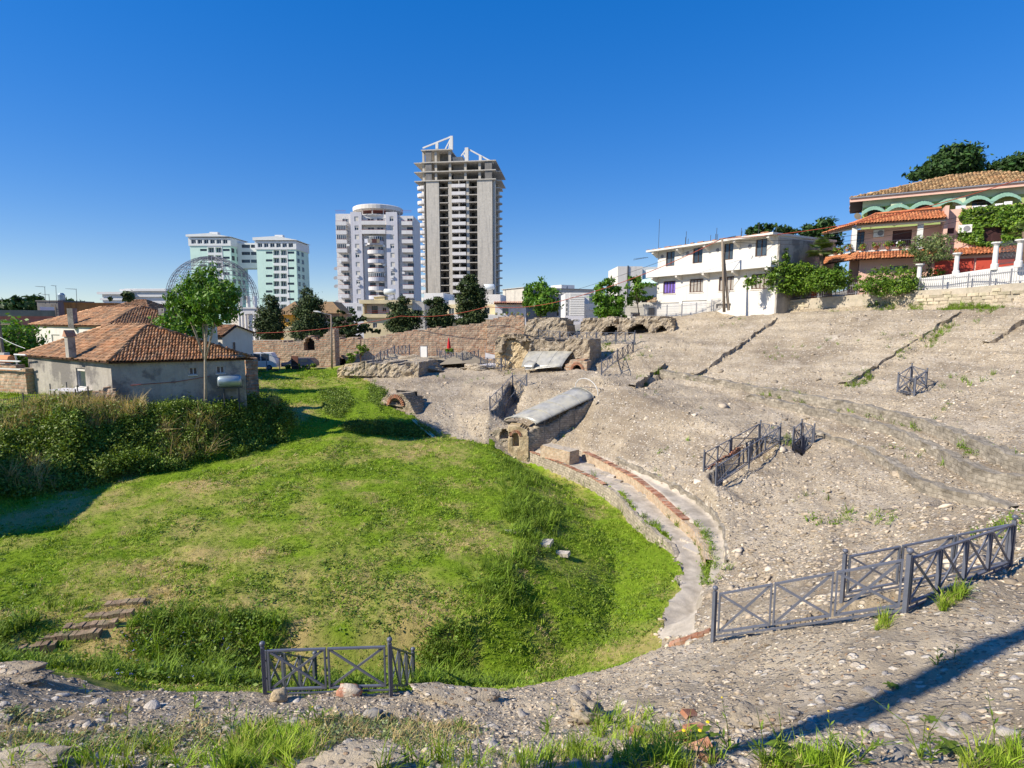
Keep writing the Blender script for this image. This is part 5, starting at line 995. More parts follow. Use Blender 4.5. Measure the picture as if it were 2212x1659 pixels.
fr = FrU(zV(88, 0)[0], 108, zV(418, 0)[0], 108); zf = lambda y: fr.px(*zV(200, y))[1]; X = lambda x: fr.px(*zV(x, 480))[0]
r = thing('terrace_house', 'small white terrace house with a striped red tile awning and potted plants', 'house', fr.P(fr.L/2, 3, -5)); mb = MB(); h = (X(165), X(232), zf(515), zf(452)); wall_holes(mb, fr, 0, fr.L, -5, zf(412), [h]); fbox(mb, fr, 0, fr.L, .282, 7, -5, zf(412)); mb.build('wall', MT['lightg'], r); win(r, fr, *h, nx=1, frame='white', pane='glassl')
quad_part('awning', 'tilebrown', r, (fr.P(-.2, -1.2, zf(412)), fr.P(fr.L, -1.2, zf(418)), fr.P(fr.L, .4, zf(398)), fr.P(-.2, .4, zf(392))), .1); tiles(r, fr.P(-.2, -1.25, zf(412)+.05), fr.P(fr.L, -1.25, zf(412)+.05), fr.P(fr.L, .4, zf(392)+.1), fr.P(-.2, .4, zf(392)+.1), 'tilered', 'tilered', .4, .4); part('terrace', 'white', r, fr, (-8, X(190), -1.6, -.002, zf(575), zf(530)))
PLN = ('leftmost small potted plant on the white terrace edge', 'second small potted plant from the left on the white terrace edge', 'third small potted plant from the left on the white terrace edge', 'middle small potted plant on the white terrace edge', 'third small potted plant from the right on the white terrace edge', 'second small potted plant from the right on the white terrace edge', 'rightmost small potted plant on the white terrace edge')
for k in range(7): V, Fq = leaves([fr.P(.3+k*1.0, -1.4, zf(518))], [(.3, .3, .35)], 60, .1, seed=k); tp = thing('potted_plant', PLN[k], 'plant', fr.P(.3+k*1.0, -1.4, zf(528)), 'potted plants along the white terrace'); leaf_part('foliage', tp, V, Fq, 'lf_weed'); mb = MB(); mb.lathe(fr.P(.3+k*1.0, -1.4, zf(530)), [(.12, 0), (.18, .3)], 8); mb.build('pot', MT['brickred'], tp)
antenna(zV(208, 0)[0], zV(0, 395)[1], zV(0, 262)[1], 109, .9, 'lattice television antenna right of the small terrace house roof')
# --- grey flats, louvred block, mint wall
fr = FrU(zV(285, 0)[0], 142, zV(395, 0)[0], 136); f2 = FrU(zV(395, 0)[0], 136, zV(1140, 0)[0], 146); zf = lambda y: f2.px(*zV(700, y))[1]; X = lambda x: f2.px(*zV(x, 400))[0]
r = thing('grey_flats', 'grey concrete apartment block with loggias behind the bright green tree', 'apartment block', f2.P(6, 5, -5)); hs_ = []
for k in range(4): y0 = 262+78*k; hs_ += [(X(690), X(772), zf(y0+66), zf(y0+4)), (X(588), X(680), zf(y0+66), zf(y0+4))]
hs_ = [h for h in hs_]; mb = MB(); wall_holes(mb, f2, 0, f2.L, -6, zf(246), hs_, 0, 1.3); fbox(mb, f2, 0, f2.L, 1.302, 11, -6, zf(246)); mb.build('wall', MT['conc'], r)
for h in hs_: win(r, f2, *h, nx=3, frame='conc', pane='glass', n=1.1, fw=.12); part('balcony', 'conc', r, f2, (h[0], h[1], -.3, -.002, h[2]-.1, h[2]+.55))
part('side_wall', 'concdk', r, fr, (0, fr.L-.02, 0, 9, -6, zf(246)-.1)); [win(r, fr, a, a+1.4, zf(330+80*k), zf(295+80*k), nx=2, n=-.03) for k in range(2) for a in (1.2, 4.2)]
part('stair_head', 'whitecl', r, f2, (X(866), X(1008), 3, 8, zf(245), zf(192))); win(r, f2, X(920), X(935), zf(240), zf(203), nx=1, n=2.96); part('roof', 'conc', r, f2, (-.3, f2.L+.3, -.3, 11.3, zf(245)+.0, zf(240)+.0)); 
fr = FrU(zV(835, 0)[0], 104, zV(1040, 0)[0], 104); zf = lambda y: fr.px(*zV(900, y))[1]; r = thing('louvre_block', 'white house clad in horizontal white louvres beside the dark bushy tree', 'house', fr.P(fr.L/2, 4, -5)); part('wall', 'whitecl', r, fr, (0, fr.L, .1, 9, zf(535), zf(300)), (0, fr.L, .1, 9, -6, zf(536)))
for z in np.arange(zf(533), zf(302), .42): part('louvre', 'whitecl', r, fr, (.9, fr.L, -.08, .098, z, z+.33))
for k in range(5): win(r, fr, .15, .6, zf(395+48*k), zf(352+48*k), nx=1, n=.02)
part('plinth', 'lightg', r, fr, (-.02, fr.L+.02, -.12, .098, -6, zf(537))); f2 = FrU(zV(1040, 0)[0], 106, zV(1205, 0)[0], 106); part('wing', 'whitecl', r, f2, (.01, f2.L, 0, 7, -6, zf(405)), (.01, f2.L*.4, 2, 7, zf(404), zf(305))); part('terrace_rail', 'white', r, f2, (-6, f2.L, -.1, 0.0, zf(300), zf(285)))
win(r, f2, 3.0, 5.4, zf(525), zf(468), nx=2, n=-.03, pane='glassl'); part('air_conditioner', 'acw', r, f2, (1.0, 1.8, -.4, -.01, zf(475), zf(460)))
win(r, fr, fr.L*.4, fr.L*.7, zf(592), zf(572), nx=2, n=-.16)
fr = FrU(zV(1390, 0)[0], 92, zV(1650, 0)[0], 92); zf = lambda y: fr.px(*zV(1500, y))[1]; X = lambda x: fr.px(*zV(x, 200))[0]
r = thing('pale_wall_house', 'tall plain off white house with a mint striped awning left of the white villa', 'house', fr.P(fr.L/2, 4, -2)); part('wall', 'white', r, fr, (0, fr.L, 0, 9, -3, zf(8))); part('pipe', 'iron', r, fr, (X(1500), X(1512), -.15, -.002, -1, zf(0))); part('side_wall', 'mintw', r, fr, (fr.L+.002, X(1900), 1.4, 8, -3, zf(5)))
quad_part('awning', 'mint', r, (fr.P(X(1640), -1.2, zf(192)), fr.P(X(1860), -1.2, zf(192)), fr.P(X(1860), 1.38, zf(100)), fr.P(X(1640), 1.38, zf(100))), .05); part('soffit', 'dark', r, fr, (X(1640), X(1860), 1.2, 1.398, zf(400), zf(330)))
fr = FrU(zV(1480, 0)[0], 74, zV(1810, 0)[0], 73); zf = lambda y: fr.px(*zV(1600, y))[1]; X = lambda x: fr.px(*zV(x, 480))[0]
t = thing('plaster_wall', 'weathered plaster yard wall with a barred gate left of the white villa', 'wall', fr.P(fr.L/2, .3, 0)); mb = MB(); h = (X(1728), X(1796), zf(545), zf(452)); h2 = (X(1545), X(1640), zf(545), zf(503)); wall_holes(mb, fr, 0, fr.L, -.5, zf(395), [h, h2], 0, .4); mb.build('wall', MT['white'], t)
mb = MB(); [mb.bar(fr.P(a, .15, h[2]), fr.P(a, .15, h[3]), .03) for a in np.linspace(h[0], h[1], 9)]; mb.build('gate', MT['iron'], t); part('recess', 'dark', t, fr, (h[0], h[1], .36, .398, h[2], h[3])); part('sheet', 'lightg', t, fr, (h2[0], h2[1], .2, .398, h2[2]+.3, h2[3]))
mb = ragged(fr.sub(X(1560), X(1812), .8), 0, X(1812)-X(1560), -.5, interp_fn([(0, zf(395)), (1.5, zf(385)), (3, zf(340)), (4.5, zf(318))]), .9, cell=.2, amp=.1, seed=8); tag(mb.build('brick_ruin', MT['brickw']), 'broken red brick heap behind the weathered plaster wall', 'ruin')
# ------------------------------------------------------------------ white villa
def villa():
    fr = FrU(zW(478, 0)[0], 71, zW(1580, 0)[0], 57); X = lambda x, n=0: fr.px(*zW(x, 600), n)[0]
    zmap = lambda x, y, n=0: fr.px(*zW(x, y), n)[1]
    zb = -.3; zroof = zmap(1570, 262, -.9); zpt = zmap(1580, 470, -.9); zpb = zmap(1580, 562, -.9)
    r = thing('villa', 'long white two storey villa with a full length balcony and round vents', 'house', fr.P(fr.L/2, 4, 0.5))
    up = [rz(zW, fr, *q) for q in ((571, 460, 652, 552), (822, 433, 912, 528), (1112, 402, 1200, 498), (1408, 368, 1516, 474))]
    lo = [rz(zW, fr, *q) for q in ((545, 712, 660, 816), (792, 692, 920, 803), (1066, 674, 1207, 788), (1370, 652, 1520, 770))]
    zl = [h[2] for h in lo]; base = sum(zl)/4; lo = [(h[0], h[1], base, base+1.55) for h in lo]; bu = sum(h[2] for h in up)/4; up = [(h[0], h[1], bu, bu+1.75) for h in up]
    ga = [(X(492), X(706), zb+.4, zb+2.35), (X(732), X(965), zb+.4, zb+2.5)]; gr = (X(1055), X(1195), 1.25, 1.75)
    mb = MB(); wall_holes(mb, fr, 0, fr.L, zb, zpb+.1, lo+ga+[gr]); wall_holes(mb, fr, 0, fr.L, zpb+.101, zroof, up); mb.build('wall', MT['white'], r)
    part('body', 'white', r, fr, (0.002, fr.L-.002, .282, 10, zb, zroof)); 
    for h in up: win(r, fr, *h, nx=2, frame='wood', pane='glass', n=.15, fw=.08)
    for i, h in enumerate(lo):
        q = win(r, fr, *h, nx=4, frame='wood', pane='curtain' if i == 0 else 'curtaing', n=.15, fw=.09); part('window_sill', 'white', r, fr, (h[0]-.1, h[1]+.1, -.07, .1, h[2]-.1, h[2]-.004))
    for h in ga:
        g = part('garage_door', 'whitecl', r, fr, (h[0], h[1], .12, .2, h[2], h[3]))
        part('door_rib', 'lightg', g, fr, *[(h[0], h[1], .10, .118, z, z+.03) for z in np.arange(h[2]+.3, h[3]-.1, .3)])
    part('grille', 'iron', r, fr, *[(a, a+.03, .1, .13, gr[2], gr[3]) for a in np.linspace(gr[0], gr[1]-.03, 12)])
    part('balcony', 'whitecl', r, fr, (-1.0, fr.L+.0, -1.0, -.002, zpb, zpb+.18), (-1.0, fr.L, -1.0, -.86, zpb+.182, zpt), (-1.0, -.86, -.858, -.002, zpb+.182, zpt))
    part('roof', 'white', r, fr, (-1.0, fr.L+.15, -1.1, 10.2, zroof+.002, zroof+.22)); nrd = random.Random(4)
    part('roof_kerb', 'brickred', r, fr, *[(a, a+nrd.uniform(.3, .9), -1.12, -.9, zroof+.222, zroof+.222+nrd.uniform(.04, .14)) for a in np.arange(-.9, fr.L-.6, 1.0)])
    for k in range(5):
        a = -.2+k*(fr.L-.3)/4.05
        for z1, z0 in ((zroof, zroof-.75), (zpb, zpb-.6)): mb = MB(); mb.prism([fr.P(a, -.95, z1-.003), fr.P(a, 0, z1-.003), fr.P(a, 0, z0), fr.P(a, -.9, z1-.25)], fr.d*.3); mb.build('bracket', MT['white'], r)
    for x, y in ((537, 466), (775, 438), (1057, 408), (1358, 374)):
        a, z = fr.px(*zW(x, y)); mb = MB(); mb.lathe((0, 0, 0), [(.22, 0), (.22, .04), (.12, .05), (.06, .08)], 16); M4 = Matrix.Translation(fr.P(a, 0, z))@Matrix.Rotation(fr.rz, 4, 'Z')@Matrix.Rotation(R(90), 4, 'X'); mb.v = [tuple(M4@Vector(q)) for q in mb.v]; mb.build('vent', MT['dish'], r)
    side = Fr(*fr.P(fr.L, 0, 0)[:2], *fr.P(fr.L, 8.6, 0)[:2]); mb = MB(); wall_holes(mb, side, .0, 9.9, zb, zroof-.25, [], -.2, -.003); mb.build('side_wall', MT['render'], r)
    win(r, side, 7.5, 8.3, zroof-2.2, zroof-1.2, nx=2, frame='wood', n=-.23)
    rod = MB()
    for x, y0, y1 in ((485, 375, 118), (740, 340, 232), (735, 340, 285), (760, 335, 300), (970, 310, 265), (1025, 305, 198), (1015, 305, 255), (1035, 305, 255), (1256, 275, 200), (1262, 275, 225), (1585, 240, 185), (1420, 245, 160)):
        a, z = fr.px(*zW(x, y0)); z1 = fr.px(*zW(x, y1))[1]; rod = MB(); rod.tube([fr.P(a, .3, zroof), fr.P(a+.05, .3, z1)], .028, 5); rod.build('rebar', MT['iron'], r)
    q = fr.P(fr.px(*zW(480, 400))[0]-.6, -.8, zroof-.6); mb = MB(); mb.tube([q, q+fr.d*-2.6+Vector((0, 0, -.1))], .025, 4); [mb.bar(q+fr.d*(-.4*k)+fr.n*-.5, q+fr.d*(-.4*k)+fr.n*.5, .02) for k in range(1, 6)]; mb.build('aerial', MT['iron'], r)
    return fr, zroof, zpb
VF, VZR, VZP = villa()
def pole_on(u, vb, vt, Y, rad, name, label, mat='pole', lean=0.0, z0=None):
    p = at(u, vb, Y); q = at(u+lean, vt, Y); t = thing(name, label, 'pole', p); mb = MB(); mb.tube([p-Vector((0, 0, .3)), p.lerp(q, .5), q], [rad, rad*.85, rad*.7], 8); mb.build('shaft', MT[mat], t, True); return t, q
UPt, UPq = pole_on(*zW(1118, 0)[:1], zW(0, 962)[1], zW(0, 300)[1], 58.5, .16, 'utility_pole', 'tall wooden utility pole in front of the white villa', lean=-4.5)
mb = MB(); a = at(*zW(1160, 955), 58.6); b = at(*zW(1112, 438), 58.6); mb.tube([a-Vector((0, 0, .2)), b], [.15, .11], 8); mb.build('brace', MT['pole'], UPt)
mb = MB(); mb.bar(UPq+Vector((-.3, 0, -.1)), UPq+Vector((1.4, 0, .25)), .08); mb.build('crossarm', MT['iron'], UPt)
# ------------------------------------------------------------------ pink and green house
def pinkhouse():
    r = thing('pink_house', 'pink house with orange tiled roofs, shuttered windows and a green upper storey', 'house', (40, 56, 3))
    fg = FrU(zP(405, 0)[0], 64, 2222, 56.3); X = lambda x: fg.px(*zP(x, 650))[0]; zg = 13.4
    ap = at(*zP(1350, 395), 62.5); e0 = fg.P(-1.3, -.9, zg); e1 = fg.P(fg.L+2.5, -.9, zg); b0 = fg.P(-1.3, 9, zg); b1 = fg.P(fg.L+2.5, 9, zg); R1 = ap+fg.d*2.5
    hs_ = [rz(zP, fg, *q) for q in ((525, 700, 690, 790), (955, 672, 1142, 780), (1500, 625, 1680, 740))]
    mb = MB(); wall_holes(mb, fg, 0, fg.L+2, 6, zg-.05, hs_); mb.build('wall', MT['green'], r); part('wall', 'greenpale', r, fg, (-.02, X(480), -.03, -.001, 6, zg-.1), (X(480)+.01, fg.L+2, -.03, -.001, zg-1.0, zg-.1)); part('body', 'concdk', r, fg, (0, fg.L+2, .282, 9, 3, zg-.05))
    for h in hs_: win(r, fg, *h, nx=3, frame='wood', n=.15)
    for q in ((e0, e1, R1, ap), (b0, e0, ap), (b1, b0, ap, R1), (e1, b1, R1)):
        n_ = (q[1]-q[0]).cross(q[2]-q[0]).normalized(); mb = MB(); mb.prism([p-n_*.12 for p in q], n_*.1); mb.build('roof', MT['wood'], r)
    tiles(r, e0, e1, R1, ap, 'tile', 'tilebrown', .30, .42); tiles(r, b0, e0, ap, ap, 'tile', 'tilebrown', .30, .42)
    part('fascia', 'pink', r, fg, (-1.3, fg.L+2.5, -.95, -.75, zg-.42, zg-.08)); mb = MB(); mb.tube([fg.P(-1.3, -1.05, zg-.02), fg.P(fg.L+2.5, -1.05, zg-.02)], .09, 6); mb.build('gutter', MT['picket'], r)
    # scalloped awning: one wavy corrugated sheet
    n_ = 120; a0, a1 = X(475), X(1935); V, Fc = [], []
    for i in range(n_+1):
        t = i/n_; a = a0+(a1-a0)*t; ph = (t*6) % 1.0; zz = zg-1.85+.62*math.sin(math.pi*ph)**.8+.02*math.sin(i*2.6)+.25*t
        V += [fg.P(a, -.05, zz+.32), fg.P(a, -1.25, zz), fg.P(a, -1.25, zz-.30)]
        if i: b = 3*(i-1); Fc += [(b, b+1, b+4, b+3), (b+1, b+2, b+5, b+4)]
    mb = MB(); mb.add(V, Fc); aw = mb.build('awning', MT['awn'], r); sm = aw.modifiers.new('thick', 'SOLIDIFY'); sm.thickness = .03
    for x, y in ((795, 690), (1385, 640)): a, z = fg.px(*zP(x, y), -.4); part('air_conditioner', 'greenpale', r, fg, (a-.5, a+.5, -.42, -.04, z-.4, z+.4))
    # pink front block with the tiled balcony roof
    fp = Fr(35.0, 57.0, 35+.865*6.3, 57-.50*6.3); sd = Fr(34.0, 60.4, 35.0, 57.0); Xp = lambda x: fp.px(*zP(x, 1000))[0]; zf = lambda x, y, n=0: fp.px(*zP(x, y), n)[1]
    ze = zf(435, 888); zfl = zf(430, 1112); zsk = zf(430, 1200); zr_ = zf(530, 765, 1.8)
    hs_ = [rz(zP, fp, 757, 912, 937, 1062, 1.6), rz(zP, fp, 420, 925, 493, 1104, 1.6), rz(zP, fp, 735, 1245, 905, 1290, .2)]
    mb = MB(); wall_holes(mb, fp, -.8, fp.L+.3, zfl, ze, hs_[:2], 1.6, 1.88); wall_holes(mb, fp, 0, fp.L+.3, 1.5, zfl-.4, hs_[2:], .2, .5); fbox(mb, fp, -.8, fp.L+.2, 1.882, 7, 1.5, ze); fbox(mb, fp, 0.002, fp.L+.2, .502, 1.88, 1.5, zfl-.4); fbox(mb, fp, fp.L+.302, fp.L+.6, .2, 2.5, 1.5, zr_); mb.build('wall', MT['pink'], r)
    win(r, fp, *hs_[0], nx=2, frame='brownsh', pane='brownsh', n=1.7, name='shutter_window'); win(r, fp, *hs_[1], nx=2, frame='wood', n=1.72, name='balcony_door'); win(r, fp, *hs_[2], nx=2, frame='wood', n=.32)
    h = hs_[0]; part('shutter_slat', 'brownsh', r, fp, *[(h[0]+.1, h[1]-.1, 1.66, 1.7, z, z+.05) for z in np.arange(h[2]+.1, h[3]*.5+h[2]*.5, .09)])
    part('balcony', 'whitecl', r, fp, (-.1, fp.L+.3, -.4, 1.598, zfl-.4, zfl)); part('balcony', 'whitecl', r, sd, (0, sd.L-.2, -.3, 1.0, zfl-.4, zfl))
    for a, n in ((Xp(395)-.2, -.2), (Xp(1010)-.2, .0)): part('pillar', 'whitecl', r, fp, (a, a+.45, n, n+.4, zfl+.002, ze-.002))
    part('beam', 'whitecl', r, fp, (-.5, fp.L+.35, -.35, .25, ze, ze+.28)); part('beam', 'whitecl', r, sd, (-.3, sd.L-.3, -.2, .25, ze-.05, ze+.2))
    c0 = fp.P(-.55, -.75, ze+.2); c1 = fp.P(fp.L+.35, -.6, ze+.2); t1 = fp.P(fp.L+.2, 1.9, zr_); t0 = fp.P(1.2, 1.9, zr_-.1); l0 = sd.P(-.9, -.5, ze-.05); quad_part('roof', 'wood', r, (c0, c1, t1, t0), .1); quad_part('roof', 'wood', r, (l0, c0, t0), .1)
    tiles(r, c0, c1, t1, t0, 'tilered', 'tilered', .25, .42, 160); tiles(r, l0, c0, t0, t0, 'tilered', 'tilered', .25, .42, 60)
    mb = MB(); mb.tube([c0+Vector((0, 0, .12)), t0+Vector((0, 0, .12))], .13, 7); mb.tube([t0+Vector((0, 0, .1)), t1+Vector((0, 0, .1))], .13, 7); mb.build('ridge_tile', MT['tilered'], r)
    k0 = fp.P(-.5, -1.1, zsk); k1 = fp.P(fp.L+.3, -1.1, zsk); k2 = fp.P(fp.L+.3, -.41, zfl-.12); k3 = fp.P(-.1, -.41, zfl-.12); quad_part('skirt', 'wood', r, (k0, k1, k2, k3), .06); tiles(r, k0, k1, k2, k3, 'tilered', 'tilered', .25, .3, 60)
    s0 = sd.P(-.6, -1.0, zsk-.1); quad_part('skirt', 'wood', r, (s0, k0, k3, sd.P(-.2, -.35, zfl-.12)), .06); tiles(r, s0, k0, k3, sd.P(-.2, -.35, zfl-.12), 'tilered', 'tilered', .25, .3, 0)
    for f_, L_ in ((fp, fp.L+.2), (sd, sd.L)):
        mb = MB(); mb.bar(f_.P(0, -.32, zfl+.85), f_.P(L_, -.32, zfl+.85), .04); [mb.bar(f_.P(a, -.32, zfl), f_.P(a, -.32, zfl+.85), .018) for a in np.arange(.05, L_, .16)]; mb.build('railing', MT['iron'], r)
    a, z = fp.px(*zP(630, 940), 1.2); ac = part('air_conditioner', 'acw', r, fp, (a-.45, a+.45, 1.2, 1.58, z-.35, z+.35)); ac_fan(ac, fp, a+.15, 1.19, z)
    a, z = fg.px(*zP(430, 785), -.3); mb = MB(); mb.lathe((0, 0, 0), [(.05, -.12), (.3, -.05), (.4, .05)], 16); M4 = Matrix.Translation(fg.P(a, -.4, z))@Matrix.Rotation(R(75), 4, 'X'); mb.v = [tuple(M4@Vector(q)) for q in mb.v]; mb.build('dish', MT['canvas'], r)
    for i, (x, y) in enumerate(((335, 1092), (480, 1080), (605, 1085), (715, 1087), (830, 1080), (250, 1115), (215, 1140))):
        s_, z = fp.px(*zP(x, y), -.5); q = fp.P(s_, -.5, zfl+.1) if x > 300 else sd.P(1.0+(x-215)/60*1.2, -.45, zfl+.05)
        t = thing('flower_pot', ('leftmost red geranium pot on the straight balcony edge', 'bushy red geranium pot beside the balcony door', 'red geranium pot under the balcony air conditioner', 'widest red geranium pot under the brown shutters', 'white flowering pot at the right end of the balcony', 'pink trailing flower pot on the angled left balcony end', 'lowest pink flower pot at the far left balcony tip')[i], 'flower pot', q, 'flower pots on the pink house balcony')
        mb = MB(); mb.lathe(q-Vector((0, 0, .1)), [(.13, 0), (.19, .25)], 8); mb.build('pot', MT['brickred'], t); V, Fq = leaves([q+Vector((0, 0, .3))], [(.38, .3, .28)], 170, .09, seed=60+i); leaf_part('foliage', t, V, Fq, 'lf_weed'); V, Fq = leaves([q+Vector((0, 0, .33))], [(.42, .33, .3)], 45, .06, seed=90+i); leaf_part('flower', t, V, Fq, 'paint_w' if i == 4 else 'fl_red', 'stuff')
    # plain pink wall to the right, garages under it
    fw_ = Fr(fp.P(fp.L+.6, 1.2, 0).x, fp.P(fp.L+.6, 1.2, 0).y, 48.6, 49.8); Xw = lambda x: fw_.px(*zP(x, 900))[0]; zw = fw_.px(*zP(1040, 742))[1]
    hs_ = [rz(zP, fw_, 1265, 893, 1335, 945), rz(zP, fw_, 1600, 885, 1785, 1030)]; mb = MB(); wall_holes(mb, fw_, 0, fw_.L+3, 1.5, zw, hs_); fbox(mb, fw_, 0.002, fw_.L+3, .282, 4, 1.5, zw); mb.build('wall', MT['pink'], r)
    for h in hs_: win(r, fw_, *h, nx=2, frame='brownsh', pane='brownsh', n=.08); part('shutter_slat', 'brownsh', r, fw_, *[(h[0]+.08, h[1]-.08, .03, .07, z, z+.05) for z in np.arange(h[2]+.08, h[3]-.1, .1)])
    a, z = fw_.px(*zP(1440, 898), -.4); ac = part('air_conditioner', 'acw', r, fw_, (a-.5, a+.5, -.4, -.01, z-.36, z+.36)); ac_fan(ac, fw_, a+.12, -.41, z)
    ga = fw_.sub(Xw(1150), Xw(2000), -1.6); zt = ga.px(*zP(1360, 1150))[1]; xs = [ga.px(*zP(x, 1230))[0] for x in (1155, 1335, 1362, 1520, 1543, 1900)]
    part('garage', 'pink', r, ga, (0, ga.L+2, .2, 1.59, 1.5, zt), (0, ga.L+2, -.05, .198, zt-.3, zt))
    for a, b in zip(xs[::2], xs[1::2]): part('garage_door', 'reddoor', r, ga, (a, b, .05, .19, 1.5, zt-.32))
    q = (ga.P(xs[1], -.45, zt-.05), ga.P(ga.L+2, -.45, zt-.05), ga.P(ga.L+2, 1.5, zt+.75), ga.P(xs[1], 1.5, zt+.75)); quad_part('garage_roof', 'wood', r, q, .06); tiles(r, *q, 'tilered', 'tilered', .26, .42, 60)
    # washing on the upper terrace
    for i, (x0, x1, y0, y1, m) in enumerate(((1350, 1445, 682, 725, 'lightg'), (1445, 1500, 685, 720, 'cream'), (1505, 1575, 683, 712, 'paint_w'), (1578, 1645, 680, 708, 'paint_w'), (1712, 1795, 662, 695, 'paint_w'), (1803, 1880, 643, 692, 'paint_w'))):
        f3 = fg.sub(0, fg.L, -1.6); h = rz(zP, f3, x0, y0, x1, y1); t = tag(part('laundry', m, None, f3, (h[0], h[1], 0, .03, h[2], h[3])), ('grey sheet leftmost on the washing line', 'cream cloth on the washing line', 'white towel next to the cream cloth on the line', 'white towel above the ivy edge on the line', 'large white sheet second from the right end of the line', 'rightmost and tallest white sheet on the washing line')[i], 'laundry', 'washing on the green house terrace')
    wl = MB(); wl.bar(fg.P(X(1300), -1.6, fg.px(*zP(1600, 665), -1.6)[1]+.15), fg.P(X(1930), -1.6, fg.px(*zP(1860, 640), -1.6)[1]+.1), .02); wl.build('washing_line', MT['cable'], r)
    return fg, fp, fw_, zw
def ac_fan(ac, f_, a, n, z):
    mb = MB(); mb.lathe((0, 0, 0), [(.26, 0), (.26, .02), (.2, .025), (.05, .02)], 18); M4 = Matrix.Translation(f_.P(a, n, z))@Matrix.Rotation(f_.rz, 4, 'Z')@Matrix.Rotation(R(90), 4, 'X'); mb.v = [tuple(M4@Vector(q)) for q in mb.v]; mb.build('fan_grille', MT['dish'], ac)
PG, PF_, PW_, PZW = pinkhouse()
# ------------------------------------------------------------------ road edge: picket fences, white ramp wall, columns, retaining wall
def picket_fence(name, label, posts, hgt, single=300, mid=False):
    P3 = [at(u, v, Yr(u)+.25) for u, v in posts]; t = thing(name, label, 'fence', P3[len(P3)//2]); mp, mk = None, None; cnt = 0; rest = MB(); pk = None
    for p in P3: part('post', 'picket', t, Fr(p.x, p.y, p.x+1, p.y-.6), (-.05, .05, -.05, .05, p.z-.2, p.z+hgt+.05))
    for p, q in zip(P3[:-1], P3[1:]):
        mb = MB(); [mb.bar(p+Vector((0, 0, h)), q+Vector((0, 0, h)), .04) for h in (.12, hgt-.18)]; mb.build('rail', MT['picket'], t); L_ = (q-p).length; n = max(3, int(L_/.15))
        for i in range(1, n):
            c = p.lerp(q, i/n); top_ = hgt+(.08 if not mid else .05*math.sin(i*1.2))
            if cnt < single:
                if pk is None: m0 = MB(); m0.cbox((0, 0, .02), .022, .022, top_-.03); m0.cbox((0, 0, top_-.01), .012, .012, .06); po = m0.build('picket', MT['picket']); pk = po.data; bpy.data.objects.remove(po)
                link('picket', pk, t, c, (0, 0, .5)); cnt += 1
            else: rest.cbox(c+Vector((0, 0, .02)), .022, .022, top_)
        if mid: mb = MB(); [mb.bar(p.lerp(q, i/(2*n))+Vector((0, 0, hgt-.18 if i % 2 else hgt-.32)), p.lerp(q, (i+1)/(2*n))+Vector((0, 0, hgt-.32 if i % 2 else hgt-.18)), .018) for i in range(2*n)]; mb.build('scroll', MT['picket'], t)
    if rest.v: o = rest.build('picket', MT['picket'], t); o['kind'] = 'stuff'
zz = lambda l: [zW(*q) for q in l]
picket_fence('picket_fence', 'low grey picket fence on the rock edge before the white villa garages', zz([(180, 1030), (372, 1030), (480, 1028), (580, 1027), (718, 1024), (855, 1012), (998, 1003)]), 1.35)
picket_fence('picket_fence', 'grey picket fence on the stone wall from the utility pole to the red door', zz([(998, 978), (1135, 960), (1278, 930), (1420, 908), (1578, 893), (1728, 884), (1835, 858), (1995, 852)]), 1.25)
zzp = lambda l: [zP(*q) for q in l]
picket_fence('picket_fence', 'tall grey scrolled picket fence before the clipped hedges and the white wall', zzp([(62, 1545), (226, 1528), (413, 1512), (610, 1495), (803, 1481), (1005, 1472), (1225, 1463), (1463, 1444), (1668, 1427), (1865, 1408), (2050, 1392), (2300, 1372)]), 1.05, mid=True)
# white ramp wall
pts_b = zzp([(960, 1475), (1225, 1468), (1670, 1430), (2100, 1390)]); pts_t = zzp([(1005, 1372), (1230, 1335), (1670, 1270), (2100, 1205)])
B3 = [at(u, v, Yr(u)+.9) for u, v in pts_b]; T3 = [at(t[0], t[1], Yr(b[0])+.9) for t, b in zip(pts_t, pts_b)]; mb = MB()
T3 = [Vector((b.x, b.y, t.z)) for b, t in zip(B3, T3)]
for i in range(3): mb.prism([B3[i]-Vector((0, 0, .4)), B3[i+1]-Vector((0, 0, .4)), T3[i+1], T3[i]], Vector((.2, .3, 0)))
tag(mb.build('ramp_wall', MT['whitecl']), 'smooth white wall rising to the right behind the picket fence', 'wall')
for k, (x, y0, y1, lab) in enumerate(((997, 1470, 1228, 'white column standing at the low left end of the ramp wall'), (1352, 1312, 1125, 'white column before the red garage doors'), (1715, 1248, 1024, 'white column left of the wrought iron gate'), (1938, 1222, 998, 'white column right of the wrought iron gate'))):
    u, v = zP(x, y0); Y = Yr(u)+1.1; p = at(u, v, Y); q = at(*zP(x+8, y1), Y); t = thing('column', lab, 'column', p, 'white columns along the ramp'); h = q.z-p.z; mb = MB(); mb.lathe(p, [(.26, -.3), (.26, .12), (.19, .2), (.17, h-.28), (.2, h-.26)], 14); mb.build('shaft', MT['whitecl'], t, False); mb = MB(); mb.lathe(p+Vector((0, 0, h-.25)), [(.17, 0), (.3, .14), (.34, .15), (.34, .25)], 8); mb.build('capital', MT['whitecl'], t)
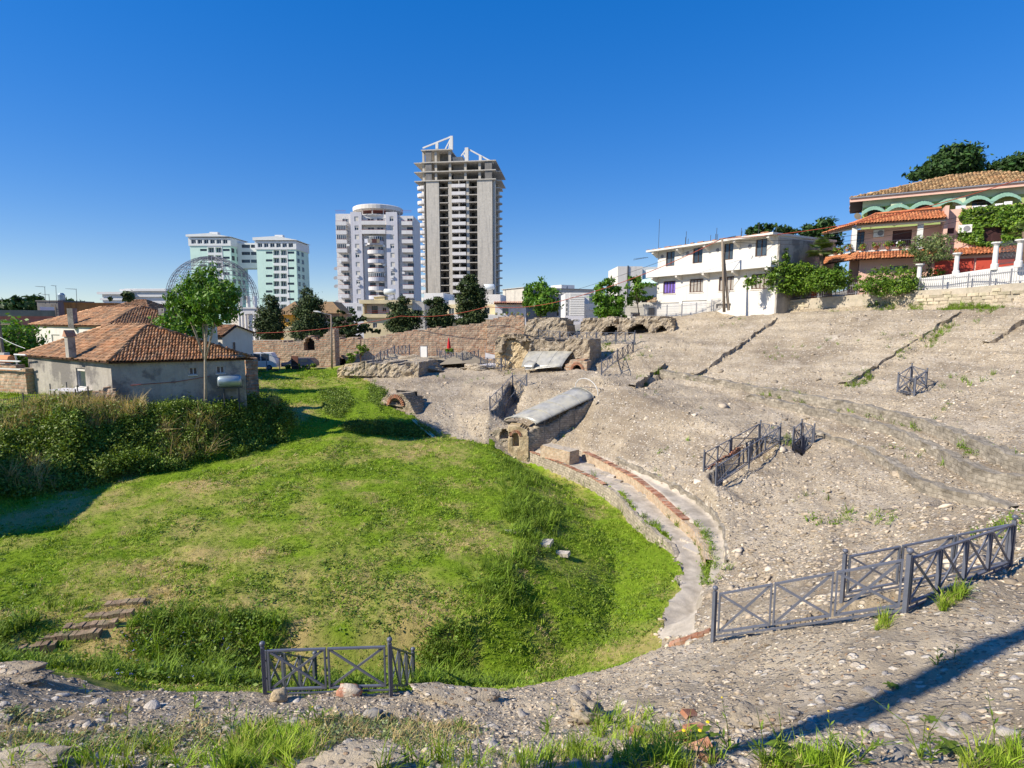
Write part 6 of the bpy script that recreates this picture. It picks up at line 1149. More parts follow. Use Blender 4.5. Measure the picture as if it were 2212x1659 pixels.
gA, gB = at(*zP(1760, 1240), Yr(2165)+1.2), at(*zP(1905, 1222), Yr(2190)+1.2); gt = at(*zP(1760, 1050), Yr(2165)+1.2).z; t = thing('iron_gate', 'black wrought iron gate with scrolls between two white columns', 'gate', gA); mb = MB(); [mb.bar(gA.lerp(gB, i/14), gA.lerp(gB, i/14)+Vector((0, 0, gt-gA.z+.25*math.sin(i/14*math.pi))), .025) for i in range(15)]; mb.build('bar', MT['iron'], t); mb = MB(); [mb.bar(gA+Vector((0, 0, h)), gB+Vector((0, 0, h)), .04) for h in (.1, 1.1, gt-gA.z)]; mb.build('rail', MT['iron'], t)
mb = MB()
for i in range(4): c = gA.lerp(gB, (i+.5)/4)+Vector((0, 0, .6)); mb.tube([c+(gB-gA).normalized()*(.22*math.cos(a)*(1-a/9))+Vector((0, 0, .3*math.sin(a)*(1-a/9))) for a in np.linspace(0, 6.5, 16)], .018, 4)
mb.build('scroll', MT['iron'], t)
u, v = zW(1972, 800); p = at(u, v+10, Yr(u)+.7); d_ = thing('red_door', 'small red metal gate in the picket fence below the ivy', 'door', p); mb = MB(); mb.prism([p+Vector((-.42, 0, -.3)), p+Vector((.42, 0, -.3)), p+Vector((.42, 0, .95)), p+Vector((.1, 0, 1.3)), p+Vector((-.1, 0, 1.3)), p+Vector((-.42, 0, .95))], (0.02, .05, 0)); mb.build('leaf', MT['reddoor'], d_)
# retaining wall: cement backing and single stones
RWt = [zW(1270, 935), zW(1410, 915), zW(1580, 898), zW(1810, 870), zP(200, 1535), zP(420, 1517), zP(610, 1500), zP(1005, 1478), zP(1470, 1450), zP(1870, 1412), zP(2150, 1392)]
RWb = [zW(1200, 1010), zW(1420, 990), zW(1580, 985), zW(1810, 972), zP(200, 1640), zP(420, 1635), zP(600, 1645), zP(1005, 1645), zP(1470, 1635), zP(1870, 1620), zP(2150, 1605)]
rw = thing('retaining_wall', 'old coursed limestone retaining wall with cement patches below the fence', 'wall', at(*zP(600, 1600), Yr(1890))); mb = MB(); T3, B3 = [], []
for (ut, vt), (ub, vb) in zip(RWt, RWb): Y = Yr(ut)-.05; T3.append(at(ut, vt, Y)); zb_ = ray(ub, vb)[1]*Y; B3.append(Vector((T3[-1].x, T3[-1].y, zb_)))
for i in range(len(T3)-1):
    n_ = (T3[i+1]-T3[i]); n_ = Vector((-n_.y, n_.x, 0)).normalized()
    mb.prism([B3[i]-Vector((0, 0, 1.0)), B3[i+1]-Vector((0, 0, 1.0)), T3[i+1], T3[i]], n_*.8)
mb.build('backing', M('wall_cement', (0.47, 0.41, 0.32), .12, 3, .95, .03, 14, col2=(.33, .30, .22), scale2=1.4, fac2=.6), rw)
STN = M('wall_stone', (0.50, 0.425, 0.31), .15, 6, .95, .03, 20, per='obj', pervar=.24, col2=(.30, .29, .17), scale2=1.6, fac2=.5)
sv = []
for k in range(4):
    m0 = MB(); m0.box((0, 0, 0), (1, 0, 0), (0, .3, 0), (0, 0, 1)); v = np.array(m0.v); g = np.random.default_rng(k)
    v2 = [(x*.94+.03+g.normal()*.02, y if y > .1 else -.03+g.normal()*.03, z*.92+.04+g.normal()*.02) for x, y, z in v]; m0.v = v2; o = m0.build('stone', STN); sv.append(o.data); bpy.data.objects.remove(o)
cum = [0]
for i in range(len(T3)-1): cum.append(cum[-1]+(T3[i+1]-T3[i]).to_2d().length)
def wallpt(s): i = min(max(int(np.searchsorted(cum, s))-1, 0), len(T3)-2); f_ = (s-cum[i])/(cum[i+1]-cum[i]); return T3[i].lerp(T3[i+1], f_), B3[i].lerp(B3[i+1], f_), (T3[i+1]-T3[i]).to_2d().normalized()
cnt = 0; g = random.Random(5)
for a, b, cap in ((cum[0]+.4, cum[3], .15), (cum[6]+.1, cum[-1]-.2, .26)):
    for row in range(9):
        s = a+(row % 2)*.3
        while s < b and cnt < 300:
            wd = g.uniform(.45, 1.15); t_, b_, d_ = wallpt(s+wd/2); hh = .27; z = b_.z-.5+row*hh
            if z+hh < t_.z-cap+g.uniform(-.1, .12) and g.random() > .03:
                ang = math.atan2(d_.y, d_.x); q = wallpt(s)[0]; nn = Vector((d_.y, -d_.x, 0)); o = link('stone', sv[g.randrange(4)], rw, (q.x+nn.x*.03, q.y+nn.y*.03, z), (0, g.uniform(-.03, .03), ang), (wd, 1, hh)); cnt += 1
            s += wd
# ------------------------------------------------------------------ ruins
def mass(name, label, fr, prof, depth, ops, zb, mat, z=zB, cat='ruin', cell=.17, amp=.1, seed=1, group=None):
    """prof / ops given in crop pixels; ops: (x centre, half width px, y sill, y spring)"""
    pr_ = sorted((fr.px(*z(x, y)) for x, y in prof)); a0, a1 = pr_[0][0], pr_[-1][0]; o_ = []
    for xc, hw, ys, yp in ops:
        ac = fr.px(*z(xc, (ys+yp)/2))[0]; o_.append((ac, abs(fr.px(*z(xc+hw, ys))[0]-ac), fr.px(*z(xc, ys))[1], fr.px(*z(xc, yp))[1]))
    mb = ragged(fr, a0, a1, zb, interp_fn(pr_), depth, o_, cell, amp, seed)
    t = thing(name, label, cat, fr.P((a0+a1)/2, depth/2, zb), group); mb.build('masonry', MT[mat], t, False)
    return t, o_
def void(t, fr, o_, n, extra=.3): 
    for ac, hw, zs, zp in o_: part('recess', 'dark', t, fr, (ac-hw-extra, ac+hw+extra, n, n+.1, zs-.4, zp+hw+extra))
# long brick wall (two lengths) -----------------------------------
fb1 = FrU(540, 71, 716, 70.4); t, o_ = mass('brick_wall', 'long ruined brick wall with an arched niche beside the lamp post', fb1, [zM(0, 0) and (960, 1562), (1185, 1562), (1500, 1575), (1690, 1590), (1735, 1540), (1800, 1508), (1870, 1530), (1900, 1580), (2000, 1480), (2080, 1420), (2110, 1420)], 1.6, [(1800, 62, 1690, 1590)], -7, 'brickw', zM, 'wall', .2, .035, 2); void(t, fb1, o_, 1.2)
for k, (x, y, w_, h_) in enumerate(((560, 60, 30, 40), (470, 110, 24, 26), (345, 42, 14, 14), (250, 110, 20, 14))):
    pass
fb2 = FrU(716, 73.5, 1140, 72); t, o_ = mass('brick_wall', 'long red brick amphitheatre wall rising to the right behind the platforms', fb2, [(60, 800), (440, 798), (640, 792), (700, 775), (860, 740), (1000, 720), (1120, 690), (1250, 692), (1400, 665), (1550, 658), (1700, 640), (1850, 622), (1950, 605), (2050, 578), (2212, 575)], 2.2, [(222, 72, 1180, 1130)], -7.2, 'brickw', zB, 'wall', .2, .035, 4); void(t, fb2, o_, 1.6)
fb3 = FrU(1058, 71.3, 1140, 71); t, o_ = mass('brick_wall', 'stepped brick buttress where the long wall meets the vaults', fb3, [(0, 590), (200, 545), (260, 530), (400, 545)], 2.0, [], -6, 'brickw', zV, 'wall', .2, .05, 6)
# vault masses at the top right -------------------------------------
fv = FrU(1125, 68, 1232, 66); mass('ruined_vault', 'rounded rubble vault block with orange brick behind the top railing', fv, [(400, 640), (425, 575), (480, 562), (600, 558), (720, 562), (800, 575), (845, 612), (855, 700)], 4.5, [], -2.6, 'ruin', zV, seed=11, amp=.14)
fv = FrU(1250, 65, 1340, 63); t, o_ = mass('ruined_vault', 'rubble vault with a dark arched mouth left of the wide cave', fv, [(1000, 600), (1020, 572), (1090, 565), (1180, 566), (1270, 552), (1350, 546), (1400, 560), (1410, 700)], 4.5, [(1318, 82, 800, 722)], -2.7, 'ruin', zV, seed=12, amp=.16); void(t, fv, o_, 3.2)
fv = FrU(1335, 62.5, 1460, 60); t, o_ = mass('ruined_vault', 'long overhanging rubble vault with a wide dark cave mouth', fv, [(1395, 640), (1420, 560), (1500, 548), (1600, 545), (1750, 547), (1900, 552), (1960, 572), (1998, 640), (2000, 690)], 5.0, [(1560, 60, 760, 715), (1630, 95, 755, 722), (1870, 58, 745, 705)], -2.6, 'ruin', zV, seed=13, amp=.16); void(t, fv, o_, 3.6)
fv = FrU(1060, 60.5, 1150, 58.5); t, o_ = mass('ruined_vault', 'broken vault with an overhanging rubble lip and orange brick face left of the plastic canopy', fv, [(90, 820), (110, 775), (180, 742), (250, 735), (330, 748), (430, 752), (470, 760), (478, 1000)], 3.0, [(155, 30, 880, 850)], -5.6, 'ochre', zV, seed=14, amp=.15); void(t, fv, o_, 1.8)
fv2 = FrU(1068, 59.6, 1150, 57.8); mass('ruined_vault', 'projecting rubble lip capping the orange brick face', fv2, [(90, 830), (120, 760), (200, 736), (300, 742), (430, 752), (475, 775)], 2.0, [(270, 100, 1100, 880), (420, 45, 1100, 850)], -3.5, 'ruin', zV, seed=15, amp=.2)
fv = FrU(1145, 58.4, 1250, 55.2); mass('rubble_face', 'rubble scarp face between the top railing and the plastic canopy', fv, [(455, 800), (480, 770), (600, 785), (800, 795), (1000, 800), (1100, 805)], 2.6, [], -4.8, 'ruin', zV, seed=16, amp=.16)
# low wall with the ochre band at the lawn edge
fw1 = FrU(735, 58.5, 905, 56.5); t, o_ = mass('low_ruin', 'low rubble wall over a band of ochre stone at the lawn edge', fw1, [(160, 1180), (230, 1140), (420, 1128), (700, 1140), (900, 1150), (1200, 1170)], 3.2, [], -6.6, 'ochre', zB, seed=21, amp=.10)
fw1 = FrU(737, 58.1, 905, 56.1); t, o_ = mass('low_ruin', 'lumpy grey rubble crest on the ochre band', fw1, [(205, 1180), (260, 1130), (420, 1112), (700, 1125), (880, 1110), (1000, 1130), (1180, 1100)], 4.2, [], -5.85, 'ruin', zB, seed=22, amp=.17)
# loose rocks on the platform
def boulder(name, label, u, v, Y, sx, sy, sz, seed, mat='ruin', sink=.3, cat='rock', group=None, amp=.22, rz_=0.0):
    p = at(u, v, Y); zg = h1(p.x, p.y); V, Fq = rock_mesh(seed, sx, sy, sz, .36, 5); o = link(name, np_mesh(name, V, Fq, MT[mat]), None, (p.x, p.y, zg+sz*(1-2*sink)*.5), (0, 0, rz_)); tag(o, label, cat, group); return o
boulder('boulder', 'big rounded rubble lump left of the white door panel', *zB(1060, 1075), 62, 3.2, 1.6, 1.0, 31); boulder('boulder', 'rubble hump below the stepped far railing', *zB(860, 1090), 61, 2.6, 1.8, .75, 32); boulder('boulder', 'dark low rubble ledge right of the white door panel', *zB(1330, 1080), 66, 4.4, 1.4, .9, 33); boulder('boulder', 'small rubble lump under the tan umbrella platform', *zB(1880, 1120), 60.5, 1.6, .9, .5, 34)
boulder('boulder', 'rubble crest behind the dark long ledge', *zB(1100, 1180), 59.5, 3.0, 1.2, .6, 36)
boulder('boulder', 'rubble hump just left of the chapel canopy foot', *zC(830, 720), 44.5, 1.2, .8, .4, 37)
# arena side arches beside the chapel
fa = FrU(1028, 43.0, 1101, 42.4); t, o_ = mass('ruined_arcade', 'low broken arcade of small dark arches left of the chapel', fa, [(600, 930), (660, 880), (700, 860), (780, 800), (880, 745), (960, 735), (1015, 760), (1020, 900)], 2.6, [(955, 52, 885, 800), (920, 52, 1110, 1020), (715, 58, 1080, 990)], -11.4, 'ruin', zC, seed=24, cell=.11, amp=.07); void(t, fa, o_, 1.5)
boulder('boulder', 'rubble hump over the dark vomitory arch', 872, 858, 48.0, 1.7, 1.1, .55, 38)
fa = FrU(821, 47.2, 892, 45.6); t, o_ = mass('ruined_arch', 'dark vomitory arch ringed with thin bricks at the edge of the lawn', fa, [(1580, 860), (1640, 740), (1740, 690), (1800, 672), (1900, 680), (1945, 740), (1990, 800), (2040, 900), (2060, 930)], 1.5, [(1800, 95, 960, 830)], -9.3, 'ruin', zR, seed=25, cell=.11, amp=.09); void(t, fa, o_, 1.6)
a0, hw, zs, zp = o_[0]
BR = []
def brick_ring(t, fr, ac, hw, zp, n, n0=-.16, th=.3):
    m0 = MB(); m0.box((-.04, 0, 0), (.08, 0, 0), (0, .25, 0), (0, 0, th)); o = m0.build('brick', MT['brickred']); me = o.data; bpy.data.objects.remove(o)
    for k in range(n):
        a = math.pi*(k+.5)/n; c = fr.P(ac+math.cos(a)*hw, n0, zp+math.sin(a)*hw); o = link('brick', me, t, c); o.rotation_euler = Matrix.Rotation(fr.rz, 3, 'Z').to_euler(); o.rotation_mode = 'QUATERNION'
        o.rotation_quaternion = (Matrix.Rotation(fr.rz, 3, 'Z')@Matrix.Rotation(math.pi/2-a, 3, 'Y')).to_quaternion()
brick_ring(t, fa, a0+.15, hw*.8, zp+.05, 17)
# chapel: round-headed window wall, flank wall, barrel canopy ------------------
fc = FrU(1098.5, 42.3, 1141, 42.0); ch = thing('chapel', 'small ochre stone chapel apse with round-headed niches under the long canopy', 'chapel', fc.P(.7, 1, -11.2))
Xc = lambda x, y: fc.px(*zC(x, y)); zt = Xc(1130, 715)[1]
aw, ws, wp = Xc(1095, 900)[0], Xc(1095, 965)[1], Xc(1095, 842)[1]
mb = ragged(fc, -.02, fc.L, -11.6, interp_fn([(0, zt+.1), (fc.L*.5, zt), (fc.L, zt-.3)]), 1.3, [(aw, .24, ws, wp), (.12, .16, Xc(1020, 860)[1], Xc(1020, 820)[1])], .085, .035, 26); mb.build('front', MT['ochre'], ch, True); part('recess', 'ochre', ch, fc, (aw-.4, aw+.4, .55, 1.25, ws-.3, wp+.6), (-.05, .4, .5, 1.25, ws+.4, wp+.6))
brick_ring(ch, fc, aw, .30, wp, 11, -.06, .2)
top0 = at(*zC(1250, 770), 42.0); fe = hit(1283, 864); fl_ = Fr(fc.P(fc.L, 0, 0).x, fc.P(fc.L, 0, 0).y, fe.x-.1, fe.y); zend = fe.z+.3
mb = ragged(fl_, .02, fl_.L, -11.3, lambda a: (zt-.55)+(zend-.35-zt+.55)*(a/fl_.L)**1.0+(.12*math.sin(a*2.2) if a < 4 else 0), .8, [], .16, .05, 27); mb.build('flank', MT['rubblewall'], ch, True)
part('quoin', 'ochre', ch, fc, (fc.L-.16, fc.L+.05, -.06, .3, -10.6, zt-.75))
def barrel(t, A0, A1, B0, B1, rise, n=12, m=9, mat='poly', ribs=()):
    """arched sheet from arc A (A0..A1) to arc B (B0..B1)"""
    A0, A1, B0, B1 = map(Vector, (A0, A1, B0, B1)); V, Fc = [], []
    def pt(s, q): a = A0.lerp(B0, q); b = A1.lerp(B1, q); return a.lerp(b, (1-math.cos(math.pi*s))/2)+Vector((0, 0, rise*math.sin(math.pi*s)))
    for j in range(m+1):
        for i in range(n+1): V.append(pt(i/n, j/m))
    for j in range(m):
        for i in range(n): k = j*(n+1)+i; Fc.append((k, k+1, k+n+2, k+n+1))
    mb = MB(); mb.add(V, Fc); o = mb.build('plastic_sheet', MT[mat], t, True); sm = o.modifiers.new('thick', 'SOLIDIFY'); sm.thickness = .02
    for q in ribs: mb = MB(); mb.tube([pt(i/n, q)+Vector((0, 0, .025)) for i in range(n+1)], .03, 5); mb.build('rib', MT['poly'], t)
    return pt
cn = thing('canopy', 'long barrel shaped translucent plastic canopy climbing the slope from the chapel', 'canopy', fc.P(.7, 2, zt))
A0, A1 = at(*zC(945, 655), 43.6), at(*zC(1345, 700), 41.7); B0, B1 = hit(1235, 850)+Vector((0, 0, .25)), hit(1283, 864)+Vector((0, 0, .2))
pt = barrel(cn, A0, A1, B0, B1, .45, ribs=(.01, .26, .5, .76, .99))
mb = MB(); q0, q1 = B0+Vector((0, 0, .15)), B1+Vector((.02, 0, .15)); up_ = (B0-A0).normalized(); mb.tube([q0.lerp(q1, (1-math.cos(math.pi*s))/2)+up_*.35+Vector((0, 0, .95*math.sin(math.pi*s))) for s in np.linspace(0, 1, 12)], .03, 5); mb.tube([q1+up_*.35, q1+up_*.35-Vector((0, 0, .5))], .03, 5); mb.tube([q0+up_*.35, B0], .03, 5); mb.build('hoop', MT['pipe'], cn)
for q in (.15, .4, .65, .9): e = A1.lerp(B1, q); mb = MB(); mb.tube([e, Vector((e.x+.03, e.y-.05, h1(e.x+.05, e.y)-.1))], .02, 5); mb.build('prop', MT['iron'], cn)
c2 = thing('canopy', 'broad curved plastic canopy sheltering the ruin by the small brick arch', 'canopy', at(*zV(650, 1050), 55.5))
A0, A1 = at(*zV(370, 1085), 56.4), at(*zV(460, 925), 58.2); B0, B1 = at(*zV(800, 1100), 54.0), at(*zV(950, 918), 55.8); barrel(c2, A0, A1, B0, B1, .35, ribs=(.01, .33, .66, .99))
A0, A1 = at(*zV(410, 1118), 55.4), at(*zV(400, 1085), 56.4); B0, B1 = at(*zV(800, 1080), 53.6), at(*zV(770, 1090), 54.6); barrel(c2, A0, A1, B0, B1, .12, m=6)
A0, A1 = at(*zV(380, 1085), 55.5), at(*zV(480, 1030), 56.2); B0, B1 = at(*zV(500, 1098), 54.9), at(*zV(540, 1060), 55.3); barrel(c2, A0, A1, B0, B1, .3, m=5)
mb = MB(); [mb.bar(at(*zV(x, y), Y), at(*zV(x, y+28), Y), .05) for x, y, Y in ((410, 1118, 55.2), (800, 1080, 53.5), (640, 1125, 54.2))]; mb.build('prop', MT['iron'], c2)
fa = FrU(*[zV(800, 0)[0], 54.2, zV(1075, 0)[0], 53.2]); t, o_ = mass('brick_arch', 'stepped red brick stub with a round arch beside the broad canopy', fa, [(830, 1130), (838, 1060), (880, 1050), (890, 1010), (1040, 1005), (1050, 1030), (1070, 1035), (1072, 1060)], 1.4, [(965, 46, 1170, 1110)], -5.9, 'brickw', zV, seed=28, cell=.09, amp=.03); void(t, fa, o_, .9); brick_ring(t, fa, o_[0][0], o_[0][1], o_[0][3], 15, -.1, .24)
# podium walls: low brick faces following the curve --------------------------------
def curve_wall(name, label, pl, h0, h1_, th, mat, cap=None, cat='wall', z_off=0.0, rough=0.0):
    P = [Vector(p) for p in pl]; Q = [P[0]]
    for a, b in zip(P[:-1], P[1:]): n = max(1, int((b-a).length/.35)); Q += [a.lerp(b, (i+1)/n) for i in range(n)]
    for _ in range(3): Q = [Q[0]]+[(Q[i-1]+Q[i]*2+Q[i+1])/4 for i in range(1, len(Q)-1)]+[Q[-1]]
    V, Fc, UV = [], [], []; s = 0.0; t = thing(name, label, cat, Q[len(Q)//2]); cp = MB()
    for i, q in enumerate(Q):
        d = (Q[min(i+1, len(Q)-1)]-Q[max(i-1, 0)]).to_2d().normalized(); nn = Vector((d.y, -d.x, 0))
        if nn.dot(Vector((ACX-q.x, ACY-q.y, 0))) < 0: nn = -nn
        if i: s += (q-Q[i-1]).length
        f_ = i/(len(Q)-1); w1 = .05*math.sin(s*3)+.04*math.sin(s*7.3); ht = h0+(h1_-h0)*f_+w1
        for (off, z) in ((th/2, -.35), (th/2, ht*.5), (th/2, ht), (-th/2, ht), (-th/2, -.3)):
            V.append(q+nn*(off+.02*math.sin(s*11+z*9)+rough*random.gauss(0, .5))+Vector((0, 0, z+z_off+rough*random.gauss(0, .3)))); UV.append((s, z+off))
        if i:
            b = 5*(i-1)
            for k in range(4): Fc.append((b+k, b+k+1, b+k+6, b+k+5))
    mb = MB(); mb.v = [tuple(v) for v in V]; mb.f = Fc; mb.uv = UV; mb.build('face', MT[mat], t)
    if cap:
        m0 = MB(); m0.box((-.15, -th/2-.03, 0), (.3, 0, 0), (0, th+.06, 0), (0, 0, .05)); o = m0.build('brick', MT['brickred']); me = o.data; bpy.data.objects.remove(o)
        s = 0; g = random.Random(9)
        for i in range(1, len(Q)-1):
            if cap[0] <= i/(len(Q)-1) <= cap[1]:
                d = Q[i+1]-Q[i-1]; f_ = i/(len(Q)-1); link('brick', me, t, Q[i]+Vector((0, 0, h0+(h1_-h0)*f_+z_off+g.uniform(-.01, .03))), (g.uniform(-.03, .03), g.uniform(-.04, .04), math.atan2(d.y, d.x)+g.uniform(-.04, .04)))
    return t
curve_wall('podium_wall', 'curved brick topped arena wall above the sunken grass', [inward(p, .08, -1.0) for p in pin[:9]], 1.04, 1.02, .22, 'rubblewall', (.0, .5))
curve_wall('bench_wall', 'upper curved brick wall along the podium walkway', [inward(p, .03, 0) for p in pout[:8]], .62, .5, .34, 'brickp', (0, .78))
fa = FrU(*[zC(1400, 0)[0], 40.6, zC(1685, 0)[0], 38.9]); t, o_ = mass('brick_pier', 'low brick pier block beside the chapel at the start of the bench wall', fa, [(1405, 990), (1415, 962), (1560, 985), (1690, 1025), (1770, 1040)], 1.0, [], -10.2, 'brickp', zC, seed=29, cell=.12, amp=.025)
curve_wall('step_wall', 'long upper step of the crossing walkway on the seating slope', [inward(p, .22, -h) for p, h in zip(pr[:9], rh)], .42, .78, .6, 'stepstone', rough=.06)
curve_wall('step_wall', 'lower step of the crossing walkway on the seating slope', [inward(p, 1.45, -h*1.5-.12) for p, h in zip(pr[2:9], rh[2:])], .38, .58, .5, 'stepstone', rough=.06)
curve_wall('step_wall', 'short third step below the crossing walkway at the right', [inward(p, 3.3, -1.75) for p in p3], .25, .46, .5, 'stepstone', rough=.06)
curve_wall('step_wall', 'first rubble step above the bench wall', [inward(p, -.06, 0) for p in s2], .42, .36, .14, 'stepstone', rough=.06)
for a_, b_, h_, l_ in (((1500, 812), (1673, 688), .22, 'ragged left edge of the first stair line up the slope'), ((1823, 832), (2066, 678), .26, 'ragged left edge of the long stair line below the stone wall'), ((2129, 743), (2212, 688), .28, 'ragged left edge of the stair line at the right border'), ((1368, 836), (1436, 790), .45, 'broken dark rubble edge beside the mid slope crevice')):
    n_ = 9; P_ = [hit(a_[0]+(b_[0]-a_[0])*k/n_+random.uniform(-3, 3), a_[1]+(b_[1]-a_[1])*k/n_+random.uniform(-2, 2)) for k in range(n_+1)]; curve_wall('stair_edge', l_, P_, h_*.6, h_*.65, .55, 'ruin', rough=.14)
# slabs on the walkway
for i, (x, y, sx, sy, a) in enumerate(((612, 262, .95, .35, -.5), (740, 325, .7, .4, -.7), (770, 343, .5, .4, -.6), (818, 378, .5, .35, -.7), (880, 405, .55, .35, -.8), (920, 412, .6, .4, -.9), (1000, 470, .7, .4, -.8), (1020, 480, .4, .4, -.7), (1350, 858, .9, .5, -1.0), (1320, 800, .8, .4, -1.0))):
    p = hit(*zQ(x, y)); m0 = MB(); m0.cbox((0, 0, -.02), sx, sy, .11); o = m0.build('slab', MT['stone']); o.location = p; o.rotation_euler = (random.uniform(-.1, .1), random.uniform(-.1, .1), a); tag(o, ('lone grey slab lying at the far end of the walkway', 'broken grey slab second along the walkway', 'small grey slab touching the second slab', 'tilted grey slab midway along the walkway', 'grey slab leaning on the bench wall foot', 'largest dark grey slab of the cluster by the bench wall', 'pale slab nearer the bend of the walkway', 'small block next to the pale slab', 'flat worn slab in weeds on the near walkway', 'flat paving slab just beyond the nearest worn one')[i], 'stone slab', 'loose slabs on the walkway')
for i, (u, v, sx, sy, a, lab) in enumerate(((1108, 1150, .9, .3, -.4, 'flat grey slab furthest up the lawn edge'), (1168, 1173, 1.0, .55, -.4, 'thick grey block on the lawn edge'), (1204, 1195, 1.1, .3, -.5, 'long thin slab lying below the thick block'))):
    p = hit(u, v); m0 = MB(); m0.cbox((0, 0, -.1), sx, sy, .16); o = m0.build('slab', MT['stone']); o.location = p; o.rotation_euler = (.1, -.15, a); tag(o, lab, 'stone slab', 'slabs on the lawn edge')
p, q = hit(1448, 1397), hit(1537, 1368); ke = thing('brick_kerb', 'row of red bricks edging the near end of the gravel walkway', 'kerb', p); n = 7
for i in range(n): c = p.lerp(q, (i+.5)/n); m0 = MB(); m0.cbox((0, 0, -.06), (q-p).length/n*.95, .22, .16); o = m0.build('brick', MT['brickred'], None); o.parent = ke; o.location = c-ke.location+Vector((0, 0, random.uniform(-.01, .02))); o.rotation_euler = (0, -math.atan2((q-p).z, (q-p).to_2d().length), math.atan2((q-p).y, (q-p).x)+random.uniform(-.04, .04))
# brick lining visible inside the slope stair
def brick_panel(t, fr, a0, a1, z0, z1, keepfn, n0=0, bw=.36, bh=.085, lim=300):
    vs = []
    for k in range(3): m0 = MB(); m0.box((0, random.uniform(-.03, .02), 0), (bw*.94, 0, 0), (0, .18, 0), (0, 0, bh*.72)); o = m0.build('brick', MT['brickred']); vs.append(o.data); bpy.data.objects.remove(o)
    c = 0; zz_ = z0; r_ = 0
    while zz_ < z1:
        a = a0-(r_ % 2)*bw/2
        while a < a1 and c < lim:
            if keepfn(a+bw/2, zz_): link('brick', random.choice(vs), t, fr.P(a, n0+random.uniform(-.02, .02), zz_), (0, 0, fr.rz), (random.uniform(.85, 1.05), 1, random.uniform(.85, 1.15))); c += 1
            a += bw
        zz_ += bh; r_ += 1
pa, pb_ = hit(*zS(250, 885)), hit(*zS(560, 690)); fs_ = Fr(pa.x-.2, pa.y+.5, pb_.x-.2, pb_.y+.5); t = thing('brick_lining', 'eroded brown brick side wall inside the railed stair pit on the slope', 'wall', pa)
zlow, zhi = pa.z-.15, pb_.z+.05; part('core', 'ochre', t, fs_, (0, fs_.L, .12, .5, zlow-.8, zlow+.3)); brick_panel(t, fs_, 0, fs_.L, zlow-.3, zhi, lambda a, z: z < zlow+.55+(zhi-zlow)*(a/fs_.L)*.95 and z > zlow-.3+(zhi-zlow)*max(0, a/fs_.L-.35))
pa, pb_ = hit(*zC(1000, 520)), hit(*zC(1030, 340))
# ------------------------------------------------------------------ iron railings
def railing(name, label, corners, npan, hgt=1.05, group=None, cat='railing', fin=True, cornerposts=None, thick=.046, rail2=True):
    """corners: ground points; npan: panels on each side; posts with ball tops at the corners, crossed frames between"""
    C_ = [Vector(c) for c in corners]; t = thing(name, label, cat, C_[0], group); seen = []
    for i, c in enumerate(C_):
        if any((c-s).length < .02 for s in seen) or (cornerposts is not None and i not in cornerposts): continue
        seen.append(c); mb = MB(); w_ = thick*1.55; mb.cbox(c+Vector((0, 0, -.25)), w_, w_, hgt+.33, .5); po = mb.build('post', MT['steel'], t)
        if fin: mb = MB(); mb.lathe(c+Vector((0, 0, hgt+.08)), [(.02, 0), (.022, .02), (.05, .045), (.058, .07), (.05, .1), (.02, .12)], 12); mb.build('finial', MT['steel'], po, True)
    for (a, b), n in zip(zip(C_[:-1], C_[1:]), npan):
        if n == 0: continue
        d = b-a; L_ = d.length; u_ = d/L_; g = .075; seg_ = (L_-.14)/n; sd = Vector((-u_.y, u_.x, 0)).normalized()
        mb = MB(); mb.bar(a+u_*.04+Vector((0, 0, .07)), b-u_*.04+Vector((0, 0, .07)), thick*.7); rb = mb.build('rail', MT['steel'], t)
        for k in range(n):
            p = a+u_*(.07+k*seg_+g/2); q = a+u_*(.07+(k+1)*seg_-g/2); z0, z1 = Vector((0, 0, .17)), Vector((0, 0, hgt)); w_ = thick*.72
            mb = MB(); mb.bar(p+z0-Vector((0, 0, w_/2)), p+z1+Vector((0, 0, w_/2)), w_, w_*1.6, sd); mb.bar(q+z0-Vector((0, 0, w_/2)), q+z1+Vector((0, 0, w_/2)), w_, w_*1.6, sd); mb.bar(p+z1+u_*w_/2, q+z1-u_*w_/2, w_*1.6, w_); mb.bar(p+z0+u_*w_/2, q+z0-u_*w_/2, w_*1.6, w_); pn = mb.build('panel', MT['steel'], t)
            for e, f_, o in ((p+z0, q+z1, .006), (p+z1, q+z0, -.006)): mb = MB(); mb.bar(e+sd*o, f_+sd*o, w_*.72, w_*1.3); mb.build('brace', MT['steel'], pn)
            mb = MB()
            for zz_ in (.42, .8): mb.bar(p-u_*(g/2+.01)+Vector((0, 0, zz_)), p+Vector((0, 0, zz_)), .022); mb.bar(q+Vector((0, 0, zz_)), q+u_*(g/2+.01)+Vector((0, 0, zz_)), .022)
            for s_ in (.3, .7): m_ = p.lerp(q, s_); mb.bar(m_+Vector((0, 0, .07)), m_+Vector((0, 0, .17)), .025)
            o = mb.build('spacer', MT['steel'], pn); o['kind'] = 'stuff'
    return t
G = lambda u, v: hit(u, v)
def onz(u, v, Y, dz=0.0): p = at(u, v, Y); return Vector((p.x, p.y, p.z+dz))
gl_, gr_ = Vector(gL), Vector(gR); gl2, gr2 = Vector((-5.15, 13.0, -8.75)), Vector((-2.15, 13.4, -8.75))
gl2, gr2 = at(684, 1506, 12.6), at(894, 1494, 13.1)
railing('railing', 'grey iron railing gate box with ball topped posts in the foreground bank', [gl2, gl_, gr_, gr2], [3, 2, 3], 1.0)
railing('railing', 'large grey iron railing enclosure round the muddy pit at lower right', [fD, fA, fB, fC, fD], [0, 3, 4, 3], 1.0); 
RG = 'stair pit railings on the seating slope'
b = [G(1712, 968), G(1733, 984), G(1757, 961), G(1730, 952)]; railing('railing', 'small square iron railing box right of the long stair railing', b+b[:1], [1, 1, 1, 1], 1.05, RG)
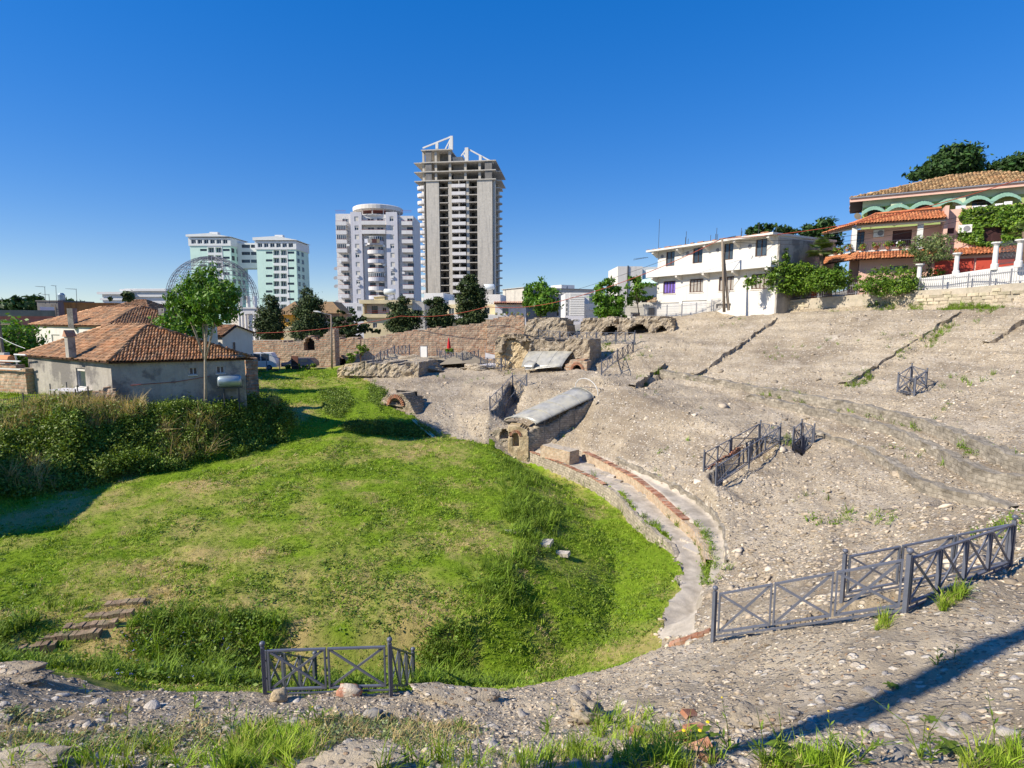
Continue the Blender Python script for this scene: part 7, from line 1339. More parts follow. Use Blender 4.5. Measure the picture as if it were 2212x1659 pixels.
b = [G(1938, 847), G(1975, 857), G(2000, 838), G(1967, 826)]; railing('railing', 'highest small iron railing box up on the right slope', b+b[:1], [1, 1, 1, 1], 1.05, RG)
railing('railing', 'long iron stair railing round the brick lined pit on the slope', [G(1520, 1019), at(1577, 958+28, 32.2), G(1641, 953), G(1684, 962), at(1618, 1003, 30), onz(1546, 1052, 27.6)], [2, 1, 2, 2, 1], 1.05, RG)
railing('railing', 'iron stair railing over the brick stair left of the chapel canopy', [G(1058, 888), G(1085, 862), G(1107, 838), G(1138, 836), G(1112, 871), G(1091, 900)], [2, 1, 1, 2, 2], 1.05, RG)
railing('railing', 'diagonal iron railing climbing to the top terrace', [G(1299, 810), G(1333, 782), G(1368, 762)], [3, 3], 1.1)
railing('railing', 'long iron railing along the grassy terrace before the vaults', [onz(1163, 733, 66), onz(1209, 737, 64), onz(1247, 739, 62), onz(1288, 741, 60), onz(1330, 741, 58), onz(1371, 742, 56)], [2, 2, 2, 2, 2], 1.1); railing('railing', 'short iron railing returning to the wall at the terrace end', [onz(1163, 733, 66), onz(1172, 727, 69), onz(1208, 728, 68.5)], [1, 2], 1.1)
railing('railing', 'stepped iron railing on the far rubble hump left of the white door', [onz(806, 795, 58), onz(822, 782, 60), onz(838, 778, 61), onz(852, 769, 63), onz(885, 766, 66)], [2, 2, 2, 4], 1.1)
railing('railing', 'iron railing beside the red umbrella on the platform', [onz(944, 775, 72), onz(980, 775, 70)], [4], 1.1); railing('railing', 'iron railing round the tan umbrella platform', [onz(950, 779, 66), onz(999, 784, 63), onz(1034, 777, 65)], [4, 4], 1.1); railing('railing', 'iron railing round the wooden deck right of the tan umbrella', [onz(1038, 793, 61), onz(1083, 798, 58.5), onz(1110, 788, 61)], [3, 3], 1.1)
fd = FrU(1040, 61.5, 1106, 60.0); zz_ = fd.px(1070, 788)[1]; dk = thing('deck', 'grey wooden deck inside the railing right of the tan umbrella', 'deck', fd.P(1.5, 1, zz_)); [part('plank', 'lightg', dk, fd, (.05+k*.3, .33+k*.3, -.6, 2.2, zz_-.05, zz_)) for k in range(10)]
# umbrellas, panels
p = onz(970, 770, 71); t = thing('umbrella', 'closed red parasol standing on the far platform', 'umbrella', p); zt_ = at(970, 728, 71).z; mb = MB(); mb.tube([p, Vector((p.x, p.y, zt_))], .03, 6); mb.build('pole', MT['pipe'], t); mb = MB(); mb.lathe((p.x, p.y, zt_-2.15), [(.22, 0), (.30, .15), (.26, .8), (.14, 1.6), (.03, 2.1)], 9); mb.build('canopy', MT['redcloth'], t)
p = onz(1003, 786, 65); t = thing('umbrella', 'wide open tan parasol on the railed platform', 'umbrella', p); zt_ = at(1000, 757, 65).z; mb = MB(); mb.tube([p, Vector((p.x, p.y, zt_))], .035, 6); mb.build('pole', MT['pole'], t); mb = MB(); q = [Vector((p.x+sx*2.6, p.y+sy*2.2, zt_-1.15-(.35 if sx < 0 else .15))) for sx, sy in ((-1, -1), (0, -1.15), (1, -1), (1.15, 0), (1, 1), (0, 1.1), (-1, 1), (-1.1, 0))]; mb.add([Vector((p.x, p.y, zt_))]+q, [(0, i+1, (i+1) % 8+1) for i in range(8)]); o = mb.build('canopy', MT['canvas'], t); o.modifiers.new('thick', 'SOLIDIFY').thickness = .03
p = onz(914, 783, 64); t = thing('door_panel', 'tall plain white door panel leaning on the far rubble', 'panel', p); fd = FrU(907, 64, 921, 63.6); zt_ = fd.px(912, 748)[1]; part('leaf', 'whitecl', t, fd, (0, fd.L, 0, .06, zt_-2.25, zt_)); part('frame', 'picket', t, fd, (-.06, 0, -.02, .08, zt_-2.3, zt_+.05), (fd.L, fd.L+.06, -.02, .08, zt_-2.5, zt_+.05), (0, fd.L, -.02, .08, zt_+.0, zt_+.05))
fd = FrU(1048, 68, 1076, 67.5); z0, z1 = fd.px(1060, 775)[1], fd.px(1060, 764)[1]; t = thing('info_panel', 'grey panel in a thin metal frame before the brick wall', 'panel', fd.P(.5, 0, z0)); mb = MB(); mb.prism([fd.P(0, 0, z0), fd.P(fd.L, 0, z0), fd.P(fd.L, 0, z1-.25), fd.P(0, 0, z1+.1)], fd.n*.05); mb.build('sheet', MT['lightg'], t); part('frame', 'picket', t, fd, (-.05, 0, 0, .05, z0-.5, z1+1.3), (fd.L, fd.L+.05, 0, .05, z0-.5, z1+1.3))
# ramp side: lamp, notice board, vans, tarpaulin fence
t, q = pole_on(717, 800, 680, 66.5, .13, 'lamp_post', 'slim grey lamp post standing before the long brick wall', lean=-1.5); mb = MB(); mb.tube([q, q+Vector((-.8, 0, .15)), q+Vector((-1.3, 0, .3))], [.04, .035, .03], 6); mb.build('arm', MT['picket'], t); mb = MB(); mb.tube([q+Vector((-1.2, 0, .28)), q+Vector((-1.6, 0, .36)), q+Vector((-2.1, 0, .42))], [.05, .11, .05], 8); mb.build('lamp_head', MT['whitecl'], t)
t, q = pole_on(*zB(450, 1100), zB(0, 812)[1], 66, .1, 'utility_pole', 'dark slender pole between the young trees by the long brick wall', 'wood')
zN = zc(800, 1150, 1100, 1269); fd = FrU(zN(765, 0)[0], 64.5, zN(862, 0)[0], 64.2); z0, z1 = fd.px(*zN(810, 435))[1], fd.px(*zN(810, 236))[1]; t = thing('notice_board', 'tall rust brown three panel notice board on thin legs', 'sign', fd.P(.7, 0, z0-.8))
for k in range(3): h = (z1-z0)/3; part('board', 'rust', t, fd, (0, fd.L, 0, .05, z0+k*h+.015, z0+(k+1)*h-.015))
for a in (0, fd.L-.06): part('leg', 'iron', t, fd, (a, a+.06, .052, .1, z0-1.2, z1))
fd = FrU(zN(275, 0)[0], 63.5, zN(620, 0)[0], 64.5); z0, z1 = fd.px(*zN(400, 505))[1], fd.px(*zN(400, 450))[1]; t = thing('tarpaulin_fence', 'low navy tarpaulin screen on posts before the parked vehicles', 'fence', fd.P(1, 0, z0)); mb = MB(); n = 14; V = []; Fc = []
for i in range(n+1): a = fd.L*i/n; V += [fd.P(a, .06*math.sin(i*1.7), z0-.2), fd.P(a, .05*math.sin(i*2.1), z1+.06*math.sin(i*1.3))]; Fc += [(2*i-2, 2*i, 2*i+1, 2*i-1)] if i else []
mb.add(V, Fc); mb.build('sheet', MT['navy'], t).modifiers.new('thick', 'SOLIDIFY').thickness = .03
for x in (445, 628): a = fd.px(*zN(x, 480))[0]; part('post', 'picket', t, fd, (a-.05, a+.05, -.1, -.02, z0-.2, z0+1.9))
mb = MB(); mb.bar(fd.P(.4, -.05, z0+2.6), fd.P(fd.L, -.05, z0+1.75), .07); mb.build('rail', MT['chute'], t)
def vehicle(name, label, cat, fr, a0, L_, zg, hood, roof, mat, W_=1.75):
    t = thing(name, label, cat, fr.P(a0+L_/2, W_/2, zg)); pr_ = [(0, .35), (0, hood*.9), (.12, hood), (L_*.2, hood+.05), (L_*.34, roof), (L_*.86, roof), (L_*.98, hood+.1), (L_, hood*.8), (L_, .35)]
    mb = MB(); mb.prism([fr.P(a0+a, 0, zg+z) for a, z in pr_], fr.n*W_); mb.build('body', MT[mat], t)
    for s0, s1 in ((.36, .56), (.59, .80)): mb = MB(); mb.prism([fr.P(a0+L_*s0-(.25 if s0 < .4 else 0), -.012, zg+hood+.08), fr.P(a0+L_*s1, -.012, zg+hood+.08), fr.P(a0+L_*s1, -.012, zg+roof-.1), fr.P(a0+L_*s0, -.012, zg+roof-.1)], fr.n*.01); mb.build('window', MT['glass'], t)
    for a in (.2, .8):
        mb = MB(); mb.lathe((0, 0, 0), [(.3, 0), (.32, .05), (.32, .17), (.28, .2)], 16); M4 = Matrix.Translation(fr.P(a0+L_*a, .15, zg+.32))@Matrix.Rotation(fr.rz, 4, 'Z')@Matrix.Rotation(R(90), 4, 'X'); mb.v = [tuple(M4@Vector(q)) for q in mb.v]; wh = mb.build('wheel', MT['rubber'], t); mb = MB(); mb.lathe((0, 0, .2), [(.18, 0), (.16, .02)], 12); mb.v = [tuple(M4@Vector(q)) for q in mb.v]; mb.build('rim', MT['picket'], wh)
    mb = MB(); mb.cbox(fr.P(a0+.02, .25, zg+hood*.72), .08, .25, .12, fr.rz); mb.build('headlight', MT['acw'], t)
fd = FrU(zN(230, 0)[0], 66.0, zN(400, 0)[0], 66.2); zg = h1(fd.P(1, 0, 0).x, 66); vehicle('parked_van', 'white parked van partly hidden by the brick pier and navy screen', 'van', fd, -1.6, 4.1, zg, 1.05, 2.05, 'vanwhite')
fd = FrU(zN(640, 0)[0], 66.3, zN(770, 0)[0], 66.3); vehicle('parked_car', 'dark blue parked car behind the railings left of the notice board', 'car', fd, -.2, 4.0, h1(fd.P(1, 0, 0).x, 66.3), .82, 1.35, 'carblue')
fd = FrU(zN(104, 0)[0], 43, zN(280, 0)[0], 43.5); zt_ = fd.px(*zN(180, 280))[1]; mb = ragged(fd, 0, fd.L, -6.6, interp_fn([(0, zt_), (fd.L*.7, zt_+.05), (fd.L, zt_-.1)]), .7, cell=.14, amp=.05, seed=41); tag(mb.build('brick_pier', MT['brickw']), 'ragged red brick pier at the right corner of the cement house', 'pier')
# chute at the trench
p, q = at(893, 908, 43.0), at(941, 949, 41.8); t = thing('chute', 'pale green metal chute sloping into the lawn beside the trench', 'chute', q); d = (q-p).normalized(); sd = Vector((d.y, -d.x, 0)).normalized(); mb = MB(); up_ = Vector((0, 0, .12)); mb.prism([p-sd*.14, p+sd*.14, q+sd*.14, q-sd*.14], (0, 0, .03)); mb.prism([p-sd*.16, p-sd*.14, q-sd*.14, q-sd*.16], up_); mb.prism([p+sd*.14, p+sd*.16, q+sd*.16, q+sd*.14], up_); mb.build('trough', MT['chute'], t); mb = MB(); mb.tube([p.lerp(q, .25), p.lerp(q, .3)+Vector((.1, -.2, -1.2))], .03, 5); mb.build('leg', MT['iron'], t)
# cables strung between poles
def cable(label, pts_, sag, mat='cable', rad=.02):
    P = []
    for a, b in zip(pts_[:-1], pts_[1:]):
        a, b = Vector(a), Vector(b)
        for i in range(17): s = i/16; P.append(a.lerp(b, s)-Vector((0, 0, sag*4*s*(1-s))))
    mb = MB(); mb.tube(P, rad, 4); tag(mb.build('cable', MT[mat]), label, 'cable')
cable('thick red twisted power cable from the utility pole down past the terrace trees', [UPq, at(*zV(900, 350), 66), at(*zV(0, 440), 70), at(*zB(950, 520), 72), at(*zM(1100, 1470), 75)], .5, 'cablered', .035)
cable('red power cable from the utility pole up to the green house eaves', [UPq, at(*zP(1940, 440), 50)], 1.0, 'cablered', .035); cable('black wire from the utility pole to the pink house wall', [UPq+Vector((.5, 0, -.1)), at(*zP(1420, 780), 51)], .8, 'cable', .018); cable('lower black wire crossing the pink house front', [UPq+Vector((.8, 0, -.3)), at(*zP(1700, 740), 50)], 1.2, 'cable', .018)
cable('black wire slanting across the white villa to the far left', [UPq, at(*zV(480, 390), 90)], .4, 'cable', .02); cable('pale wire from the left edge to the cement house roof', [at(*zA(-60, 560), 42), at(*zA(210, 690), 41)], .1, 'pipe', .02)
# off-frame neighbours that throw the shadows seen at the left and lower right
ob = Fr(-45, 21.2, -32.2, 26.4); r = thing('cement_house', 'grey house standing outside the frame to the left, shading the bank', 'house', ob.P(6, -3, -9)); part('wall', 'render', r, ob, (0, ob.L, -7, 0, -9.6, -1.6)); part('roof', 'tilebrown', r, ob, (-.4, ob.L+.4, -7.4, .4, -1.598, -1.3))
lp = Vector((-6.4, 2.3, h1(-6.4, 2.3))); t = thing('utility_pole', 'wooden pole standing outside the frame to the left of the camera', 'pole', lp); mb = MB(); mb.tube([lp-Vector((0, 0, .4)), lp+Vector((0, 0, 13.4))], [.25, .19], 10); mb.build('shaft', MT['pole'], t)
# ------------------------------------------------------------------ trees and shrubs
T = tree
T('young_tree', 'slender bright green young tree with a pale forked trunk before the cement house', 'tree', 442, 862, 37.2, [(446, 597, 24, 22), (432, 622, 38, 24), (478, 634, 38, 24), (396, 640, 33, 22), (452, 650, 46, 22), (492, 668, 22, 18), (402, 672, 26, 12), (470, 688, 30, 12), (380, 660, 18, 16), (420, 686, 26, 12), (446, 672, 30, 14)], 9600, .125, 'lf_bright', 'barkp', .12, trunk_to=(443, 690, 37.2), base=-6.2, droop=.35, aspect=.42, limbs=7)
T('bush', 'spreading green bush rising behind the cement house roof', 'bush', 395, 735, 48, [(385, 702, 38, 22), (425, 692, 30, 26), (355, 697, 22, 16), (400, 718, 50, 16)], 3600, .15, 'lf_bright', tr=.1)
T('broad_tree', 'broad green tree crown at the far left horizon edge', 'tree', 30, 700, 108, [(8, 664, 26, 16), (30, 660, 28, 18), (0, 675, 30, 14)], 1200, .5, 'lf_dark', tr=.3); T('broad_tree', 'darker broad tree beside the grey flat house at the left', 'tree', 68, 700, 104, [(60, 657, 28, 19), (78, 664, 18, 14), (45, 668, 24, 12)], 1200, .5, 'lf_dark', tr=.3)
T('bush', 'small dark bush showing above the ochre flat roof', 'bush', 158, 675, 106, [(158, 652, 14, 7), (148, 656, 8, 5), (172, 656, 7, 4)], 300, .4, 'lf_dark', tr=.15)
T('fig_bush', 'lush green bush at the left edge behind the utility pole', 'bush', 40, 800, 47, [(30, 735, 48, 36), (68, 762, 24, 30), (5, 715, 26, 22), (45, 780, 50, 24), (-25, 740, 30, 40)], 4200, .19, 'lf_bright', tr=.16)
T('small_pine', 'small dark pine in front of the cream neoclassical block', 'tree', 284, 665, 78, [(268, 626, 8, 5), (277, 638, 12, 7), (284, 646, 14, 6), (240, 645, 9, 3)], 420, .3, 'lf_pine', tr=.12)
T('cypress', 'dense dark cypress nearest the pale columns', 'tree', 583, 742, 84, [(584, 652, 14, 13), (580, 672, 21, 18), (590, 684, 20, 16), (574, 700, 24, 16), (592, 706, 22, 16), (583, 722, 29, 14)], 8840, .17, 'lf_pine', tr=.3, clump=14)
T('cypress', 'taller dark cypress right of the yellow house', 'tree', 665, 742, 82, [(664, 634, 11, 14), (670, 653, 21, 16), (684, 660, 14, 14), (654, 675, 19, 16), (672, 684, 28, 18), (660, 706, 32, 16), (690, 702, 18, 14), (672, 722, 42, 12)], 11900, .17, 'lf_pine', tr=.32, clump=14)
T('cedar', 'layered cedar with flat spreading boughs below the pale tower', 'tree', 758, 742, 80, [(735, 675, 9, 4), (766, 671, 15, 5), (722, 690, 14, 4), (742, 690, 24, 5), (772, 688, 20, 5), (738, 703, 28, 5), (768, 704, 28, 5), (750, 716, 34, 5), (790, 713, 20, 4), (812, 715, 14, 3), (756, 728, 26, 5)], 3400, .26, 'lf_pine', tr=.22, clump=16, limbs=9)
T('pine', 'bushy dark pine before the cream house balcony', 'tree', 868, 738, 80, [(845, 658, 9, 7), (873, 648, 12, 8), (862, 664, 16, 10), (868, 682, 26, 16), (888, 692, 22, 16), (858, 703, 24, 14), (874, 714, 26, 10), (904, 676, 10, 5)], 9520, .17, 'lf_pine', tr=.26, clump=15)
T('pine', 'smaller dark pine between the bushy pine and the tallest pine', 'tree', 948, 722, 80, [(928, 653, 12, 6), (946, 650, 13, 8), (950, 666, 18, 12), (940, 684, 20, 14), (960, 690, 20, 14), (950, 700, 26, 10)], 7820, .17, 'lf_pine', tr=.24, clump=15)
T('pine', 'tallest dark pine in front of the concrete tower foot', 'tree', 1018, 715, 80, [(1014, 602, 13, 9), (1012, 620, 21, 13), (1028, 634, 20, 14), (1006, 646, 20, 14), (1032, 654, 18, 14), (1008, 670, 22, 14), (1028, 680, 24, 14), (1012, 694, 28, 8)], 12920, .17, 'lf_pine', tr=.3, clump=15)
T('ailanthus', 'bright green feathery tree before the grey flats', 'tree', 1161, 694, 76, [(1172, 610, 11, 10), (1160, 627, 27, 13), (1184, 636, 22, 14), (1147, 650, 20, 12), (1172, 656, 30, 12), (1192, 660, 16, 12), (1140, 634, 10, 8), (1178, 674, 20, 8)], 3400, .27, 'lf_bright', tr=.14, droop=.3, aspect=.42)
T('ailanthus', 'dark bushy tree left of the plain off white house', 'tree', 1312, 696, 70, [(1314, 612, 12, 9), (1296, 622, 14, 10), (1328, 632, 16, 12), (1304, 645, 24, 14), (1326, 655, 20, 14), (1340, 650, 10, 12), (1310, 672, 32, 13), (1328, 684, 22, 8)], 3900, .25, 'lf_bright', tr=.14, droop=.2, aspect=.45)
T('ailanthus', 'small loose tree against the mint striped awning', 'tree', 1382, 675, 71, [(1372, 605, 16, 7), (1390, 618, 24, 9), (1364, 628, 18, 9), (1384, 640, 24, 9), (1362, 650, 16, 8)], 1500, .22, 'lf_bright', tr=.08, droop=.2, aspect=.45)
T('broad_tree', 'green tree crown showing over the villa roof centre', 'tree', 1650, 560, 84, [(1626, 498, 16, 9), (1648, 493, 18, 10), (1668, 497, 14, 9)], 900, .33, 'lf_dark', tr=.2); T('broad_tree', 'lower green tree crown at the right end of the villa roof', 'tree', 1700, 560, 84, [(1690, 499, 14, 8), (1708, 503, 12, 8)], 600, .33, 'lf_dark', tr=.2)
T('broad_tree', 'green tree between the villa and the pink house', 'tree', 1775, 580, 78, [(1772, 487, 22, 12), (1795, 492, 22, 16), (1755, 498, 22, 12), (1785, 508, 30, 16), (1738, 505, 12, 9), (1800, 520, 20, 14), (1785, 550, 28, 20), (1790, 580, 26, 20)], 4200, .27, 'lf_dark', tr=.25)
T('hill_tree', 'large round dark tree on the hill above the green house roof', 'tree', 2060, 480, 86, [(2062, 340, 38, 22), (2090, 345, 26, 27), (2040, 356, 36, 20), (2075, 368, 42, 18), (2010, 369, 26, 14), (1985, 377, 22, 9), (2100, 372, 18, 12)], 7000, .36, 'lf_dark', tr=.4, clump=18); T('hill_tree', 'dark hill tree cut by the right edge of the photo', 'tree', 2195, 470, 84, [(2190, 358, 36, 18), (2160, 372, 32, 12), (2215, 350, 30, 18), (2135, 380, 16, 6), (2240, 365, 30, 20)], 4500, .36, 'lf_dark', tr=.4, clump=18)
def ivy(name, label, cat, Y, blobs, n, leaf, mat, dep=.5):
    C, Rd = [], []
    for q in blobs: yy = Y+(q[4] if len(q) > 4 else 0); C.append(at(q[0], q[1], yy)); Rd.append((q[2]*yy/F*1.2, q[2]*yy/F*dep*1.2, q[3]*yy/F*1.25))
    b = min(C, key=lambda c: c.z); t = thing(name, label, cat, (b.x, b.y, b.z-1)); V, Fq = leaves(C, Rd, n, leaf, seed=int(Y*13+n)); leaf_part('foliage', t, V, Fq, mat)
    mb = MB(); [mb.tube([Vector((c.x, c.y, c.z-r_[2]*1.2)), c], [.04, .02], 5) for c, r_ in zip(C, Rd)]; mb.build('stem', MT['bark'], t)['kind'] = 'stuff'; return t
ivy('ivy', 'thick ivy swallowing the right end of the white villa and its fence', 'ivy', 57.2, [(1690, 556, 13, 16), (1684, 578, 24, 12), (1715, 582, 26, 12), (1750, 585, 22, 12), (1700, 602, 34, 14), (1740, 606, 32, 14), (1664, 602, 20, 9), (1632, 606, 18, 8), (1615, 614, 9, 11), (1698, 622, 26, 12), (1780, 600, 30, 14), (1815, 604, 22, 14), (1612, 590, 4, 9), (1730, 622, 34, 11), (1690, 600, 30, 22), (1745, 604, 34, 20), (1790, 612, 34, 14)], 13500, .115, 'lf_ivy')
ivy('hedge', 'clipped leafy hedge left of the pink house wall', 'hedge', 54.6, [(1768, 604, 20, 17), (1796, 600, 22, 18), (1824, 603, 17, 17), (1790, 614, 36, 13), (1770, 618, 24, 10)], 5600, .10, 'lf_ivy'); ivy('hedge', 'long rounded hedge before the pink house and garages', 'hedge', 51.6, [(1866, 612, 17, 18), (1894, 606, 22, 20), (1926, 602, 24, 21), (1960, 600, 26, 19), (1990, 600, 24, 14), (2020, 594, 16, 10), (1900, 622, 34, 12, -.6), (1950, 618, 36, 14, -1.4), (1962, 604, 18, 20, -1.6)], 9500, .095, 'lf_ivy')
T('loquat', 'small loquat tree with pale leaves before the pink wall', 'tree', 2004, 590, 51.4, [(2012, 517, 30, 13), (2040, 524, 24, 16), (1986, 540, 26, 13), (2022, 545, 34, 16), (1970, 556, 15, 8), (2052, 545, 14, 14), (2005, 558, 26, 9)], 3600, .13, 'lf_loquat', tr=.09, aspect=.32)
# ivy on the pink wall (grows round the shutters)
t = thing('ivy', 'dense ivy covering the right of the pink wall round the brown shutters', 'ivy', PW_.P(6, -.2, 4)); g = np.random.default_rng(3); pol = [(1420, 735), (1560, 712), (1800, 690), (2100, 665), (2100, 1010), (1800, 1075), (1660, 1068), (1560, 1050), (1440, 1020), (1378, 985), (1385, 900), (1440, 870), (1388, 800)]
pp = g.uniform((1370, 660), (2100, 1080), (15000, 2)); k = in_poly(pp[:, 0]+g.normal(size=15000)*14, pp[:, 1]+g.normal(size=15000)*10, pol); hole = (pp[:, 0] > 1604) & (pp[:, 0] < 1782) & (pp[:, 1] > 885) & (pp[:, 1] < 1028) | (pp[:, 0] > 1398) & (pp[:, 0] < 1486) & (pp[:, 1] > 865) & (pp[:, 1] < 930); pp = pp[k & ~hole]
P3 = []
for x, y in pp: a, z = PW_.px(*zP(x, y)); P3.append(PW_.P(a, -.06-abs(g.normal())*.2*(1+fbm(np.array([a*1.3]), np.array([z*1.3]), 2, 9)[0]*1.6), z))
P3 = np.array(P3); n = len(P3); nor = np.array([PW_.d.y, -PW_.d.x, .5])+g.normal(size=(n, 3))*.55; nor /= np.linalg.norm(nor, axis=1)[:, None]; tt = np.cross(nor, g.normal(size=(n, 3))); tt /= np.linalg.norm(tt, axis=1)[:, None]; bb = np.cross(nor, tt); s_ = (.11*(.6+.8*g.random(n)))[:, None]
leaf_part('foliage', t, np.stack([P3-tt*s_, P3+bb*s_*.7, P3+tt*s_, P3-bb*s_*.7], 1).reshape(-1, 3), np.arange(4*n).reshape(n, 4), 'lf_ivy')
def palm(label, u, v, Y, vb, rad, nf, trunk=True):
    c = at(u, v, Y); b = at(u+2, vb, Y); t = thing('palm', label, 'palm', b); g = np.random.default_rng(int(u)); V, Fq = [], []
    for i in range(nf):
        az = g.random()*6.283; el = g.uniform(-.5, 1.35); L_ = rad*g.uniform(.75, 1.05); d = np.array([math.cos(az)*math.cos(el), math.sin(az)*math.cos(el), math.sin(el)]); p0 = np.array(c)+d*L_*.45; sd = np.cross(d, [0, 0, 1.0]); sd /= np.linalg.norm(sd); up = np.cross(sd, d)
        for k in range(15):                       # fan leaf: stiff blades from the petiole tip
            a = -1.25+2.5*k/14; dd = d*math.cos(a)+sd*math.sin(a); tip = p0+dd*L_*.58+np.array([0, 0, -.10*L_*abs(a)]); w_ = np.cross(dd, up)*.028*L_; m_ = p0+dd*L_*.3; q = len(V); V += [p0, m_+w_, tip, m_-w_]; Fq.append((q, q+1, q+2, q+3))
        q = len(V); w_ = sd*.02; V += [np.array(c)-w_, np.array(c)+w_, p0+w_, p0-w_]; Fq.append((q, q+1, q+2, q+3))
    leaf_part('crown', t, np.array(V), np.array(Fq), 'lf_palm')
    if trunk: mb = MB(); mb.tube([b-Vector((0, 0, .4)), b.lerp(c, .5)+Vector((.04, 0, 0)), c], [.2, .17, .2], 9); mb.build('trunk', MT['bark'], t, True)
palm('fan palm with a shaggy trunk between the villa and the pink house', 1773, 540, 57.6, 592, 1.55, 42); palm('fan palm cut by the right edge before the ivy wall', 2214, 500, 47.5, 590, 1.2, 30)
T('pruned_tree', 'small pruned tree with a round head before the red brick wall', 'tree', 779, 787, 65, [(782, 750, 9, 7), (776, 760, 9, 6), (788, 755, 6, 5)], 500, .14, 'lf_weed', tr=.06, limbs=3); T('pruned_tree', 'short bushy young tree by the dark arch in the brick wall', 'tree', 758, 790, 64, [(752, 768, 5, 6), (760, 772, 7, 8), (757, 783, 8, 7)], 500, .14, 'lf_weed', tr=.05, limbs=3)
zN = zc(800, 1150, 1100, 1269)
T('pruned_tree', 'low pollarded tree with two leafy tufts beside the notice board', 'tree', zN(1045, 0)[0], zN(0, 475)[1], 65, [(*zN(985, 380), 6, 6), (*zN(1115, 370), 5, 4), (*zN(1000, 400), 5, 3)], 320, .13, 'lf_weed', tr=.1, limbs=3); T('bush', 'small light bush left of the notice board', 'bush', zN(740, 0)[0], zN(0, 440)[1], 66, [(*zN(740, 400), 4, 6)], 200, .12, 'lf_weed', tr=.04); T('bush', 'small light bush right of the notice board', 'bush', zN(890, 0)[0], zN(0, 440)[1], 66, [(*zN(893, 395), 4, 6)], 200, .12, 'lf_weed', tr=.04)
T('bush', 'straggling green shrub on the platform beside the tan parasol', 'bush', *zB(1580, 980), 68, [(*zB(1570, 955), 9, 4), (*zB(1600, 945), 5, 3)], 260, .14, 'lf_weed', tr=.04)
# ------------------------------------------------------------------ ground cover
def cluster(n, rad, leaf, seed, hgt=1.0, aspect=.6):
    g = np.random.default_rng(seed); p = g.normal(size=(n, 3))*np.array([rad, rad, rad*.7*hgt])*.55; p[:, 2] = np.abs(p[:, 2])*1.2; nor = g.normal(size=(n, 3))*.6+np.array([0, 0, .9])+p*2; nor /= np.linalg.norm(nor, axis=1)[:, None]; t = np.cross(nor, g.normal(size=(n, 3))); t /= np.linalg.norm(t, axis=1)[:, None]; b = np.cross(nor, t); s = (leaf*(.6+.8*g.random(n)))[:, None]
    return np.stack([p-t*s, p+b*s*aspect, p+t*s, p-b*s*aspect], 1).reshape(-1, 3), np.arange(4*n).reshape(n, 4)
def rnd_rot(n, tilt=.25): return np.stack([RNG.normal(size=n)*tilt, RNG.normal(size=n)*tilt, RNG.random(n)*6.283], 1)
def uni(n, s, var=.35): return np.repeat((s*(1+var*RNG.normal(size=n)).clip(.35, 2.2))[:, None], 3, 1) if np.isscalar(s) else np.repeat((s*(1+var*RNG.normal(size=n)).clip(.35, 2.2))[:, None], 3, 1)
brm = [proto('bramble_leaf', *cluster(40, .34, .048, k), 'lf_bramble') for k in range(4)]
bank = [(-48, 33.6), (-38, 33.4), (-31, 34.0), (-26.5, 34.6), (-20.5, 37.6), (-17.2, 41.6), (-15.9, 40.6), UZ(590, 962, -8.8)[:2], UZ(500, 990, -9)[:2], UZ(400, 1010, -9.1)[:2], UZ(250, 1036, -9.2)[:2], UZ(130, 1062, -9.2)[:2], UZ(0, 1085, -9.2)[:2], (-48, 27.0)]
n = 34000; bx, by = RNG.uniform(-42, -15, n), RNG.uniform(26, 43, n); k = in_poly(bx+fbm(bx, by, 3, 5)*1.2, by+fbm(bx+9, by, 3, 6)*1.2, bank); bx, by = bx[k], by[k]
hh = (.2+np.clip(.5+fbm(bx*.5, by*.5, 3, 71)*1.6, .08, 1.4))*np.where(H(bx, by) > -6.4, .6, 1.0); bz = H(bx, by)+hh*RNG.random(len(bx))**.55
scatter('bramble_thicket', 'tangled dark green bramble bank below the cement house', np.stack([bx, by, bz], 1), rnd_rot(len(bx), .7), uni(len(bx), 1.0), brm, 'brambles')
oat = [proto('oat_stem', *blade_tuft(14, .85, .011, .6, 40+k, .2), 'straw') for k in range(3)]
m = (fbm(bx*.35, by*.35, 2, 73)+(bx+27)*.035+(H(bx, by)+7.6)*.12) > .14; m &= RNG.random(len(bx)) < .24; q = np.stack([bx, by, H(bx, by)+hh*.8], 1)[m]
scatter('wild_oats', 'pale dry wild oat grass growing through the brambles', q, rnd_rot(len(q), .35), uni(len(q), .85), oat, 'dry grass')
fx = np.linspace(-40, -20, 60)
# lawn: blades in view, straw where it is dry
sel = np.nonzero((REG.ravel() == 0) & (gy < 66) & (gy > 11) & (np.abs(gx) < gy*1.25))[0]; sel = RNG.choice(sel, min(98000, len(sel)), replace=False)
px_, py_ = gx[sel]+RNG.normal(size=len(sel))*.04, gy[sel]+RNG.normal(size=len(sel))*.05; pz_ = H(px_, py_); dr = DRY.ravel()[sel]; far = np.hypot(px_, py_)
dryk = RNG.random(len(sel)) < dr*.8; sc_ = (.55+far/38)*(1+.9*np.clip(fbm(px_*.5, py_*.5, 3, 81), -.3, .5))
bl = [proto('blade', *blade_tuft(11, .05, .007, 1.1, k, .07), 'blade') for k in range(4)]; bd = [proto('blade', *blade_tuft(9, .04, .006, 1.8, 20+k, .08), 'straw') for k in range(3)]
P_ = np.stack([px_, py_, pz_-.01], 1)
scatter('lawn_grass', 'short mown green grass blades on the mound', P_[~dryk], rnd_rot((~dryk).sum(), .2), uni((~dryk).sum(), sc_[~dryk]), bl, 'grass'); scatter('dry_grass', 'mown dry straw lying on the lawn', P_[dryk], rnd_rot(dryk.sum(), .35), uni(dryk.sum(), sc_[dryk]), bd, 'dry grass')
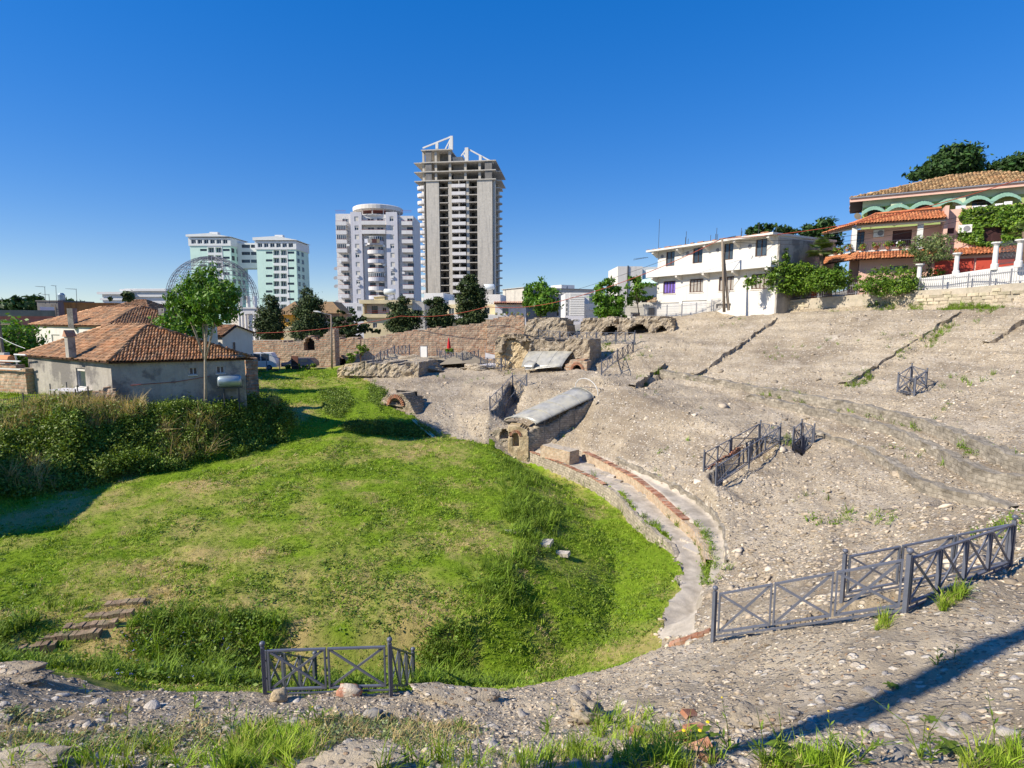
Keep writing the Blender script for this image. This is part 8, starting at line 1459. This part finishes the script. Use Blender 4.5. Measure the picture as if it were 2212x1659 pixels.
# clover and weeds in patches
cl = [proto('clover', *cluster(14, .10, .024, 60+k, .6), 'lf_weed') for k in range(3)]
ck = (fbm(px_*.28, py_*.28, 3, 91) > .10) & (RNG.random(len(sel)) < .25); scatter('clover', 'low clover and weed patches in the lawn', P_[ck], rnd_rot(ck.sum(), .2), uni(ck.sum(), .8+far[ck]/40), cl, 'weeds')
# rank growth in the ditch and on the mound edge
wd = [proto('weed_leaf', *cluster(24, .22, .05, 80+k, 1.5, .5), 'lf_weed') for k in range(4)]; tg = [proto('tall_blade', *blade_tuft(14, .34, .010, .8, 90+k, .12), 'bladedk') for k in range(3)]
n = 16000; ax_, ay_ = RNG.uniform(-17, 4.2, n), RNG.uniform(11.0, 18.0, n)
dens = fbm(ax_*.55, ay_*.55, 3, 95); nearbank = ((ay_ < 17.0) & (ax_ < 1.2)); k = nearbank & ~in_poly(ax_, ay_, [hit(0, 1440), hit(0, 1395), hit(140, 1330), hit(330, 1290), hit(330, 1335), hit(150, 1425)]) & (dens+RNG.normal(size=n)*.08 > -.02+.10*(ay_-14.5)) & in_poly(ax_, ay_, grass_poly) & (ay_ > 12.3); ax1, ay1 = ax_[k], ay_[k]
rgt = RNG.random(len(ax1)) < .5; w1_ = np.stack([ax1, ay1, H(ax1, ay1)+RNG.random(len(ax1))*.12*np.clip(1+dens[k]*3, .4, 2)], 1)
scatter('weeds', 'rank leafy weeds filling the ditch under the mound', w1_[rgt], rnd_rot(rgt.sum(), .4), uni(rgt.sum(), .75), wd, 'weeds'); scatter('tall_grass', 'tall dark green grass in the ditch', w1_[~rgt], rnd_rot((~rgt).sum(), .2), uni((~rgt).sum(), .9), tg, 'grass')
E1 = np.array([UZ(u, v, z)[:2] for u, v, z in ((1090, 1300, -9.7), (1125, 1230, -10), (1140, 1150, -10), (1150, 1095, -10), (1135, 1030, -10), (1105, 1000, -10))]); s = RNG.random(1800)*5; i0 = s.astype(int).clip(0, 4); q = E1[i0]+(E1[i0+1]-E1[i0])*(s-i0)[:, None]+RNG.normal(size=(1800, 2))*np.array([.75, .35]); q = q[fbm(q[:, 0]*.7, q[:, 1]*.7, 3, 12) > -.12]; q3 = np.stack([q[:, 0], q[:, 1], H(q[:, 0], q[:, 1])], 1); kk = RNG.random(len(q3)) < .35
scatter('weeds', 'leafy weeds on the bank down to the sunken grass', q3[kk], rnd_rot(kk.sum(), .4), uni(kk.sum(), .8), wd, 'weeds'); scatter('tall_grass', 'long grass on the bank down to the sunken grass', q3[~kk], rnd_rot((~kk).sum(), .25), uni((~kk).sum(), 1.0), tg, 'grass')
TR = np.array([p[:2] for p in (U(752, 930, 41.0), U(800, 934, 41.7), U(860, 938, 42.2), U(930, 940, 42.5))]); s = RNG.random(2600)*3; i0 = s.astype(int).clip(0, 2); q = TR[i0]+(TR[i0+1]-TR[i0])*(s-i0)[:, None]+RNG.normal(size=(2600, 2))*.22; q3 = np.stack([q[:, 0], q[:, 1], H(q[:, 0], q[:, 1])+.05], 1)
scatter('weeds', 'dark weeds hanging on the cut face of the trench', q3, rnd_rot(len(q3), .6), uni(len(q3), .8), [proto('weed_leaf', *cluster(24, .22, .05, 83+k, 1.2, .5), 'lf_bramble') for k in range(2)], 'weeds')
for poly, lab, nn in (([(690, 845), (745, 838), (765, 870), (735, 905), (700, 890)], 'dark rough tussocks on the grass ramp', 1500), ([(800, 830), (835, 845), (825, 890), (795, 860)], 'brown dry shrubs at the edge of the rubble by the ramp', 900)):
    C_ = [hit(*q) for q in poly]; xs, ys = [c.x for c in C_], [c.y for c in C_]; q = RNG.uniform((min(xs), min(ys)), (max(xs), max(ys)), (nn*2, 2)); q = q[in_poly(q[:, 0], q[:, 1], C_)][:nn]; q3 = np.stack([q[:, 0], q[:, 1], H(q[:, 0], q[:, 1])], 1); scatter('tussock', lab, q3, rnd_rot(len(q3), .4), uni(len(q3), 1.0), [proto('weed_leaf', *cluster(20, .2, .05, 87, 1.2, .5), 'lf_bramble')], 'weeds')
# weeds along the walls and cracks of the seating slope
CR = [pin[1:9], pout[4:10], [inward(p, .3, 0) for p in pr[:8]], [hit(u, v) for u, v in ((1376, 836), (1400, 818), (1425, 800))], [hit(u, v) for u, v in ((1835, 835), (1870, 812), (1900, 792), (2000, 745), (2060, 705))], [hit(u, v) for u, v in ((1700, 667), (1780, 666), (1850, 661), (1980, 668), (2080, 668), (2180, 668))], [hit(u, v) for u, v in ((1080, 690), (1300, 745), (1350, 748))]]
Q = []
for ln, nn, sp in zip(CR, (220, 260, 420, 200, 260, 1700, 300), (.16, .14, .25, .2, .35, .5, .6)):
    P2 = np.array([p[:2] for p in ln]); s = RNG.random(nn)*(len(P2)-1); i0 = s.astype(int).clip(0, len(P2)-2); q = P2[i0]+(P2[i0+1]-P2[i0])*(s-i0)[:, None]+RNG.normal(size=(nn, 2))*sp; Q.append(q[fbm(q[:, 0]*.8, q[:, 1]*.8, 2, 17) > .0])
q = np.concatenate(Q+[np.array([gx, gy]).T[RNG.choice(np.nonzero((REG.ravel() == 2) & (gy > 14) & (gy < 60) & (fbm(gx*.3, gy*.3, 3, 19) > .3))[0], 260)]]); q3 = np.stack([q[:, 0], q[:, 1], H(q[:, 0], q[:, 1])+.02], 1); kk = RNG.random(len(q3)) < .4
scatter('weeds', 'small green weeds in the cracks of the seating slope', q3[kk], rnd_rot(kk.sum(), .3), uni(kk.sum(), .7), wd, 'weeds'); scatter('tall_grass', 'grass tufts along the ledges of the seating slope', q3[~kk], rnd_rot((~kk).sum(), .2), uni((~kk).sum(), .8), tg, 'grass')
# ------------------------------------------------------------------ rubble: pebbles as one mass, 300 nearest stones as pieces
pm = []
for k in range(5): V, Fq = rock_mesh(100+k, .5, .38, .17, .55, 1); pm.append(proto('pebble', V, Fq, 'pebble'))
vis = (REG.ravel() == 2) & (np.abs(gx) < gy*1.0) & (gy > 4.5) & (gy < 66); far_ = np.hypot(gx, gy); sel = np.nonzero(vis & (RNG.random(len(gx)) < np.where(far_ < 14, .26, .34)) & (fbm(gx*.6, gy*.6, 3, 27) > -.22))[0]
sel = RNG.choice(sel, min(70000, len(sel)), replace=False); x_, y_ = gx[sel]+RNG.normal(size=len(sel))*.03, gy[sel]+RNG.normal(size=len(sel))*.04; fr_ = np.hypot(x_, y_); sz = np.exp(RNG.normal(size=len(sel))*.42)*np.where(fr_ < 14, .045, .125)*np.where(RNG.random(len(sel)) < .04, 1.9, 1)
z_ = H(x_, y_); gxn = (H(x_+.15, y_)-z_)/.15; gyn = (H(x_, y_+.15)-z_)/.15
rot = np.stack([np.arctan(gyn)+RNG.normal(size=len(sel))*.2, -np.arctan(gxn)+RNG.normal(size=len(sel))*.2, RNG.normal(size=len(sel))*.7], 1).clip(-1, 1)
scatter('pebbles', 'pale river pebbles set in the mortar of the slope', np.stack([x_, y_, z_+sz*.02], 1), rot, np.stack([sz, sz*(.7+.6*RNG.random(len(sel))), sz*(.7+.5*RNG.random(len(sel)))], 1), pm, 'pebbles')
sm_ = [np_mesh('stone', *rock_mesh(200+k, .5, .4, .2, .42, 2), MT['stone'], k % 2 == 0) for k in range(7)]
c = 0; RS = GROUND['rubble_slope']
while c < 300:
    u, v = random.uniform(0, 2212), 1660-abs(random.gauss(0, 95)); p = hit(u, v)
    if p.y > 13 or not (REG[np.searchsorted(RR, math.hypot(p.x, p.y))-1, np.searchsorted(TH, math.atan2(p.x, p.y))] == 2): continue
    s = math.exp(random.gauss(-2.25, .38)); o = link('stone', random.choice(sm_), RS, p-Vector((0, 0, s*.04)), (random.gauss(0, .25), random.gauss(0, .25), random.random()*6.28), (s, s*random.uniform(.8, 1.3), s*random.uniform(.7, 1.2))); c += 1
def rock(name, label, u, v, sx, sy, sz, seed, mat='stone', up=.2, cat='rock', rot=0.0, amp=.2):
    p = hit(u, v); o = link(name, np_mesh(name, *rock_mesh(seed, sx, sy, sz, .42 if mat == 'ruin' else amp, 5 if mat == 'ruin' else 3), MT[mat], True), None, p+Vector((0, 0, sz*up)), (random.gauss(0, .1), random.gauss(0, .1), rot)); return tag(o, label, cat)
rock('brick_chunk', 'broken chunk of brick and pale mortar lying by the middle of the railing gate', 756, 1502, .24, .14, .12, 301, 'brickchunk', .7, 'rubble', .1); rock('rock', 'angular tan rock at the foot of the left gate post', 604, 1512, .17, .14, .13, 302, 'ochre', .6, rot=.5); rock('rock', 'smooth blue grey cobble alone on the gravel below the gate', 808, 1552, .13, .10, .09, 303, 'concdk', .6); rock('outcrop', 'flat rubble outcrop on the brink right of the gate', 985, 1516, .8, .3, .11, 304, 'ruin', .2); rock('rock', 'pale lichen spotted lump above the foreground grass', 1268, 1560, .30, .26, .22, 305, 'ruin', .2)
rock('outcrop', 'pale jagged outcrop at the bottom edge left of centre', 760, 1660, .5, .2, .09, 306, 'ruin', .2); rock('outcrop', 'pale rock slab in the bottom left corner', 40, 1660, .45, .2, .09, 307, 'ruin', .2); rock('outcrop', 'grey cobbled lump in the grass at the bottom centre', 1310, 1632, .33, .16, .09, 308, 'ruin', .2); rock('outcrop', 'white mortar ledge behind the dandelion plant', 1640, 1570, .5, .3, .16, 309, 'ruin', .1); rock('rock', 'dark rock heap at the far left brink', 30, 1462, .5, .25, .1, 310, 'ruin', .2)
for i, (u, v, a, lab) in enumerate(((1488, 1548, .5, 'upper tilted brick fragment near the dandelion'), (1500, 1578, .2, 'middle brick fragment beside the dandelion leaves'), (1470, 1598, -.3, 'pale brick fragment left of the dandelion'), (1515, 1618, .1, 'brick fragment directly below the dandelion'), (1530, 1645, .6, 'lowest brick fragment at the bottom edge'), (1375, 1588, .9, 'thin red tile shard left of the brick fragments'))):
    p = hit(u, v); mb = MB(); mb.cbox((0, 0, 0), .26 if i < 5 else .18, .14, .07); o = mb.build('brick_fragment', MT['brickred']); o.location = p+Vector((0, 0, .0)); o.rotation_euler = (random.uniform(-.5, .5), random.uniform(-.6, .6), a); tag(o, lab, 'brick', 'brick fragments in the foreground')
# foreground grass, low red-brown weeds
def pxpoly(n, poly, lo=None):
    xs = [q[0] for q in poly]; ys = [q[1] for q in poly]; out_ = []
    uv = RNG.uniform((min(xs), min(ys)), (max(xs), max(ys)), (n*2, 2)); uv = uv[in_poly(uv[:, 0], uv[:, 1], poly)][:n]
    return np.array([hit(u, v, 3.0, 20.0)[:] for u, v in uv])
fg = [proto('tall_blade', *blade_tuft(16, .22, .006, .9, 120+k, .06), 'blade') for k in range(4)]; fd_ = [proto('dry_blade', *blade_tuft(10, .13, .004, 1.2, 130+k, .06), 'straw') for k in range(2)]
patches = [([(500, 1592), (600, 1570), (690, 1610), (720, 1660), (480, 1668)], 380), ([(0, 1628), (300, 1612), (520, 1640), (520, 1670), (0, 1670)], 120), ([(820, 1640), (1000, 1622), (1330, 1610), (1460, 1640), (1560, 1670), (820, 1670)], 190), ([(1280, 1545), (1400, 1530), (1480, 1600), (1560, 1640), (1560, 1668), (1250, 1640)], 170), ([(1640, 1640), (1830, 1630), (1830, 1670), (1640, 1670)], 90), ([(2080, 1640), (2212, 1600), (2212, 1668), (2080, 1668)], 60), ([(2030, 1300), (2080, 1275), (2090, 1290), (2030, 1325)], 60), ([(1890, 1345), (1915, 1330), (1920, 1360), (1890, 1362)], 25)]
q3 = np.concatenate([pxpoly(n, p) for p, n in patches]); scatter('foreground_grass', 'fresh green grass tufts in the near foreground', q3, rnd_rot(len(q3), .25), uni(len(q3), .72, .5), fg+fd_, 'grass')
q3 = np.concatenate([pxpoly(n, p) for p, n in (([(0, 1530), (600, 1545), (1050, 1575), (1000, 1620), (500, 1620), (0, 1640)], 1500), ([(540, 1555), (760, 1540), (1040, 1570), (900, 1620), (600, 1600)], 500))]); k = fbm(q3[:, 0]*1.2, q3[:, 1]*1.2, 3, 44) > -.05; q3 = q3[k]
low = [proto('low_weed', *cluster(18, .10, .022, 140+k, .7, .5), 'lf_loquat') for k in range(3)]; scatter('low_weeds', 'low brownish green weeds creeping over the gravel', q3, rnd_rot(len(q3), .3), uni(len(q3), .8), low+fd_, 'weeds')
# single tall weeds and leafy plants
WPOS = [(240, 1590, .55), (275, 1560, .4), (500, 1580, .6), (665, 1560, .4), (690, 1570, .55), (1000, 1580, .35), (1180, 1590, .45), (1290, 1585, .6), (1420, 1590, .5), (1575, 1620, .65), (1650, 1655, .75), (1690, 1655, .55), (1795, 1650, .5), (1850, 1645, .5), (1990, 1640, .7), (2010, 1650, .45), (2150, 1640, .75), (2025, 1440, .25), (2060, 1425, .25), (185, 1500, .3), (60, 1600, .3), (420, 1530, .3)]
WL = ['thin', 'branched', 'tall', 'short', 'leaning', 'wispy', 'leafy', 'slender', 'twiggy', 'straight', 'dark', 'sparse']
WHERE = ['left of the gate on the gravel bank', 'beside the first bank weed', 'on the gravel below the gate', 'near the gate foot', 'rising over the gate foot gravel', 'in the middle of the gravel', 'left of the pale lump', 'beside the pale lump', 'left of the brick fragments', 'right of the dandelion', 'at the bottom edge by the dock leaf', 'right of the dock leaf', 'on the lower right rubble', 'further right on the lower rubble', 'before the pole shadow at lower right', 'low in the lower right corner', 'tallest in the lower right corner', 'in the pole shadow', 'just beyond the pole shadow', 'at the left brink', 'in the lower left gravel', 'above the left gravel']
for i, (u, v, h) in enumerate(WPOS):
    p = hit(u, v); t = thing('weed', WL[i % 12]+' weed stalk '+WHERE[i], 'weed', p, 'single weed stalks in the foreground'); mb = MB(); g = np.random.default_rng(i); V, Fq = [], []; lean = Vector((g.normal()*.08, g.normal()*.08, 0))
    tops = []
    for b in range(1+int(g.random()*3)):
        d = lean+Vector((g.normal()*.12*b, g.normal()*.12*b, 0)); st = [p+Vector((0, 0, -.03)), p+d*.4*h/.5+Vector((0, 0, h*.5)), p+d*h/.4+Vector((0, 0, h*(1-.12*b)))]; mb.tube(st, [.006, .005, .002], 4); tops.append(st[2])
        for k in range(9):
            s = g.random()*.85; c = np.array(st[0].lerp(st[1], s*2) if s < .5 else st[1].lerp(st[2], s*2-1)); a = g.random()*6.28; l = (.10*(1-s)+.035)*(.7+.6*g.random()); dd = np.array([math.cos(a), math.sin(a), .55]); ss = np.array([-math.sin(a), math.cos(a), 0])*l*.14; q = len(V); V += [c, c+dd*l*.5+ss, c+dd*l, c+dd*l*.5-ss]; Fq.append((q, q+1, q+2, q+3))
    mb.build('stem', MT['lf_weed'], t); leaf_part('leaf', t, np.array(V), np.array(Fq), 'lf_weed', 'stuff')
    if i % 3 == 0: fb = MB(); [fb.lathe(c, [(.002, 0), (.012, .008), (.009, .018), (.002, .02)], 6) for c in tops[:1]]; fb.build('flower', MT['fl_yel'], t)
def rosette(label, u, v, n, L_, wd_, seed, mat='lf_weed', flowers=0, name='dandelion', up=.6):
    p = hit(u, v); t = thing(name, label, 'plant', p); g = np.random.default_rng(seed)
    for k in range(n):
        a = 6.283*k/n+g.normal()*.25; l = L_*(.7+.5*g.random()); d = np.array([math.cos(a), math.sin(a), 0]); sd = np.array([-math.sin(a), math.cos(a), 0]); V, Fq = [], []; m_ = 7
        for j in range(m_+1):
            s = j/m_; w_ = wd_*math.sin(math.pi*min(1, s*.93+.05))**.7*(1+.35*(-1)**j*(name == 'dandelion')); c = np.array(p)+d*l*s*(1-.2*s)+np.array([0, 0, l*up*(s-.75*s*s)+.02]); V += [c-sd*w_+[0, 0, .25*w_], c-[0, 0, .0], c+sd*w_+[0, 0, .25*w_]]
            if j: b = 3*(j-1); Fq += [(b, b+1, b+4, b+3), (b+1, b+2, b+5, b+4)]
        leaf_part('leaf', t, np.array(V), np.array(Fq), mat)
    for k in range(flowers): mb = MB(); q = p+Vector((g.normal()*.1, -.05+g.normal()*.05, .18+.1*g.random())); mb.tube([p, q], .004, 4); f_ = mb.build('stem', MT['lf_weed'], t); mb = MB(); mb.lathe(q, [(.004, 0), (.026, .012), (.02, .02), (.004, .022)], 9); mb.build('flower', MT['fl_yel'], f_)
rosette('yellow flowered dandelion with toothed leaves by the brick fragments', 1505, 1605, 11, .34, .038, 1, flowers=3); rosette('large broad dock leaf plant at the bottom edge right of centre', 1735, 1655, 6, .42, .085, 2, name='dock_plant'); rosette('broad leaved plant in the bottom right corner', 2150, 1652, 8, .3, .055, 3, name='dock_plant'); rosette('leafy plant on the lower right rubble beside the pale stone', 2055, 1625, 12, .22, .03, 4); rosette('small clover like plant in the pole shadow', 1925, 1485, 9, .12, .022, 5, name='low_plant'); rosette('round green plant in the grass at the bottom centre', 1400, 1640, 9, .2, .035, 6, name='low_plant'); rosette('small leafy plant at the right of the flat outcrop', 1045, 1522, 9, .14, .025, 7, name='low_plant'); rosette('tiny plant alone on the bare rubble slope near the fence', 2010, 1560, 8, .12, .02, 8, name='low_plant')
fl = [proto('blue_flower', *cluster(5, .02, .014, 150, .5, .8), 'fl_blue')]; n = 160; ux, vx = RNG.uniform(250, 520, n), RNG.uniform(1380, 1490, n); q3 = np.array([hit(a, b, 9, 30)[:] for a, b in zip(ux, vx)]); q3[:, 2] += .3; scatter('blue_flowers', 'tiny blue wild flowers in the ditch weeds at the left', q3, rnd_rot(n, .3), uni(n, .8), fl, 'flowers')
# brick steps up the mound at the left
for i, (u0, u1, v, lab) in enumerate(((20, 120, 1412, 'lowest old brick step at the left of the ditch'), (80, 215, 1385, 'second old brick step from the bottom'), (135, 250, 1362, 'middle old brick step on the mound side'), (180, 285, 1338, 'fourth old brick step half buried in grass'), (225, 310, 1312, 'highest old brick step half buried in grass'))):
    p, q = hit(u0, v), hit(u1, v-3); p.z += .05; q.z = p.z; st = thing('brick_step', lab, 'step', p, 'old brick steps up the mound'); L_ = (q-p).length; n = max(4, int(L_/.16)); a = math.atan2((q-p).y, (q-p).x)
    m0 = MB(); m0.box((0, 0, -.25), (L_/n*.93, 0, 0), (0, .28, 0), (0, 0, .27)); o = m0.build('brick', MT['earthbrick']); me = o.data; bpy.data.objects.remove(o)
    for k in range(n): link('brick', me, st, p.lerp(q, k/n)+Vector((0, 0, random.uniform(-.03, .02))), (random.uniform(-.05, .05), random.uniform(-.05, .05), a+random.uniform(-.05, .05)))
# iron fence half hidden in the brambles
P3 = [at(u, v, 34.5) for u, v in ((0, 884), (52, 876), (120, 872), (165, 868), (192, 862))]; t = thing('iron_fence', 'low black iron fence half hidden in the brambles at the left', 'fence', P3[1])
for p in P3: mb = MB(); mb.cbox(p+Vector((0, 0, -.6)), .06, .06, 1.4); mb.build('post', MT['iron'], t)
for p, q in zip(P3[:-1], P3[1:]):
    mb = MB(); mb.bar(p+Vector((0, 0, .1)), q+Vector((0, 0, .1)), .03); mb.bar(p+Vector((0, 0, .55)), q+Vector((0, 0, .55)), .03); mb.build('rail', MT['iron'], t)
    n = int((q-p).length/.14)
    for k in range(1, n): c_ = p.lerp(q, k/n); mb = MB(); mb.bar(c_+Vector((0, 0, -.3)), c_+Vector((0, 0, .66)), .016); mb.build('picket', MT['iron'], t)
